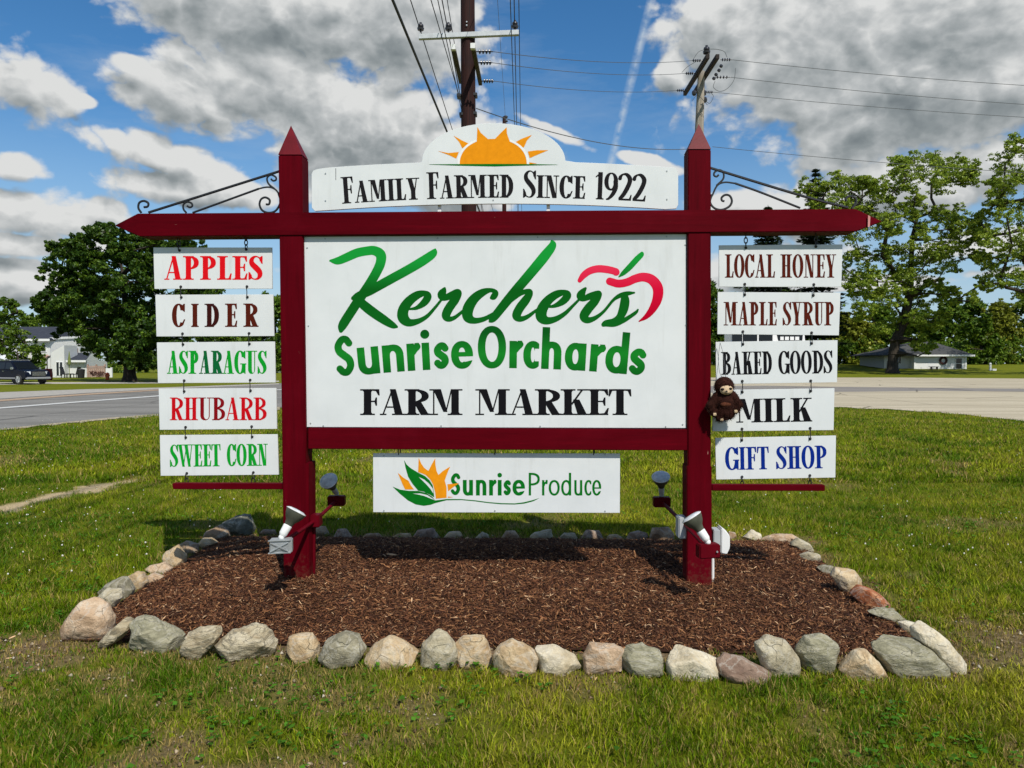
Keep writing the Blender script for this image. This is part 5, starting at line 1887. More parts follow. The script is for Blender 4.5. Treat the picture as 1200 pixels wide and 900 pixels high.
# --- lower hanging board
lb_ = [(437.2, 531.2), (726.6, 531.6), (726.4, 601), (437.3, 600.2)]
low = thing('hanging_sign', (SPt(*lb_[3]) + SPt(*lb_[2])) / 2, 'wide white board reading SunriseProduce with leaf and sun logo, hung under the main board', 'sign')
mb = MB()
mb.slab(lb_, -0.008, 0.010)
b = mb.build('board', M['board'], low, bevel=0.0008, seg=1)
for x in (468, 580, 696):
    chain((x, 525.5), (x, 533), low, 1)
for q_ in ((450, 533.8), (580, 532.6), (709, 532.8), (450, 598.3), (580, 598.5), (709, 599)):
    mb = MB()
    mb.lathe(SPt(*q_, -0.009), SN, [(0, 0.0055), (0.004, 0.0045)], 8)
    mb.build('screw', M['galv'], b)
P3 = Print(-0.0072)
z = lambda pts: [(x / 7.5 + 430, y / 7.5 + 520) for x, y in pts]
P3.put([('+', z([(455, 122), (475, 170), (500, 208), (540, 240), (565, 190), (600, 126), (602, 185), (612, 240), (628, 274), (670, 238), (732, 200), (708, 255), (684, 322), (700, 385), (700, 475), (652, 478),
                 (606, 483), (600, 430), (582, 360), (556, 312), (518, 275), (480, 258), (450, 250)])),
        ('+', z([(272, 256), (320, 298), (366, 326), (385, 365), (414, 402), (336, 402), (310, 350)])),
        ('+', z([(707, 355), (760, 352), (812, 345), (760, 380), (714, 418)])), ('+', z([(712, 464), (762, 468), (712, 475)]))], 'i_orange', 0.24, dw=0.0004)
P3.put([('+', z([(326, 142), (348, 182), (385, 215), (450, 254), (510, 284), (552, 322), (578, 365), (584, 400), (592, 472), (555, 448), (500, 422), (450, 412), (400, 352), (362, 290), (340, 215)])),
        ('+', z([(224, 376), (290, 403), (370, 414), (450, 414), (520, 432), (570, 462), (600, 498), (700, 486), (830, 486), (960, 498), (1060, 514), (1180, 524),
                 (1300, 528), (1420, 520), (1540, 505), (1760, 440), (1880, 415), (1760, 450), (1560, 516), (1430, 532), (1300, 536), (1180, 532), (1060, 522), (950, 507), (830, 495), (700, 497), (600, 522),
                 (560, 537), (500, 546), (430, 534), (360, 498), (290, 440)]) if False else
         z([(224, 376), (290, 403), (370, 414), (450, 414), (520, 432), (570, 462), (600, 498), (700, 486), (830, 486), (960, 498), (1060, 512), (1180, 522), (1300, 524), (1380, 514), (1460, 494), (1520, 476),
            (1462, 506), (1385, 526), (1300, 534), (1180, 532), (1060, 521), (950, 506), (830, 495), (700, 497), (600, 522), (560, 537), (500, 546), (430, 534), (360, 498), (290, 440)])),
        ('-', z([(453, 290), (505, 315), (548, 352), (578, 392), (586, 440), (560, 400), (520, 355)])),
        ('-', z([(398, 437), (470, 436), (530, 450), (580, 482), (600, 497), (560, 482), (500, 458), (450, 446)])),
        ], 'i_pgreen', 0.24, dw=0.0)
flat = lambda x: (580.6, 0.0)
sans_text(P3, [('S', 527.5, 540.4), ('u', 542.4, 554.3), ('n', 557.8, 570), ('r', 573.2, 581.5), ('i', 583, 588.2), ('s', 589.6, 599.4), ('e', 600.6, 615.2)], 4.5, 26.6, 18.2, flat, 'i_pgreen', 0.22)
sans_text(P3, [('P', 619.6, 632.6), ('r', 635.2, 642), ('o', 643, 656), ('d', 657.6, 669.4), ('u', 673, 682.4), ('c', 684.8, 693), ('e', 694, 704.6)], 2.75, 26.6, 18.0, flat, 'i_pgreen', 0.22)
P3.build('lettering', b)

# ------------------------------------------------------------------ twin floodlights


def floodlight(front_box, rear_box, junc, Yf, Yr, aim_f, aim_r, metal_front, side, label):
    fb, rb = at(*front_box, Yf), at(*rear_box, Yr)
    jb = junc
    t = thing('twin_floodlight', jb, label, 'floodlight', 'floodlights bracketed to the posts')
    d = (rb - fb).normalized()
    mb = MB()
    mb.tube([fb + Vector((0, 0, .01)), jb, rb], 0.0125, 10)
    mb.build('arm', M['red_metal'], t, smooth=True)
    # front lamp
    mb = MB()
    mb.obox(fb, (0.062, 0.012, 0), (-0.006, 0.032, 0), (0, 0, 0.040))
    bx = mb.build('weatherproof_box', M['galv'] if metal_front else M['red_metal'], t, bevel=0.006)
    if metal_front:
        mb = MB()
        mb.obox(fb + Vector((0, -0.036, 0)), (0.05, 0.010, 0), (-0.001, 0.004, 0), (0, 0, 0.022))
        mb.lathe(fb + Vector((-.03, -0.036, -0.008)), (0, -1, 0), [(0, .006), (.006, .005)], 8)
        mb.lathe(fb + Vector((.03, -0.034, -0.008)), (0, -1, 0), [(0, .006), (.006, .005)], 8)
        for q_ in (-1, 1):
            c4 = fb + Vector((0, -0.0445, 0))
            mb.obox(c4, (0.050, 0.009, q_ * 0.026), (0, 0.003, 0), (-0.003 * q_, 0, 0.004))
        mb.obox(fb + Vector((0, -0.036, 0.036)), (0.062, 0.012, 0), (0, 0.007, 0), (0, 0, 0.004))
        mb.obox(fb + Vector((0, -0.036, -0.036)), (0.062, 0.012, 0), (0, 0.007, 0), (0, 0, 0.004))
        mb.build('cover_plate', M['galv'], t, bevel=0.002)
    else:
        for q_ in (-0.045, 0.045):
            mb = MB()
            mb.lathe(fb + Vector((q_, -0.031, 0.0)), (0, -1, 0), [(0, .006), (.006, .005)], 8)
            mb.build('screw', M['galv'], t)

    def lamp(base, aim, sc=1.0, front=True):
        aim = aim.normalized()
        mb = MB()
        mb.ball(base + Vector((0, 0, 0.048)), 0.017)
        mb.lathe(base + Vector((0, 0, 0.050)), aim, [(0.0, 0.012), (0.015, 0.022 * sc), (0.022, 0.024 * sc), (0.07, 0.026 * sc), (0.075, 0.024 * sc)], 18)
        so_ = mb.build('lamp_socket', M['plastic'] if front else M['plastic_g'], t, smooth=True, angle=50)
        b0 = base + Vector((0, 0, 0.050)) + aim * 0.073
        mb = MB()
        mb.lathe(b0, aim, [(0, 0.022), (0.012, 0.026), (0.028, 0.030), (0.045, 0.044), (0.070, 0.056), (0.086, 0.0605), (0.092, 0.0605)], 26)
        re = mb.build('reflector', M['par'], t, smooth=True, angle=50)
        mb = MB()
        mb.lathe(b0 + aim * 0.0925, aim, [(0, 0.0595), (0.006, 0.056), (0.011, 0.040), (0.013, 0.012), (0.0132, 0.001)], 26)
        mb.build('lamp_glass', M['lens'], t, smooth=True, angle=50)
        mb = MB()
        c0 = b0 + aim * 0.092
        u = aim.cross(Vector((0, 0, 1))).normalized()
        v_ = u.cross(aim)
        mb.tube([c0 + (u * math.cos(k) + v_ * math.sin(k)) * 0.0605 for k in np.linspace(0, 2 * math.pi, 25)], 0.003, 6, cap=False)
        mb.build('lamp_rim', M['plastic'], t, smooth=True)
    lamp(fb, aim_f)
    mb = MB()
    mb.obox(rb, (0.060, 0.0, 0), (0, 0.030, 0), (0, 0, 0.036))
    mb.build('weatherproof_box', M['red_metal'], t, bevel=0.006)
    lamp(rb, aim_r, 0.8, False)
    return t


pl_side = SPt(371, 609, -0.02)
tL = floodlight((329.8, 639), (394.5, 586.5), SPt(370, 609.5, -0.03), 4.30, 5.22, Vector((0.33, 0.22, 0.62)), Vector((-0.12, -0.55, 0.50)), True, -1,
                'twin floodlight on the left post, front lamp on a shiny metal box')
mb = MB()
c = SPt(370, 609.5, -0.02)
mb.obox(c, (0.034, 0.0, 0), (0, 0.045, 0), (0, 0, 0.040))
mb.build('junction_box', M['red_metal'], tL, bevel=0.006)
mb = MB()
mb.tube([SPt(368.5, 617, -0.03), SPt(367.5, 640, -0.03), SPt(367.8, 675, -0.03)], 0.010, 8)
mb.build('conduit', M['red_metal'], tL, smooth=True)
tR = floodlight((829.5, 645), (775.3, 588), SPt(800, 612, -0.03), 4.25, 5.22, Vector((-0.40, 0.15, 0.62)), Vector((-0.10, -0.36, 0.60)), False, 1,
                'twin floodlight on the right post, front lamp on a red box')
mb = MB()
c = SPt(799, 617, -0.02)
mb.obox(c, (0.030, 0.0, 0), (0, 0.05, 0), (0, 0, 0.068))
mb.build('junction_box', M['plastic_g'], tR, bevel=0.006)

ob = SPt(838, 632, -0.02)
ot = thing('outlet_box', ob, 'white weatherproof outlet box with bulging cover on the right post', 'outlet box')
mb = MB()
mb.obox(ob, (0.022, 0, 0), (0, 0.045, 0), (0, 0, 0.070))
mb.build('box_body', M['plastic_g'], ot, bevel=0.004)
mb = MB()
pf = [(0.024, -0.078), (0.062, -0.086), (0.082, -0.040), (0.080, 0.035), (0.055, 0.068), (0.034, 0.086), (0.024, 0.080)]
fr = [ob + Vector((a, -0.052, c_)) for a, c_ in pf]
mb.prism(fr, [p + Vector((0, 0.10, 0)) for p in fr])
mb.build('bubble_cover', M['plastic'], ot, bevel=0.012, seg=3)
mb = MB()
mb.tube([SPt(835.2, 646, -0.03), SPt(835.2, 686, -0.03)], 0.0105, 10)
mb.build('conduit', M['plastic'], ot, smooth=True)

# ------------------------------------------------------------------ plush sloth
plush = thing('plush_toy', SPt(848, 494, 0.10), 'small brown plush sloth with a cream face hung from a cord beside MILK', 'soft toy')
M['fur'] = plain('brown_plush', (0.030, 0.010, 0.007), 0.95, 0.3, 60, 0.9, 120, 0.1)
M['cream'] = plain('cream_plush', (0.56, 0.42, 0.27), 0.95, 0.1, 60, 0.5, 140, 0.1)
M['eye'] = plain('black_bead', (0.01, 0.008, 0.008), 0.15)
PW = 0.095
mm = SD / F


def PB(px, py, w=PW):
    return SPt(px, py, w)


def capsule_pts(p, q, r0, r1, n=7):
    return [(p.lerp(q, i / n), r0 + (r1 - r0) * i / n) for i in range(n + 1)]


balls = [(PB(848.6, 452.5), 11.0 * mm, 10 * mm, 10.8 * mm), (PB(849, 473.5), 11.5 * mm, 11 * mm, 14.0 * mm), (PB(849, 483), 12.0 * mm, 10.5 * mm, 9.5 * mm)]
for a, b_, r0, r1 in (((841, 465), (832.8, 476), 6, 5.4), ((832.8, 476), (836.3, 484.5), 5.4, 3.8), ((857.5, 464), (864.8, 474), 6, 5.2), ((864.8, 474), (862.0, 481.5), 5.2, 3.6),
                      ((844, 484), (843.5, 489.5), 5.5, 4.8), ((855, 482), (854.5, 486.5), 6, 5)):
    w1 = PW + (0.012 if a[1] > 470 else 0.0)
    for p, r in capsule_pts(PB(*a, w1), PB(*b_, w1 + 0.012), r0 * mm, r1 * mm):
        balls.append((p, r, r, r))
mb = MB()
for p, a, b_, c_ in balls:
    mb.ball(p, a, b_, c_, 18, 12)
body = mb.build('body', M['fur'], plush)
rmod = body.modifiers.new('merge', 'REMESH')
rmod.mode = 'VOXEL'
rmod.voxel_size = 0.0035
rmod.use_smooth_shade = True
sm_ = body.modifiers.new('smooth', 'SMOOTH')
sm_.iterations = 4
mb = MB()
hd = PB(848.6, 452.5)
fc = PB(851.3, 457.0, PW + 0.044)
mb.ball(fc, 7.4 * mm, 3.9 * mm, 5.6 * mm, 18, 12)
mb.ball(PB(851.6, 459.0, PW + 0.055), 3.4 * mm, 2.6 * mm, 2.6 * mm)
face = mb.build('face', M['cream'], plush, smooth=True)
for q_ in ((846.9, 456.3), (855.8, 455.6)):
    mb = MB()
    mb.ball(PB(*q_, PW + 0.057), 2.3 * mm, 1.6 * mm, 1.5 * mm)
    e_ = mb.build('eye_patch', M['fur'], face, smooth=True)
    mb = MB()
    mb.ball(PB(q_[0], q_[1], PW + 0.064), 0.95 * mm, 0.8 * mm, 0.95 * mm)
    mb.build('eye', M['eye'], face, smooth=True)
mb = MB()
mb.ball(PB(851.5, 458.4, PW + 0.069), 1.3 * mm, 0.9 * mm, 0.9 * mm)
mb.build('nose', M['eye'], face, smooth=True)
mb = MB()
mb.tube([PB(849.6, 460.6, PW + 0.067), PB(851.6, 461.4, PW + 0.070), PB(853.8, 460.6, PW + 0.067)], 0.0012, 5)
mb.build('mouth', M['eye'], face)
M['fur2'] = plain('light_brown_plush', (0.10, 0.034, 0.018), 0.95, 0.2, 60, 0.6, 120, 0.1)
mb = MB()
mb.ball(PB(850.5, 474, PW + 0.050), 6.2 * mm, 2.4 * mm, 3.0 * mm)
mb.build('clasped_paw', M['fur2'], plush, smooth=True)
for q_ in ((837.6, 485.3), (862.3, 481.8), (845.8, 491.3)):
    mb = MB()
    for k in (-1, 0, 1):
        mb.ball(PB(q_[0] + k * 1.1, q_[1] + 0.4, PW + 0.045), 0.9 * mm, 1.0 * mm, 1.9 * mm, 8, 6)
    mb.build('claws', M['cream'], plush, smooth=True)
# short pile
V0, cl = [], []
r_ = np.random.default_rng(5)
B_ = np.array([[*p, a, b_, c_] for p, a, b_, c_ in balls])
face_c = np.array(fc)
want = 15000
d = r_.normal(size=(want, 3))
d /= np.linalg.norm(d, axis=1, keepdims=True)
wts = B_[:, 3] * B_[:, 5]
k = r_.choice(len(B_), want, p=wts / wts.sum())
p = B_[k, :3] + d * B_[k, 3:]
inside = np.zeros(want, bool)
for i in range(len(B_)):
    inside |= (np.sum(((p - B_[i, :3]) / (B_[i, 3:] * 0.97)) ** 2, 1) < 1) & (k != i)
fd = (p - face_c) / np.array([7.2 * mm, 1, 5.4 * mm])
inside |= (np.hypot(fd[:, 0], fd[:, 2]) < 1.0) & (p[:, 1] < hd.y - 0.02)
p, d = p[~inside], d[~inside]
n = len(p)
s_ = np.cross(d, r_.normal(size=(n, 3)))
s_ /= np.linalg.norm(s_, axis=1, keepdims=True)
ln_ = r_.uniform(0.006, 0.012, (n, 1))
dn = d + np.array([0, 0, -0.6]) + r_.normal(0, 0.25, (n, 3))
T3 = np.stack([p - s_ * 0.0011 - d * 0.002, p + s_ * 0.0011 - d * 0.002, p + dn * ln_], 1).reshape(-1, 3)
colf = np.repeat(np.array([[0.046, 0.0155, 0.0105]]) * r_.uniform(0.35, 1.5, (n, 1)), 3, 0)
fur = mesh_np('fur', T3, np.arange(n * 3).reshape(-1, 3), M['grass'], plush, cols=colf)
fur['kind'] = 'stuff'
mb = MB()
mb.tube([PB(843.8, 401.5, 0.006), PB(841.5, 420, 0.02), PB(843.0, 436, 0.06), PB(846.5, 443.5, PW)], 0.0014, 5)
mb.tube([PB(843.8, 401.5, 0.006), PB(847.0, 412, 0.012), PB(849.5, 428, 0.05), PB(850.5, 443, PW)], 0.0014, 5)
mb.build('cord', M['wire_g'], plush)
mb = MB()
c = PB(848.5, 494, PW + 0.0)

# ------------------------------------------------------------------ trees
ICO = None


def leaves_np(C, Rr, n_per, size, seed, flat=0.7, up=0.35, hang=0.0, tn=11):
    """leaf quads in leafy tufts: C (k,3) clump centres, Rr (k,) radii"""
    r_ = np.random.default_rng(seed)
    k = len(C)
    # each clump is itself several tufts
    d = r_.normal(size=(k, tn, 3))
    d /= np.linalg.norm(d, axis=2, keepdims=True)
    rad = r_.uniform(0.35, 1.08, (k, tn, 1)) * Rr[:, None, None]
    tc_ = C[:, None, :] + d * rad * np.array([1, 1, flat])
    tr_ = (Rr[:, None] * r_.uniform(0.30, 0.62, (k, tn)))
    shade = r_.uniform(0, 1, (k, tn))
    tc_, tr_, shade = tc_.reshape(-1, 3), tr_.ravel(), shade.ravel()
    m = max(3, int(n_per / tn))
    d = r_.normal(size=(len(tc_), m, 3))
    d /= np.linalg.norm(d, axis=2, keepdims=True)
    rad = r_.uniform(0, 1, (len(tc_), m, 1)) ** 0.45 * tr_[:, None, None]
    p = (tc_[:, None, :] + d * rad * np.array([1, 1, flat * 0.8])).reshape(-1, 3)
    n = len(p)
    nm = r_.normal(size=(n, 3)) * 0.8 + d.reshape(-1, 3) * 0.6 + np.array([0, -0.1, up])
    nm /= np.linalg.norm(nm, axis=1, keepdims=True)
    u = np.cross(nm, r_.normal(size=(n, 3)))
    u /= np.linalg.norm(u, axis=1, keepdims=True)
    v = np.cross(nm, u)
    s = size * r_.uniform(0.6, 1.3, (n, 1))
    Q = np.stack([p - u * s, p - v * s * 0.55, p + u * s, p + v * s * 0.55], 1)
    t = np.clip(np.repeat(shade, m) * 0.5 + r_.uniform(0, 1, n) * 0.55, 0, 1)
    return Q.reshape(-1, 3), np.repeat(np.stack([t, t, t], 1), 4, 0)


def limbs(nodes, targets, r_tip, mb, trunk_r, wig=0.06, seed=0):
    """connect each target to the nearest point of the growing frame; nodes = trunk points (list of Vector)"""
    r_ = random.Random(seed)
    pts = [Vector(p) for p in nodes]
    par = [i - 1 for i in range(len(pts))]
    order = sorted(targets, key=lambda c: (Vector(c) - pts[-1]).length * 0.6 + (Vector(c) - pts[len(pts) // 2]).length * 0.4)
    for c in order:
        c = Vector(c)
        j = min(range(len(pts)), key=lambda i: (pts[i] - c).length + (4 if pts[i].z > c.z + 0.5 else 0) + (6 if i == 0 else 0))
        a = pts[j]
        prev = j
        L_ = (c - a).length
        k = max(1, int(L_ / 1.6))
        for q_ in range(1, k + 1):
            f = q_ / k
            p = a.lerp(c, f) + Vector((0, 0, -0.10 * L_ * f * (1 - f))) * 4 * 0.5
            if q_ < k:
                p += Vector((r_.uniform(-1, 1), r_.uniform(-1, 1), r_.uniform(-1, 1))) * wig * L_
            pts.append(p)
            par.append(prev)
            prev = len(pts) - 1
    w_ = [0.0] * len(pts)
    kids = [0] * len(pts)
    for i in range(len(pts)):
        if par[i] >= 0:
            kids[par[i]] += 1
    for i in range(len(pts) - 1, -1, -1):
        if kids[i] == 0:
            w_[i] += 1
        if par[i] >= 0:
            w_[par[i]] += w_[i]
    tot = max(w_)
    rad = [max(r_tip, trunk_r * (x / tot) ** 0.62) for x in w_]
    for i in range(len(pts)):
        if par[i] >= 0:
            a, b = pts[par[i]], pts[i]
            ra = rad[i] * 1.05 if par[i] >= len(nodes) - 1 else rad[par[i]]
            mb.tube([a, b], [min(ra, rad[par[i]]), rad[i]], 7 if rad[i] > 0.12 else 4, cap=False)


def px_tree(name, label, Y, trunk, clusters, leafmat, n_per, lsize, trunk_r, cat='tree', group=None, spread=0.8, copies=2, sub=5, twig_share=0.0, seed=1, flat=0.7, hang=0.0, tip=0.03, wig=0.05):
    """clusters in pixels (x, y, r) with the tree standing at distance Y"""
    r_ = np.random.default_rng(seed)
    mpp = Y / F
    base = at(*trunk[0], Y)
    base.z = rise(base.x, base.y) if abs(base.z) < 1.6 else base.z
    t = thing(name, base, label, cat, group)
    C, Rr = [], []
    cxm = np.mean([c[0] for c in clusters])
    half = (max(c[0] for c in clusters) - min(c[0] for c in clusters)) / 2 * mpp
    for cx, cy, r in clusters:
        off = (cx - cxm) * mpp
        dep = math.sqrt(max(half * half - off * off, 1.0)) * spread
        for q_ in range(copies):
            dy = r_.uniform(-1, 1) * dep if q_ else r_.uniform(-1, 0.1) * dep
            jx, jy = (0, 0) if q_ == 0 else r_.normal(0, r * 0.35, 2)
            p = at(cx + jx, cy + jy, Y + dy)
            C.append([*p])
            Rr.append(r * (Y + dy) / F)
    C, Rr = np.array(C), np.array(Rr)
    limb_to = C[::copies].copy()
    # every clump is broken into smaller sprays
    d_ = r_.normal(size=(len(C), sub, 3))
    d_ /= np.linalg.norm(d_, axis=2, keepdims=True)
    S_ = C[:, None, :] + d_ * r_.uniform(0.35, 1.0, (len(C), sub, 1)) * Rr[:, None, None] * np.array([1.05, 1.05, 0.9])
    SR = (Rr[:, None] * r_.uniform(0.32, 0.62, (len(C), sub)))
    twigs = [(C[i], S_[i, j]) for i in range(0, len(C), 1) for j in range(sub) if r_.random() < twig_share]
    mb = MB()
    nodes = [base - Vector((0, 0, 0.15))] + [at(*q_, Y) for q_ in trunk[1:]]
    limbs(nodes, [tuple(c) for c in limb_to], tip, mb, trunk_r, wig, seed)
    tw = MB()
    for a_, b_ in twigs:
        a_, b_ = Vector(a_), Vector(b_)
        m_ = a_.lerp(b_, 0.5) + Vector((random.uniform(-.2, .2), random.uniform(-.2, .2), random.uniform(-.1, .3)))
        tw.tube([a_, m_, b_], [tip * 0.9, tip * 0.7, tip * 0.4], 3, cap=False)
    if twigs:
        tw.build('twigs', M['bark'], t)['kind'] = 'stuff'
    mb.tube([base - Vector((0, 0, 0.1)), base + Vector((0, 0, 0.5)), base + Vector((0, 0, 1.5))], [trunk_r * 1.6, trunk_r * 1.15, trunk_r], 10)
    mb.build('trunk', M['bark'], t, smooth=True, angle=80)
    P, tint = leaves_np(S_.reshape(-1, 3), SR.ravel(), n_per / sub, lsize, seed, flat, tn=5)
    mesh_np('crown', P, np.arange(len(P)).reshape(-1, 4), M[leafmat], t, cols=tint)
    return t


maple = [(108, 275, 14), (90, 285, 12), (125, 272, 11), (75, 300, 15), (100, 300, 18), (130, 295, 16), (70, 325, 17), (95, 330, 20), (120, 325, 20), (60, 350, 15), (85, 355, 20), (110, 355, 20),
         (49, 356, 9), (72, 374, 15), (100, 385, 20), (130, 355, 20), (150, 330, 20), (146, 297, 15), (146, 276, 9), (165, 300, 17), (175, 330, 20), (155, 365, 22), (185, 360, 20), (165, 283, 12), (185, 286, 13),
         (202, 292, 15), (222, 290, 13), (236, 300, 13), (220, 320, 18), (205, 350, 20), (238, 340, 15), (250, 370, 14), (118, 404, 14), (145, 400, 20), (175, 395, 20), (205, 385, 20), (237, 390, 15),
         (136, 415, 11), (168, 420, 13), (198, 416, 13), (225, 413, 11), (60, 370, 10), (150, 388, 18), (182, 422, 11), (190, 402, 15), (160, 408, 14), (210, 405, 14), (135, 385, 18)]
px_tree('maple_tree', 'tall dense dark green maple standing across the road behind the left boards', 60, [(152, 446.3), (152, 425), (150, 400), (148, 370), (146, 340), (142, 310)],
        maple, 'leaf_maple', 1500, 0.125, 0.42, seed=11, flat=0.9, spread=0.75, copies=3, sub=6)

locust = [(1075, 186, 15), (1055, 196, 12), (1098, 192, 15), (1122, 192, 13), (1140, 197, 8), (1062, 210, 13), (1012, 212, 10), (948, 222, 12), (972, 215, 14), (996, 224, 15), (1022, 218, 12), (1045, 228, 14), (1050, 250, 15), (1092, 214, 14), (1116, 212, 13), (1135, 212, 10),
          (985, 240, 16), (1015, 243, 16), (1040, 270, 15), (1000, 272, 16), (1072, 232, 10), (1098, 246, 12), (1118, 252, 12), (1136, 262, 10), (1082, 268, 12), (1104, 284, 14), (1128, 284, 13), (1146, 274, 9), (1060, 292, 13), (1034, 300, 14),
          (1008, 298, 13), (990, 315, 13), (1082, 308, 14), (1112, 308, 13), (1060, 330, 14), (1092, 332, 13), (1028, 328, 12), (1000, 342, 12), (1042, 350, 13), (1078, 352, 13), (1102, 345, 11), (1114, 342, 8), (1016, 362, 11), (1056, 374, 12),
          (1086, 378, 11), (1100, 372, 9), (958, 245, 10), (1075, 398, 9), (1142, 300, 8), (1030, 385, 9), (1090, 410, 7)]
px_tree('shade_tree', 'tall open crowned tree with visible limbs beside the small white house', 92, [(1046, 431), (1047, 415), (1050, 398), (1060, 375), (1066, 345), (1068, 310), (1069, 280), (1075, 255)],
        [(a, b, c * 1.22) for a, b, c in locust] + [(1000, 250, 14), (970, 255, 12), (1030, 258, 14), (1070, 250, 13), (1120, 268, 13), (1095, 300, 13), (1048, 320, 14), (1070, 372, 12), (1030, 345, 13), (1012, 330, 12)], 'leaf_locust', 1000, 0.135, 0.60, seed=21, flat=0.7, spread=0.65, wig=0.09, copies=2, tip=0.035, sub=8, twig_share=0.35)
edge = [(1198, 170, 12), (1178, 192, 12), (1192, 204, 13), (1162, 212, 8), (1176, 226, 14), (1202, 234, 16), (1162, 240, 10), (1146, 256, 9), (1180, 256, 15), (1206, 268, 16), (1160, 276, 11), (1143, 272, 7), (1186, 288, 13), (1202, 308, 15),
        (1166, 302, 11), (1150, 302, 7), (1172, 326, 13), (1152, 332, 8), (1192, 332, 13), (1206, 345, 12), (1140, 352, 6), (1122, 352, 5), (1232, 190, 22), (1245, 240, 26), (1262, 290, 26), (1232, 320, 22), (1235, 150, 18), (1290, 220, 28), (1290, 330, 20)]
px_tree('shade_tree', 'tall sparse tree at the right edge of the view with its trunk out of frame', 84, [(1258, 434), (1256, 410), (1250, 370), (1245, 330), (1242, 290), (1240, 240)],
        [(a, b, c * 1.2) for a, b, c in edge], 'leaf_locust', 900, 0.125, 0.5, seed=22, flat=0.7, wig=0.08, sub=8, twig_share=0.35)
px_tree('yard_tree', 'small round green tree in front of the white two storey house', 58, [(24, 447.6), (24, 440), (26, 430), (28, 420)],
        [(2, 398, 10), (15, 392, 11), (30, 402, 11), (40, 412, 8), (20, 412, 13), (5, 412, 9), (46, 420, 7), (36, 426, 8), (45, 430, 6), (30, 433, 7), (14, 430, 8), (0, 424, 8), (22, 426, 9), (10, 386, 8), (-8, 405, 12)], 'leaf_wood', 420, 0.10, 0.16, seed=31, flat=0.9)
px_tree('background_tree', 'dark spreading tree at the far left edge above the house', 92, [(2, 440), (2, 420), (4, 400), (6, 380)],
        [(-12, 350, 14), (4, 354, 9), (16, 357, 7), (20, 366, 6), (8, 372, 10), (-4, 384, 14), (14, 386, 10), (28, 378, 6), (-22, 372, 16), (-30, 400, 16)], 'leaf_wood', 500, 0.17, 0.4, seed=32, flat=0.8)


def conifer(label, px, top, base, Y, half, seed):
    r_ = np.random.default_rng(seed)
    b = at(px, base, Y)
    b.z = float(rise(b.x, b.y))
    tp = at(px, top, Y)
    H_ = tp.z - b.z
    hw = half * Y / F
    t = thing('conifer', b, label, 'tree')
    mb = MB()
    mb.tube([b - Vector((0, 0, .2)), b.lerp(tp, 0.5), tp], [0.28, 0.15, 0.03], 7)
    P, tn = [], []
    zz_ = 0.14
    while zz_ < 0.99:
        rr_ = hw * (1 - zz_) ** 0.72 * r_.uniform(0.75, 1.1) + 0.15
        nb = 11 if zz_ < 0.9 else 6
        a0 = r_.uniform(0, 6.28)
        for k in range(nb):
            a = a0 + k * 2 * math.pi / nb + r_.normal(0, 0.15)
            L_ = rr_ * r_.uniform(0.75, 1.15)
            s_ = b.lerp(tp, zz_)
            dr = np.array([math.cos(a), math.sin(a), 0])
            e = s_ + Vector((*(dr[:2] * L_), -0.22 * L_ + 0.12 * L_))
            mb.tube([s_, e], [0.035, 0.012], 3, cap=False)
            m = int(60 * L_ / hw) + 22
            f = r_.uniform(0.12, 1.03, m)
            c = np.array(s_)[None] + (np.array(e) - np.array(s_))[None] * f[:, None]
            side = np.array([-dr[1], dr[0], 0])
            wid = (0.30 * L_ * (1.1 - f) + 0.12)[:, None] * r_.uniform(-1, 1, (m, 1))
            c = c + side * wid + np.array([0, 0, 1]) * (r_.normal(-0.04, 0.07, (m, 1)) - np.abs(wid) * 0.25)
            u = dr + side * wid * 0.8 + r_.normal(0, 0.25, (m, 3))
            u /= np.linalg.norm(u, axis=1, keepdims=True)
            v = np.cross(u, r_.normal(0, 0.4, (m, 3)) + np.array([0, 0, 1]))
            v /= np.linalg.norm(v, axis=1, keepdims=True)
            s = r_.uniform(0.20, 0.40, (m, 1))
            P.append(np.stack([c - u * s, c - v * s * 0.35, c + u * s, c + v * s * 0.35], 1).reshape(-1, 3))
            tn.append(np.repeat(r_.uniform(0, 1, m), 4))
        zz_ += r_.uniform(0.015, 0.028)
    mb.build('trunk', M['bark'], t, smooth=True)
    P = np.concatenate(P)
    tn = np.concatenate(tn)
    mesh_np('crown', P, np.arange(len(P)).reshape(-1, 4), M['needle'], t, cols=np.stack([tn] * 3, 1))


conifer('narrow dark spruce whose tip rises above the right end of the beam', 956, 197, 432, 100, 42, 41)
conifer('dark spruce hidden mostly behind the right boards, left of the narrow one', 900, 240, 432, 104, 52, 42)


def round_tree(label, px, top, base, hw, Y, mat, seed, n=30, group='trees of the far wood', n_per=360, ls=0.30, low=0.12):
    r_ = np.random.default_rng(seed)
    cl = []
    H_ = base - top
    for k in range(n):
        v = r_.uniform(low, 0.97)
        wv_ = hw * (math.sin(math.pi * min(1, 0.18 + v * 0.86)) ** 0.6)
        cl.append((px + r_.uniform(-1, 1) * wv_ * 0.85, base - H_ * v, r_.uniform(0.24, 0.42) * hw))
    cl += [(px + r_.uniform(-.25, .25) * hw, top + hw * .2, hw * 0.22)]
    px_tree('background_tree', label, Y, [(px, base), (px, base - H_ * 0.3), (px + 1, base - H_ * .5), (px, base - H_ * .7)], cl, mat, n_per, ls, 0.35, group=group, seed=seed, flat=0.85, tip=0.05)


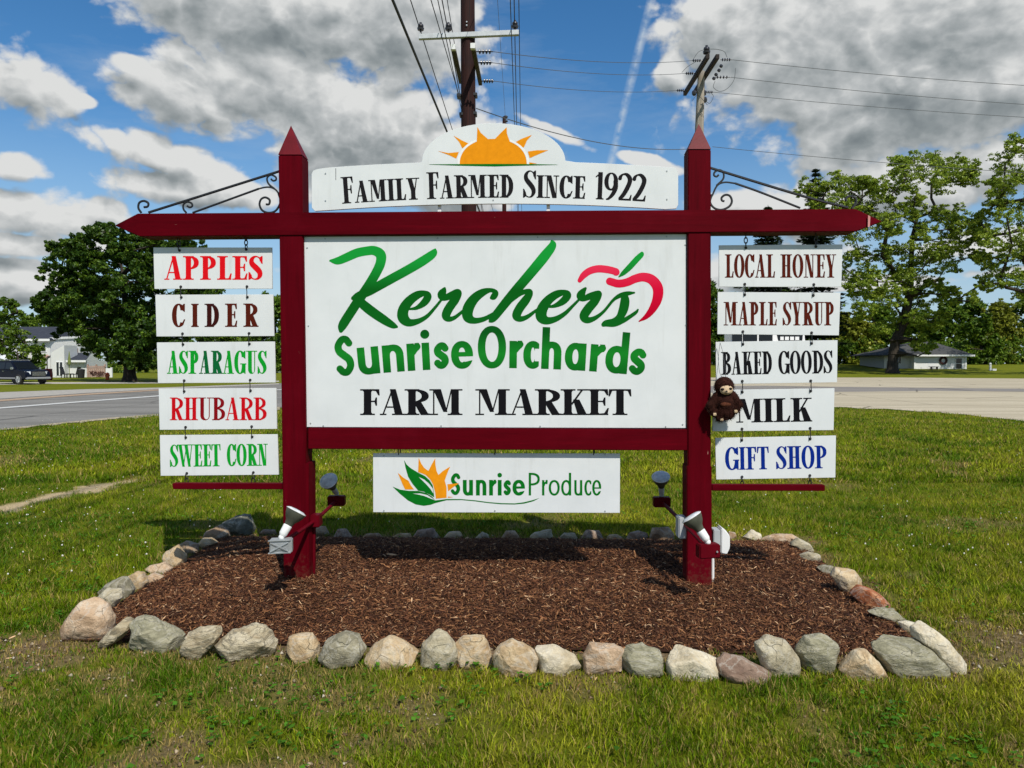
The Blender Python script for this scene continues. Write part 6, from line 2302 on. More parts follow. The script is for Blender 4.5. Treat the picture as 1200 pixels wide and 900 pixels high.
far = [  # px, top, half width, Y, material
    (60, 366, 22, 118, 'leaf_wood'), (38, 372, 16, 126, 'leaf_wood'), (88, 372, 24, 130, 'leaf_wood'), (-30, 360, 34, 132, 'leaf_wood'),
    (262, 362, 30, 122, 'leaf_wood'), (322, 352, 34, 118, 'leaf_wood'), (385, 356, 34, 128, 'leaf_wood'), (450, 362, 36, 134, 'leaf_wood'), (530, 358, 40, 138, 'leaf_wood'), (610, 362, 40, 140, 'leaf_wood'), (690, 356, 40, 138, 'leaf_wood'),
    (765, 350, 38, 134, 'leaf_wood'), (828, 336, 34, 126, 'leaf_maple'), (872, 352, 32, 130, 'leaf_wood'), (925, 346, 32, 122, 'leaf_maple'), (968, 356, 28, 132, 'leaf_wood'), (1000, 372, 26, 118, 'leaf_gold'),
    (1032, 362, 26, 134, 'leaf_wood'), (1078, 366, 26, 136, 'leaf_wood'), (1112, 358, 24, 130, 'leaf_wood'), (1142, 352, 24, 136, 'leaf_wood'), (1172, 356, 26, 128, 'leaf_gold'), (1206, 350, 28, 132, 'leaf_wood'),
    (1150, 374, 20, 114, 'leaf_wood'), (1250, 350, 36, 130, 'leaf_wood'), (1320, 344, 42, 130, 'leaf_wood'), (1400, 350, 46, 134, 'leaf_wood'), (-110, 352, 44, 128, 'leaf_wood'), (-200, 350, 50, 128, 'leaf_wood')]
lab = {'leaf_wood': 'leafy green tree in the far wood behind the lots', 'leaf_maple': 'dark green tree in the far wood behind the right boards', 'leaf_gold': 'yellowish green tree in the far wood on the right'}
names_far = {60: 'far tree showing above the white house roof', 38: 'lower far tree left of the one above the house roof', 88: 'far tree behind the left flank of the big maple', -30: 'far tree at the left edge behind the house',
             322: 'far green tree seen in the gap left of the left post', 262: 'far green tree behind the left boards, beside the big maple', 828: 'dark far tree seen in the gap right of the right post',
             925: 'dark far tree behind the MAPLE SYRUP board', 872: 'green far tree behind the left part of the MAPLE SYRUP board', 968: 'green far tree at the right end of the MAPLE SYRUP board', 1000: 'yellowish bushy tree left of the small white house',
             1032: 'far tree behind the trunk of the open crowned tree', 1078: 'far tree over the left half of the small house roof', 1112: 'far tree over the right end of the small house roof', 1142: 'far tree right of the small house, tallest there',
             1172: 'yellowish far tree right of the small white house', 1206: 'far green tree at the right edge of the view', 1150: 'nearer dark bushy tree just right of the small white house'}
for i, (px, tp, hw, Y_, mt) in enumerate(far):
    grp = 'far trees hidden behind the main board or out of frame' if px not in names_far else 'trees of the far wood'
    round_tree(names_far.get(px, 'far green tree in the wood behind the main board or past the frame edge'), px, tp, HZ + CH * F / Y_ - 2.5, hw * 1.15, Y_, mt, 200 + i, group=grp,
               n_per=330 if px in names_far else 120, low=0.02)

# understorey along the foot of the wood, one mass
C, Rr = [], []
r_ = np.random.default_rng(8)
for k in range(420):
    a = r_.uniform(-0.95, 0.95)
    Yk = r_.uniform(112, 124)
    x_ = a * Yk
    if -52 < x_ < -30 and Yk < 90:
        continue
    C.append([x_, Yk, float(rise(x_, Yk)) + r_.uniform(0.2, 3.4)])
    Rr.append(r_.uniform(0.9, 1.9))
P, tint = leaves_np(np.array(C), np.array(Rr), 150, 0.22, 9, 0.9)
tag(mesh_np('undergrowth', P, np.arange(len(P)).reshape(-1, 4), M['leaf_wood'], cols=tint), 'dense green undergrowth along the foot of the far wood', 'undergrowth', kind='stuff')

# ------------------------------------------------------------------ small white house on the right
def vclap(name, col, horiz=True, scale=5.0):
    m, N = new_mat(name)
    v = N.n('ShaderNodeTexCoord').outputs['Object']
    w = N.n('ShaderNodeTexWave', bands_direction='Z' if horiz else 'X', wave_profile='SAW', i={'Vector': v, 'Scale': scale, 'Distortion': 0.0}).outputs['Fac']
    n1 = N.noise(v, 1.5, 4)
    c = N.mix(N.math('MULTIPLY', n1, 0.5), col, tuple(q_ * 0.8 for q_ in col))
    return finish(m, N, c, 0.6, w, 0.5, 0.02, 0.3)


def shingles(name, c0, c1):
    m, N = new_mat(name)
    v = N.n('ShaderNodeTexCoord').outputs['Object']
    br = N.n('ShaderNodeTexBrick', i={'Vector': v, 'Color1': (*c0, 1), 'Color2': (*c1, 1), 'Mortar': tuple(q_ * .6 for q_ in c0) + (1,), 'Scale': 2.2, 'Mortar Size': 0.02})
    n1 = N.noise(v, 9, 4)
    return finish(m, N, N.mix(N.math('MULTIPLY', n1, 0.5), br.outputs[0], c0), 0.9, n1, 0.5, 0.02, 0.2)


M['clap'] = vclap('white_clapboard', (0.70, 0.71, 0.70))
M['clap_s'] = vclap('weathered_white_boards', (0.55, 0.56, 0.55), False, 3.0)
M['roof_b'] = shingles('dark_blue_grey_shingles', (0.035, 0.040, 0.055), (0.055, 0.062, 0.08))
M['roof_g'] = shingles('grey_shingles', (0.055, 0.057, 0.058), (0.10, 0.10, 0.10))
M['glass'] = plain('dark_window_glass', (0.02, 0.025, 0.03), 0.08, 0.1)
M['trim'] = plain('white_trim', (0.72, 0.73, 0.72), 0.5, 0.04)
M['fence_w'] = plain('brown_fence_boards', (0.40, 0.27, 0.21), 0.8, 0.25, 4)
M['redp'] = plain('red_plastic', (0.30, 0.020, 0.015), 0.45, 0.1)
M['orange'] = plain('orange_plastic', (0.62, 0.10, 0.02), 0.45, 0.05)
M['blackp'] = plain('black_plastic', (0.018, 0.016, 0.016), 0.5, 0.1)
M['brick'] = plain('red_brown_chimney', (0.30, 0.12, 0.07), 0.85, 0.25, 5)


def window(parent, x0, x1, z0, z1, y, name='window', bars=1):
    """framed window on a wall facing the viewer at distance y"""
    mb = MB()
    t_ = 0.07
    mb.box(x0 - t_, y - 0.05, z0 - t_, x0, y + 0.03, z1 + t_).box(x1, y - 0.05, z0 - t_, x1 + t_, y + 0.03, z1 + t_)
    mb.box(x0, y - 0.05, z0 - t_, x1, y + 0.03, z0).box(x0, y - 0.05, z1, x1, y + 0.03, z1 + t_)
    for k in range(bars):
        zc2 = z0 + (z1 - z0) * (k + 1) / (bars + 1)
        mb.box(x0, y - 0.035, zc2 - 0.025, x1, y + 0.02, zc2 + 0.025)
    w = mb.build(name, M['trim'], parent)
    mb = MB()
    mb.box(x0, y - 0.015, z0, x1, y + 0.01, z1)
    mb.build('pane', M['glass'], w)
    return w


Y0 = 100.0
mp = Y0 / F
A_, B_2 = at(1032, 432, Y0), at(1127, 436, Y0)
gz = 0.55
hx0, hx1 = at(1036, 432, Y0).x, at(1127, 432, Y0).x
ze = at(1080, 416, Y0).z
zt = at(1080, 400, Y0).z
cot = thing('cottage', ((hx0 + hx1) / 2, Y0, gz), 'small low white house with a grey hip roof beyond the parking lot on the right', 'house')
mb = MB()
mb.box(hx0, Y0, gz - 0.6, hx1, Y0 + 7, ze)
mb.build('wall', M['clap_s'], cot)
xsp = at(1067, 416, Y0).x
mb = MB()
mb.box(xsp, Y0 - 0.9, gz - 0.7, hx1 + 0.01, Y0 - 0.004, ze - 0.01)
mb.build('front_wall', vclap('front_white_boards', (0.74, 0.75, 0.74), False, 3.0), cot)
for px in (1067.5, 1126.8):
    xx = at(px, 416, Y0).x
    mb = MB()
    mb.box(xx - 0.08, Y0 - 0.97, gz - 0.7, xx + 0.12, Y0 - 0.90, ze - 0.03)
    mb.build('corner_board', M['trim'], cot)
ov = 0.7
x0, x1, y0_, y1_ = hx0 - 1.2, hx1 + 0.75, Y0 - 1.6, Y0 + 7.6
rx0, rx1 = at(1072, 400, Y0 + 3).x, at(1092, 400, Y0 + 3).x
mb = MB()
vs = [(x0, y0_, ze), (x1, y0_, ze), (x1, y1_, ze), (x0, y1_, ze), (rx0, Y0 + 3, zt + .06), (rx1, Y0 + 3, zt + .06),
      (x0, y0_, ze - .12), (x1, y0_, ze - .12), (x1, y1_, ze - .12), (x0, y1_, ze - .12)]
mb.add(vs, [[0, 1, 5, 4], [1, 2, 5], [2, 3, 4, 5], [3, 0, 4], [0, 6, 7, 1], [1, 7, 8, 2], [2, 8, 9, 3], [3, 9, 6, 0], [6, 9, 8, 7]])
mb.build('roof', M['roof_g'], cot)
mb = MB()
mb.box(xsp, y0_ - 0.04, ze - 0.20, x1, y0_ - 0.004, ze + 0.02)
mb.build('gutter', M['trim'], cot)
wa, wb = at(1115.3, 420, Y0), at(1122, 432, Y0)
window(cot, wa.x, wb.x, wb.z, wa.z, Y0 - 0.93, bars=1)
wa, wb = at(1052.5, 418.5, Y0), at(1055.5, 426, Y0)
window(cot, wa.x, wb.x, wb.z, wa.z, Y0 - 0.03, bars=0)
wc = at(1100.5, 422.5, Y0)
mb = MB()
for k in range(14):
    a = k * 2 * math.pi / 14
    mb.ball((wc.x + math.cos(a) * 0.42, Y0 - 1.0, wc.z + math.sin(a) * 0.42), 0.17, 0.09, 0.17, 7, 5)
tag(mb.build('wreath', plain('dark_red_wreath', (0.06, 0.02, 0.018), 0.9, 0.4, 6)), 'dark reddish round wreath on the front wall of the small house', 'wreath')
mb = MB()
bc = at(1094.5, 433, Y0 - 1.6)
mb.box(bc.x - 0.6, Y0 - 1.9, 0.98 + .0, bc.x + 0.45, Y0 - 1.4, 1.06)
for dx_ in (-.45, .3):
    mb.box(bc.x + dx_, Y0 - 1.85, 0.55, bc.x + dx_ + 0.1, Y0 - 1.5, 0.98)
tag(mb.build('garden_bench', M['blackp']), 'low dark bench before the small house wall', 'bench')

# far lawn ornaments right of the cottage: small white post
wp = at(1161, 434, 96)
mb = MB()
mb.box(wp.x - .12, 96, 0.3, wp.x + .1, 96.2, 1.35).ball((wp.x, 96.1, 1.4), .16)
mb.box(wp.x + .25, 96, 0.3, wp.x + .75, 96.3, .78)
tag(mb.build('yard_ornament', M['trim']), 'small pale ornament on the far lawn right of the small house', 'ornament')

# ------------------------------------------------------------------ two storey house on the left
YH = 80.0
hs = thing('white_house', at(66, 443, YH), 'white two storey house with a dark blue grey roof across the road on the left', 'house')


def X_(px, Y):
    return at(px, 430, Y).x


def Z_(py, Y):
    return at(600, py, Y).z


# main wing
xa, xb = X_(-30, YH), X_(59, YH)
ze, zr = Z_(397.5, YH), Z_(386, YH)
mb = MB()
mb.box(xa, YH, 0, xb, YH + 7, ze)
mb.build('wall', M['clap'], hs)
# gable side wing going back to the right
xg = X_(72.5, YH)
mb = MB()
mb.prism([(xb, YH, 0), (xb, YH, ze), (xb + .01, YH, ze)], [(xg, YH + 3.5, 0), (xg, YH + 3.5, ze + .9), (xg + .01, YH + 3.5, ze + .9)])
mb = MB()
gpts = [(xb, YH + .02), (xg, YH + 3.4)]
mb.add([(xb, YH + .02, 0), (xg, YH + 3.4, 0), (xg, YH + 3.4, Z_(394.6, YH)), (xb, YH + .02, ze),
        (xb, YH + 7, 0), (xg, YH + 7, 0), (xg, YH + 7, Z_(394.6, YH)), (xb, YH + 7, ze)],
       [[0, 1, 2, 3], [1, 5, 6, 2], [4, 7, 6, 5], [0, 3, 7, 4], [3, 2, 6, 7], [0, 4, 5, 1]])
mb.build('gable_wall', M['clap'], hs)
mb = MB()
rdg = [(xa, YH + 3.5, zr + .35), (xb - 0.8, YH + 3.5, zr + .35)]
mb.add([(xa, YH - .5, ze), (xb + .25, YH - .5, ze), (xb - .45, YH + 3.5, zr + .45), (xa, YH + 3.5, zr + .45), (xa, YH + 7.5, ze), (xb + .25, YH + 7.5, ze),
        (xa, YH - .5, ze - .14), (xb + .25, YH - .5, ze - .14), (xb + .25, YH + 7.5, ze - .14), (xa, YH + 7.5, ze - .14)],
       [[0, 1, 2, 3], [3, 2, 5, 4], [0, 6, 7, 1], [1, 7, 8, 5], [6, 9, 8, 7], [1, 5, 2], [0, 3, 4]])
mb.build('roof', M['roof_b'], hs)
mb = MB()
mb.box(xa, YH - .56, ze - .22, xb + .3, YH - .505, ze + .03)
mb.obox(Vector(((xb + xg) / 2 + .1, YH + 1.6, (ze + Z_(394, YH)) / 2 + .05)), Vector(((xg - xb) / 2, 1.75, (Z_(394.6, YH) - ze) / 2)), (0.02, -.04, 0), (0, 0, .12))
mb.build('fascia', M['trim'], hs)
# lower white gable with glass door
Y2 = YH - 2.4
xc0, xc1 = X_(60, Y2), X_(75.5, Y2)
mb = MB()
f = [(xc0, Y2, 0), (xc1, Y2, 0), (xc1, Y2, Z_(404.5, Y2)), (X_(62, Y2), Y2, Z_(412, Y2)), (xc0, Y2, Z_(413.5, Y2))]
mb.prism(f, [(a, YH - 0.01, c) for a, b, c in f])
mb.build('entry_wall', M['clap'], hs)
da, db = at(66.3, 424.5, Y2), at(73.6, 440, Y2)
d_ = MB()
d_.box(da.x - .08, Y2 - .06, db.z - .05, da.x, Y2 - .003, da.z + .08).box(db.x, Y2 - .06, db.z - .05, db.x + .08, Y2 - .003, da.z + .08)
d_.box(da.x, Y2 - .06, da.z, db.x, Y2 - .003, da.z + .08).box((da.x + db.x) / 2 - .05, Y2 - .06, db.z, (da.x + db.x) / 2 + .05, Y2 - .003, da.z)
dr = d_.build('sliding_door', M['trim'], hs)
mb = MB()
mb.box(da.x, Y2 - .03, db.z, db.x, Y2 - .006, da.z)
mb.build('pane', M['glass'], dr)
# low wing
Y3 = YH - 1.6
xe0, xe1 = X_(75.5, Y3) + .01, X_(101.5, Y3)
mb = MB()
mb.box(xe0, Y3, 0, xe1, Y3 + 4, Z_(422.5, Y3))
mb.build('low_wall', M['clap'], hs)
mb = MB()
zl, zu = Z_(422.3, Y3), Z_(413, Y3)
mb.add([(xe0, Y3 - .45, zl), (xe1 + .2, Y3 - .45, zl), (xe1 - .8, Y3 + 2.4, zu), (xe0, Y3 + 2.4, zu), (xe0, Y3 - .45, zl - .12), (xe1 + .2, Y3 - .45, zl - .12)],
       [[0, 1, 2, 3], [0, 4, 5, 1]])
mb.build('low_roof', M['roof_b'], hs)
mb = MB()
mb.box(xe0, Y3 - .50, zl - .2, xe1 + .2, Y3 - .455, zl + .02)
mb.build('gutter', M['trim'], hs)
mb = MB()
mb.box(X_(79.5, YH), Y3 + 1.8, 1.5, X_(85, YH), Y3 + 2.7, Z_(408, YH))
mb.build('chimney', M['brick'], hs)
wa, wb = at(93.5, 436, Y3), at(97.5, 440, Y3)
window(hs, wa.x, wb.x, wb.z, wa.z, Y3 - .02, bars=0)
# garage wing at the left edge
Y4 = YH - 3.5
mb = MB()
g1 = X_(12, Y4)
mb.box(X_(-60, Y4), Y4, 0, g1, YH - .02, Z_(421, Y4))
mb.build('garage_wall', vclap('beige_garage', (0.34, 0.33, 0.27)), hs)
mb = MB()
mb.add([(X_(-60, Y4), Y4 - .5, Z_(421, Y4)), (g1 + .4, Y4 - .5, Z_(421, Y4)), (g1 - .3, YH - .05, Z_(411, YH)), (X_(-60, Y4), YH - .05, Z_(411, YH)), (X_(-60, Y4), Y4 - .5, Z_(422.3, Y4)), (g1 + .4, Y4 - .5, Z_(422.3, Y4))],
       [[0, 1, 2, 3], [4, 5, 1, 0]])
mb.build('garage_roof', plain('white_metal_roof', (0.74, 0.75, 0.76), 0.4, 0.05), hs)
for px in (40, 52):
    wa, wb = at(px - 3, 404, YH), at(px + 2, 412, YH)
    window(hs, wa.x, wb.x, wb.z, wa.z, YH - .02, bars=1)

# patio things
YP = 74.5


def patio_chair(px, lean, label):
    c = at(px, 443.5, YP)
    x, s_ = c.x, lean
    t = thing('patio_chair', (x, YP, 0.02), label, 'chair', 'dark patio chairs by the sliding door')
    mb = MB()
    mb.box(x - .32, YP - .3, .34, x + .32, YP + .3, .42)
    mb.build('seat', M['blackp'], t)
    mb = MB()
    mb.obox((x + s_ * .34, YP, .75), (.03, 0, 0), (0, .28, 0), (s_ * .10, 0, .36))
    mb.build('backrest', M['blackp'], t)
    for a in (-.28, .28):
        for b in (-.26, .26):
            mb = MB()
            mb.box(x + a - .03, YP + b - .03, 0.01, x + a + .03, YP + b + .03, .34)
            mb.build('leg', M['blackp'], t)


patio_chair(77.0, -1, 'dark patio chair nearer the sliding door of the white house')
patio_chair(88.0, 1, 'dark patio chair facing left in front of the low white wing')


def mono(name, mb, mat, label, cat, **kw):
    return tag(mb.build(name, mat, **kw), label, cat)


def gz_(px, py, Y):
    p = at(px, py, Y)
    return p.x


x = gz_(82.5, 443, YP)
mb = MB()
mb.lathe((x, YP, .42), (0, 0, 1), [(0, .30), (.03, .30)], 14).lathe((x, YP, .02), (0, 0, 1), [(0, .2), (.03, .05), (.40, .04)], 10)
mono('patio_table', mb, M['blackp'], 'small round dark table between the two patio chairs', 'table')
x = gz_(99, 443, YP)
mb = MB()
mb.lathe((x, YP - .6, .02), (0, 0, 1), [(0, .30), (.75, .36), (.80, .38), (.84, .36), (.92, .08)], 12)
mono('trash_bin', mb, M['blackp'], 'black lidded bin at the corner of the low white wing', 'bin')
x = gz_(126, 445, 66)
mb = MB()
mb.lathe((x, 66, 0), (0, 0, 1), [(0, .16), (.1, .19), (.12, .15), (.45, .15), (.50, .19), (.55, .17), (.66, .05)], 12)
mb.lathe((x - .2, 66, .36), (1, 0, 0), [(0, .07), (.4, .07)], 8)
mono('orange_hydrant', mb, M['orange'], 'small orange hydrant like post on the lawn by the fence', 'hydrant')
x = gz_(55.5, 446, 64)
mb = MB()
mb.lathe((x, 64, 0), (0, 0, 1), [(0, .34), (.15, .40), (.5, .42), (.9, .38), (.94, .40), (1.0, .36)], 16)
mono('red_barrel', mb, M['redp'], 'red barrel standing just ahead of the dark vehicle', 'barrel')
x = gz_(55.5, 446, 65.0)
t = thing('bird_feeder_pole', (x, 65, 0), 'thin dark pole with a feeder on top beside the red barrel', 'pole')
mb = MB()
mb.tube([(x, 65, 0), (x, 65, Z_(418, 65))], .045, 8)
mb.build('pole', M['blackp'], t)
mb = MB()
zf = Z_(418, 65)
for k in (-1, 1):
    mb.tube([(x, 65, zf - .3), (x + k * .28, 65, zf + .12), (x + k * .30, 65, zf - .05)], .03, 6)
mb.lathe((x, 65, zf - .12), (0, 0, 1), [(0, .22), (.16, .22), (.32, .03)], 10)
mb.build('feeder', M['fence_w'], t)
x = gz_(81.5, 440, 73.0)
mb = MB()
mb.lathe((x, 73.0, 1.35), (0, 0, 1), [(0, .13), (.3, .15), (1.0, .06), (1.3, .02)], 8)
mb.tube([(x, 73.0, 0), (x, 73.0, 1.4)], .03, 6)
mono('patio_umbrella', mb, plain('folded_green_cloth', (0.16, 0.20, 0.05), 0.9), 'folded olive green umbrella by the white low wing', 'umbrella')

# board fence: each board a part
Yf_ = 78.0
fx0, fx1 = X_(101.8, Yf_), X_(123, Yf_)
fn_ = thing('wooden_fence', ((fx0 + fx1) / 2, Yf_, 0), 'brown board fence with a slatted top right of the white house', 'fence')
nb = 9
wbd = (fx1 - fx0) / nb
bmesh_src = None
for k in range(nb):
    if bmesh_src is None:
        mb = MB()
        mb.box(fx0 + .02, Yf_ - .02, 0.02, fx0 + wbd - .02, Yf_ + .02, Z_(430, Yf_))
        bmesh_src = mb.build('board', M['fence_w'], fn_)
    else:
        o = bmesh_src.copy()
        COL.objects.link(o)
        o.parent = fn_
        o.location = (k * wbd, 0, random.uniform(-.05, .03))
mb = MB()
mb.box(fx0 - .05, Yf_ + .03, .5, fx1 + .05, Yf_ + .08, .62).box(fx0 - .05, Yf_ + .03, 1.1, fx1 + .05, Yf_ + .08, 1.2)
mb.build('rail', M['fence_w'], fn_)
for px in (102, 112, 122):
    mb = MB()
    xx = X_(px, Yf_)
    mb.box(xx - .07, Yf_ + .085, 0.02, xx + .07, Yf_ + .22, Z_(427, Yf_))
    mb.build('fence_post', M['fence_w'], fn_)
wx0, wx1 = X_(124, Yf_), X_(130.5, Yf_)
mb = MB()
mb.box(wx0, Yf_ - .03, 0, wx1, Yf_ + .03, Z_(431.5, Yf_)).box(wx1 - .08, Yf_ - .06, 0, wx1 + .08, Yf_ + .1, Z_(430.6, Yf_))
mono('white_fence_panel', mb, M['trim'], 'short white fence panel right of the brown board fence', 'fence')
for k, (px, w_, h_) in enumerate(((110, .55, .45), (118, .7, .6))):
    x = X_(px, 74.0)
    C = np.array([[x + random.uniform(-.3, .3), 74.0, .3 + random.uniform(0, .3)] for _ in range(6)])
    P, tint = leaves_np(C, np.full(6, w_ * .45), 60, .06, 70 + k)
    tag(mesh_np('shrub', P, np.arange(len(P)).reshape(-1, 4), foliage('reddish_shrub_%d' % k, (0.05, 0.02, 0.015), (0.12, 0.05, 0.04), (0.2, 0.10, 0.07)), cols=tint),
        ('smaller' if k == 0 else 'larger') + ' reddish shrub in front of the brown board fence', 'shrub')

# ------------------------------------------------------------------ parked vehicles


def wheel(parent, x, y, r, wdt, side):
    mb = MB()
    mb.lathe((x, y - wdt / 2, r), (0, 1, 0), [(0, r * .72), (0, r * .93), (.03, r), (wdt - .03, r), (wdt, r * .93), (wdt, r * .72)], 24)
    w = mb.build('wheel', M['blackp'], parent, smooth=True, angle=40)
    mb = MB()
    ys = y - side * 0 + (-(wdt / 2) - .005 if side < 0 else wdt / 2 - .015)
    mb.lathe((x, ys, r), (0, 1, 0), [(0, r * .66), (.02, r * .66)], 20)
    for k in range(6):
        a = k * math.pi / 3
        mb.obox((x + math.cos(a) * r * .36, ys - .01, r + math.sin(a) * r * .36), (math.cos(a) * r * .30, 0, math.sin(a) * r * .30), (0, .012, 0), (-math.sin(a) * .03, 0, math.cos(a) * .03))
    mb.build('rim', M['galv'], w)
    return w


def transform_tree(root, loc, rz, sc):
    root.location = loc
    root.rotation_euler = (0, 0, rz)
    root.scale = (sc, sc, sc)


M['navy'] = plain('dark_navy_car_paint', (0.004, 0.006, 0.016), 0.3, 0.05, spec=0.2)
M['chrome'] = plain('chrome', (0.62, 0.64, 0.66), 0.15, 0.05, metal=1.0)
M['cglass'] = plain('tinted_car_glass', (0.008, 0.011, 0.016), 0.12, 0.05, spec=0.35)
M['hlamp'] = plain('headlamp_glass', (0.62, 0.66, 0.70), 0.1, 0.05)
M['silver'] = plain('silver_trim', (0.30, 0.31, 0.33), 0.4, 0.05)
suv = thing('parked_suv', (0, 0, 0), 'dark navy sport utility vehicle parked on the driveway at the left edge', 'car')
# local: nose toward +x, width along y, wheels on z = 0
hw_ = 0.95
prof = [(-2.5, .42), (-2.52, .75), (-2.48, 1.12), (1.02, 1.12), (1.30, 1.16), (2.15, 1.08), (2.42, 1.0), (2.50, .80), (2.50, .42), (2.0, .34), (-2.2, .34)]
mb = MB()
mb.prism([(x, -hw_, z) for x, z in prof], [(x, hw_, z) for x, z in prof])
mb.build('body', M['navy'], suv, bevel=0.07, seg=3)
mb = MB()
cabb = [(-2.46, 1.10), (1.32, 1.10), (0.55, 1.72), (0.30, 1.78), (-2.2, 1.78), (-2.34, 1.70)]
mb.add([(x, -hw_ + (.04 if z < 1.2 else .17), z) for x, z in cabb] + [(x, hw_ - (.04 if z < 1.2 else .17), z) for x, z in cabb],
       [[0, 1, 2, 3, 4, 5], [11, 10, 9, 8, 7, 6]] + [[i, 6 + i, 6 + (i + 1) % 6, (i + 1) % 6] for i in range(6)])
mb.build('cabin', M['navy'], suv, bevel=0.05, seg=2)


def side_glass(x0, x1, x2, x3, s):
    """quad between z 1.16 and 1.66 on the sloping side"""
    za, zb = 1.17, 1.64
    off = lambda z: hw_ - .04 - .13 * (z - 1.10) / .62 + .012
    mb = MB()
    ya, yb = s * off(za), s * off(zb)
    v = [(x0, ya, za), (x1, ya, za), (x2, yb, zb), (x3, yb, zb)]
    mb.prism(v, [(a, b - s * .03, c) for a, b, c in v])
    mb.build('side_window', M['cglass'], suv)


for s in (-1, 1):
    side_glass(0.02, 1.12, 0.52, 0.02, s)
    side_glass(-1.10, -.08, -.08, -1.10, s)
    side_glass(-2.35, -1.20, -1.20, -2.25, s)
mb = MB()
v = [(1.36, -.80, 1.17), (1.36, .80, 1.17), (.66, .70, 1.68), (.66, -.70, 1.68)]
mb.prism(v, [(a - .05, b, c - .03) for a, b, c in v])
mb.build('windscreen', M['cglass'], suv)
mb = MB()
mb.box(2.49, -.52, .62, 2.54, .52, .98)
g_ = mb.build('grille', M['blackp'], suv, bevel=.01)
for k in range(4):
    mb = MB()
    mb.box(2.54, -.50, .67 + k * .08, 2.56, .50, .70 + k * .08)
    mb.build('grille_bar', M['chrome'], g_)
for s in (-1, 1):
    mb = MB()
    mb.prism([(2.30, s * .93, .98), (2.52, s * .60, .98), (2.53, s * .60, .76), (2.36, s * .94, .78)], [(2.22, s * .90, .98), (2.44, s * .57, .98), (2.45, s * .57, .76), (2.28, s * .91, .78)])
    mb.build('headlight', M['hlamp'], suv, bevel=.01)
    mb = MB()
    mb.box(.95, s * .98 - (.0 if s > 0 else .16), 1.12, 1.12, s * .98 + (.16 if s > 0 else 0), 1.30)
    mb.build('door_mirror', M['chrome'], suv, bevel=.03)
    for x in (-.25, -1.3):
        mb = MB()
        mb.box(x, s * .955 - .015, .98, x + .2, s * .955 + .015, 1.02)
        mb.build('door_handle', M['chrome'], suv)
    mb = MB()
    mb.box(-1.2, s * .95 - .02, .44, 1.25, s * .95 + .03, .52)
    mb.build('sill_trim', M['silver'], suv)
    mb = MB()
    mb.tube([(-2.1, s * .72, 1.80), (-1.9, s * .72, 1.84), (.2, s * .72, 1.84), (.4, s * .72, 1.80)], .02, 6)
    mb.build('roof_rail', M['silver'], suv)
mb = MB()
mb.box(2.36, -.93, .38, 2.60, .93, .56)
mb.build('bumper', M['silver'], suv, bevel=.05)
for x in (1.62, -1.55):
    for s in (-1, 1):
        wheel(suv, x, s * .86, .38, .25, s)
nose = at(47, 440, 52)
transform_tree(suv, (nose.x - 2.22 * .9, 52.6, 0.0), R(-24), 0.92)

# white van behind the right boards
M['wpaint'] = plain('white_van_paint', (0.74, 0.75, 0.76), 0.25, 0.04)
YV = 60.0
vx0, vx1 = at(857, 420, YV).x, at(947, 420, YV).x
van = thing('parked_van', (0, 0, 0), 'white van with dark windows parked behind the MAPLE SYRUP and BAKED GOODS boards', 'van')
LV = vx1 - vx0
zt_ = at(900, 388, YV).z
h2 = LV / 2
prof = [(-h2, .45), (-h2, zt_ - .1), (-h2 + .12, zt_), (h2 - .35, zt_), (h2 - .05, 1.65), (h2, 1.2), (h2, .45)]
mb = MB()
mb.prism([(x, -1.05, z) for x, z in prof], [(x, 1.05, z) for x, z in prof])
mb.build('body', M['wpaint'], van, bevel=.06, seg=3)
z0_, z1_ = at(900, 402, YV).z, at(900, 390.5, YV).z
for a, b in ((857.6, 869.5), (871, 887), (889, 905)):
    xa_, xb_ = at(a, 400, YV).x - (vx0 + vx1) / 2, at(b, 400, YV).x - (vx0 + vx1) / 2
    mb = MB()
    mb.box(xa_, -1.075, z0_, xb_, -1.04, z1_)
    mb.build('side_window', M['cglass'], van)
xs = [at(a, 400, YV).x - (vx0 + vx1) / 2 for a in (912.5, 939.5, 940.5, 909.5)]
mb = MB()
v = [(xs[0], -1.075, z0_), (xs[1], -1.075, z0_), (xs[2], -1.075, z1_), (xs[3], -1.075, z1_)]
mb.prism(v, [(a, -1.04, c_) for a, b, c_ in v])
mb.build('door_window', M['cglass'], van)
xs = [at(a, 400, YV).x - (vx0 + vx1) / 2 for a in (914, 918, 919.5, 924, 925.5, 930, 931.5, 936)]
mb = MB()
for a, b in zip(xs[::2], xs[1::2]):
    mb.box(a, -1.082, z0_ + .22, b, -1.077, z0_ + .50)
mb.build('window_lettering', M['wpaint'], van)
for x in (-h2 + .95, h2 - .95):
    for s in (-1, 1):
        wheel(van, x, s * .95, .37, .24, s)
mb = MB()
mb.box(h2 - .04, -1.0, .42, h2 + .12, 1.0, .68)
mb.build('bumper', M['silver'], van, bevel=.03)
for s in (-1, 1):
    mb = MB()
    mb.box(h2 - .03, s * .75 - .16, .85, h2 + .03, s * .75 + .16, 1.1)
    mb.build('headlight', M['hlamp'], van, bevel=.02)
van.location = ((vx0 + vx1) / 2, YV + 1.0, 0.012)

# ------------------------------------------------------------------ utility poles and wires


def insulator(p, parent, ax=(0, 0, 1), s=1.0):
    mb = MB()
    mb.lathe(p, ax, [(0, .025 * s), (.04 * s, .025 * s), (.045 * s, .075 * s), (.09 * s, .085 * s), (.10 * s, .045 * s), (.13 * s, .07 * s), (.17 * s, .065 * s), (.19 * s, .03 * s), (.22 * s, .03 * s)], 12)
    mb.build('insulator', M['insul'], parent, smooth=True)


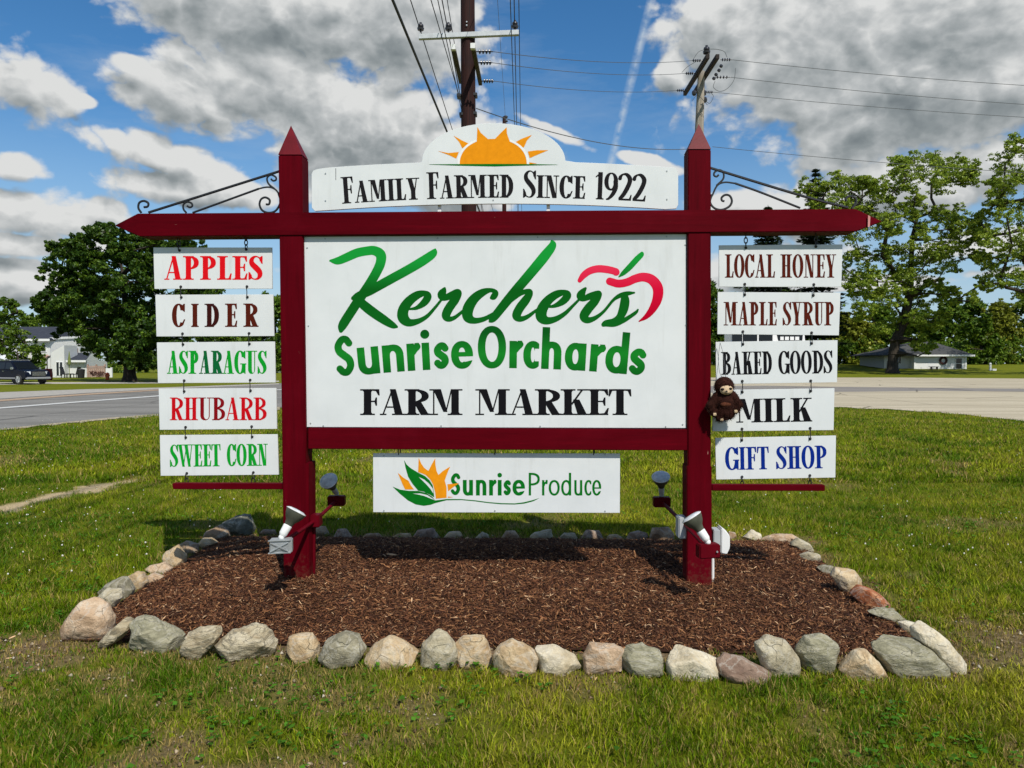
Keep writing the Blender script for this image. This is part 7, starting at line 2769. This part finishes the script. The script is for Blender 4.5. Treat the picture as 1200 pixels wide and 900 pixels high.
Yp = 18.0
pb = at(549, 480, Yp)
p1 = thing('utility_pole', (pb.x, Yp, 0), 'thick dark brown utility pole rising behind the top banner', 'utility pole')
mb = MB()
xt_, xb_ = at(548, 0, Yp).x, at(549.5, 240, Yp).x
mb.tube([(pb.x, Yp, 0), (xb_, Yp, 5.3), (xt_, Yp, 10.3), (xt_ + (xt_ - xb_) * .6, Yp, 13.2)], [.19, .180, .168, .15], 20)
mb.build('pole', M['pole_brown'], p1, smooth=True, angle=50)
a, b = at(490.5, 42.5, Yp - .22), at(608, 37.5, Yp - .22)
mb = MB()
mb.prism([a - Vector((0, 0, .055)), b - Vector((0, 0, .055)), b + Vector((0, 0, .06)), a + Vector((0, 0, .06))],
         [p + Vector((0, .11, 0)) for p in (a - Vector((0, 0, .055)), b - Vector((0, 0, .055)), b + Vector((0, 0, .06)), a + Vector((0, 0, .06)))])
mb.build('crossarm', M['arm_grey'], p1, bevel=.006)
tops = {}
for px in (493, 525.5, 603.5):
    p = at(px, 37.5 if px < 600 else 35, Yp - .17)
    insulator(p, p1)
    tops[px] = p + Vector((0, 0, .2))


def depth_arm(parent, n_px, f_px, Yn, Yf, mat, w=.055, h=.06, capw=True):
    a, b = at(*n_px, Yn), at(*f_px, Yf)
    mb = MB()
    d = (b - a).normalized()
    s = d.cross(Vector((0, 0, 1))).normalized() * w
    u = Vector((0, 0, h))
    mb.prism([a - s - u, a + s - u, a + s + u, a - s + u], [b - s - u, b + s - u, b + s + u, b - s + u])
    mb.build('crossarm', mat, parent, bevel=.004)
    if capw:
        mb = MB()
        a2 = a - d * .004
        mb.prism([a2 - s * 1.15 - u * 1.15, a2 + s * 1.15 - u * 1.15, a2 + s * 1.15 + u * 1.15, a2 - s * 1.15 + u * 1.15], [q_ - d * .12 for q_ in (a2 - s * 1.15 - u * 1.15, a2 + s * 1.15 - u * 1.15, a2 + s * 1.15 + u * 1.15, a2 - s * 1.15 + u * 1.15)])
        mb.build('arm_end_cap', M['trim'], parent)
    return a, b


M['arm_olive'] = wood('olive_brown_crossarm', (0.035, 0.028, 0.014), (0.10, 0.082, 0.045))
depth_arm(p1, (531.5, 57), (540, 96), 16.9, 19.1, M['arm_olive'], .045, .05)
a1_, b1_ = depth_arm(p1, (554.5, 56), (563, 98), 16.9, 19.1, M['arm_olive'], .045, .05)


def strain(parent, px, py, L, Y, flip=1):
    """string insulator lying along x"""
    p = at(px, py, Y)
    mb = MB()
    pr_ = [(0, .012)]
    for k in range(4):
        q_ = .06 + k * L / 5
        pr_ += [(q_, .015), (q_ + .01, .055), (q_ + .035, .05), (q_ + .05, .015)]
    pr_ += [(L, .012)]
    mb.lathe(p, (flip, 0, 0), pr_, 10)
    mb.build('insulator', M['insul'], parent, smooth=True)
    return p + Vector((flip * L, 0, 0))


w1 = strain(p1, 558, 60.5, .38, 17.1)
w2 = strain(p1, 560, 73.5, .34, 17.7)
w3 = strain(p1, 564, 95, .32, 18.9)
for py in (26, 30, 40):
    p = at(547, py, Yp - .17)
    mb = MB()
    mb.lathe(p, (0, -1, 0), [(0, .02), (.03, .018)], 8)
    mb.build('bolt', M['galv'], p1)
for (px, py) in ((538, 113), (557, 112), (541, 135), (556.5, 134)):
    p = at(px, py, Yp)
    mb = MB()
    mb.obox(p, (.05, 0, 0), (0, .12, 0), (0, 0, .035))
    mb.build('pole_band', M['iron'], p1, bevel=.008)

Yq = 27.0
qb = at(821, 470, Yq)
p2 = thing('utility_pole', (qb.x, Yq, 0), 'weathered grey utility pole behind the point of the right post', 'utility pole')
mb = MB()
mb.tube([(qb.x, Yq, 0), (at(819.5, 150, Yq).x, Yq, at(819.5, 150, Yq).z), (at(822, 84, Yq).x, Yq, at(822, 84, Yq).z)], [.20, .155, .125], 16)
mb.build('pole', M['pole_grey'], p2, smooth=True, angle=50)
a2_, b2_ = depth_arm(p2, (829.5, 66), (802.5, 110), 25.2, 29.0, M['arm_dark'], .06, .075, False)
depth_arm(p2, (841, 66), (815, 107), 25.2, 28.8, M['arm_dark'], .06, .075, False)
insulator(at(828, 65, 25.3), p2, s=1.5)
v1 = strain(p2, 823, 71, .36, 25.9, -1)
v2 = strain(p2, 814, 86, .34, 27.0, -1)
v3 = strain(p2, 803, 106, .34, 28.8, -1)
u1 = strain(p2, 844, 70, .40, 25.9)
u2 = strain(p2, 838, 90.5, .55, 26.6)
u3 = strain(p2, 825, 108, .36, 28.6)
cut = at(838, 88, 26.0)
for k, (px, py) in enumerate(((846, 76), (843.5, 81), (840, 86), (837.5, 90.5))):
    c = at(px, py, 26.0)
    mb = MB()
    mb.lathe(c, (-.5, 0, -.8), [(0, .03), (.02, .06), (.08, .06), (.10, .03)], 8)
    mb.build('fuse_cutout', M['insul'], p2, smooth=True)
for (px, py) in ((813.5, 109), (825, 109), (826, 117)):
    mb = MB()
    mb.ball(at(px, py, 27), .09, .09, .11, 8, 6)
    mb.build('clamp', M['insul'], p2)
for pts in ([(812, 70), (820, 60), (835, 57.5), (848, 60), (852, 67)], [(799, 85), (806, 78), (816, 72)], [(838, 95), (836, 102), (843, 107), (852, 104), (860, 94), (862, 80)], [(826, 118), (832, 121), (836, 113), (834, 110)], [(829, 150 - 27), (818, 112), (811, 118)]):
    mb = MB()
    c_ = catmull([(*p, 0) for p in pts], 6)
    mb.tube([at(x, y, 26.6) for x, y, _ in c_], .009, 5)
    mb.build('jumper_wire', M['wire_g'], p2)

Yr_ = 37.0
rb_ = at(591, 470, Yr_)
p3 = thing('utility_pole', (rb_.x, Yr_, 0), 'thin far utility pole peeking over the top banner right of the thick one', 'utility pole')
mb = MB()
mb.tube([(rb_.x, Yr_, 0), (rb_.x, Yr_, at(591, 137, Yr_).z)], [.14, .085], 12)
mb.build('pole', M['pole_brown'], p3, smooth=True, angle=50)
for py in (137, 142, 146):
    mb = MB()
    mb.ball(at(592.5, py, Yr_), .12, .1, .07, 8, 6)
    mb.build('insulator', M['insul'], p3)


def wire(p, q_, sag, r, mat, label, group='overhead wires', n=24):
    p, q_ = Vector(p), Vector(q_)
    mb = MB()
    mb.tube([p.lerp(q_, i / n) - Vector((0, 0, 4 * sag * (i / n) * (1 - i / n))) for i in range(n + 1)], r, 5)
    o = one('power_line', mb, M[mat], p, label, 'power line', group, smooth=True)
    return o


far_end = at(1900, 150, 27)
wire(w1, v1, .15, .008, 'wire_g', 'highest thin wire between the brown pole and the grey pole')
wire(w2, v2, .15, .008, 'wire_g', 'middle thin wire between the brown pole and the grey pole')
wire(w3, v3, .15, .008, 'wire_g', 'lowest insulated wire between the brown pole and the grey pole')
wire(u1, at(1330, 107, 26.5), .12, .009, 'wire_g', 'highest thin wire running right from the grey pole')
wire(u2, at(1330, 130, 27.0), .12, .009, 'wire_g', 'second thin wire running right from the grey pole')
wire(u3, at(1330, 144, 28.6), .12, .009, 'wire_g', 'third thin wire running right from the grey pole')
wire(at(835, 172, 27), at(1330, 210, 27), .1, .009, 'wire_g', 'lowest thin wire running right from the grey pole past the treetops')
wire((xb_ + .18, Yp, at(556, 127, Yp).z), at(816, 174, 27), .35, .012, 'wire_g', 'sagging cable from the brown pole down to the grey pole')
# lines running toward and past the viewer


def depth_wire(pxa, pya, pxb, pyb, z, r, mat, label, y0=-25, y1=60):
    d0, d1 = ray(pxa, pya), ray(pxb, pyb)
    A_ = CAM + d0 * ((z - CH) / d0.z)
    B_ = CAM + d1 * ((z - CH) / d1.z)
    s = (B_.x - A_.x) / (B_.y - A_.y)
    if abs(s) > .3:
        s = .3 * (1 if s > 0 else -1)
    f = lambda y: Vector((A_.x + (y - A_.y) * s, y, z))
    return wire(f(y0), f(y1), 0.0, r, mat, label)


depth_wire(460, 0, 524, 155, 6.5, .022, 'wire', 'thick black cable slanting down from the top left of the banner')
depth_wire(481, 0, 531, 155, tops[493].z, .013, 'wire', 'black line over the left end of the pale crossarm')
depth_wire(505, 0, 538, 112, 8.2, .010, 'wire', 'left of the thin lines bunched just left of the brown pole')
depth_wire(513, 0, 540, 125, 8.6, .010, 'wire', 'line just right of the leftmost one bunched beside the brown pole')
depth_wire(518, 0, 537, 100, tops[525.5].z, .013, 'wire', 'line over the insulator next left of the brown pole')
depth_wire(524, 0, 539, 90, 9.9, .010, 'wire', 'thin line closest to the brown pole on its left')
depth_wire(598, 0, 603, 146, 8.7, .010, 'wire', 'left of the three lines dropping right of the brown pole')
depth_wire(602.5, 0, 605.5, 146, tops[603.5].z, .012, 'wire', 'line over the right end insulator of the pale crossarm')
depth_wire(608, 0, 610, 146, 9.2, .010, 'wire', 'rightmost of the three lines dropping right of the brown pole')
depth_wire(583, 0, 592, 135, 11.0, .006, 'wire_g', 'faint thin line between the brown pole and the group of three')
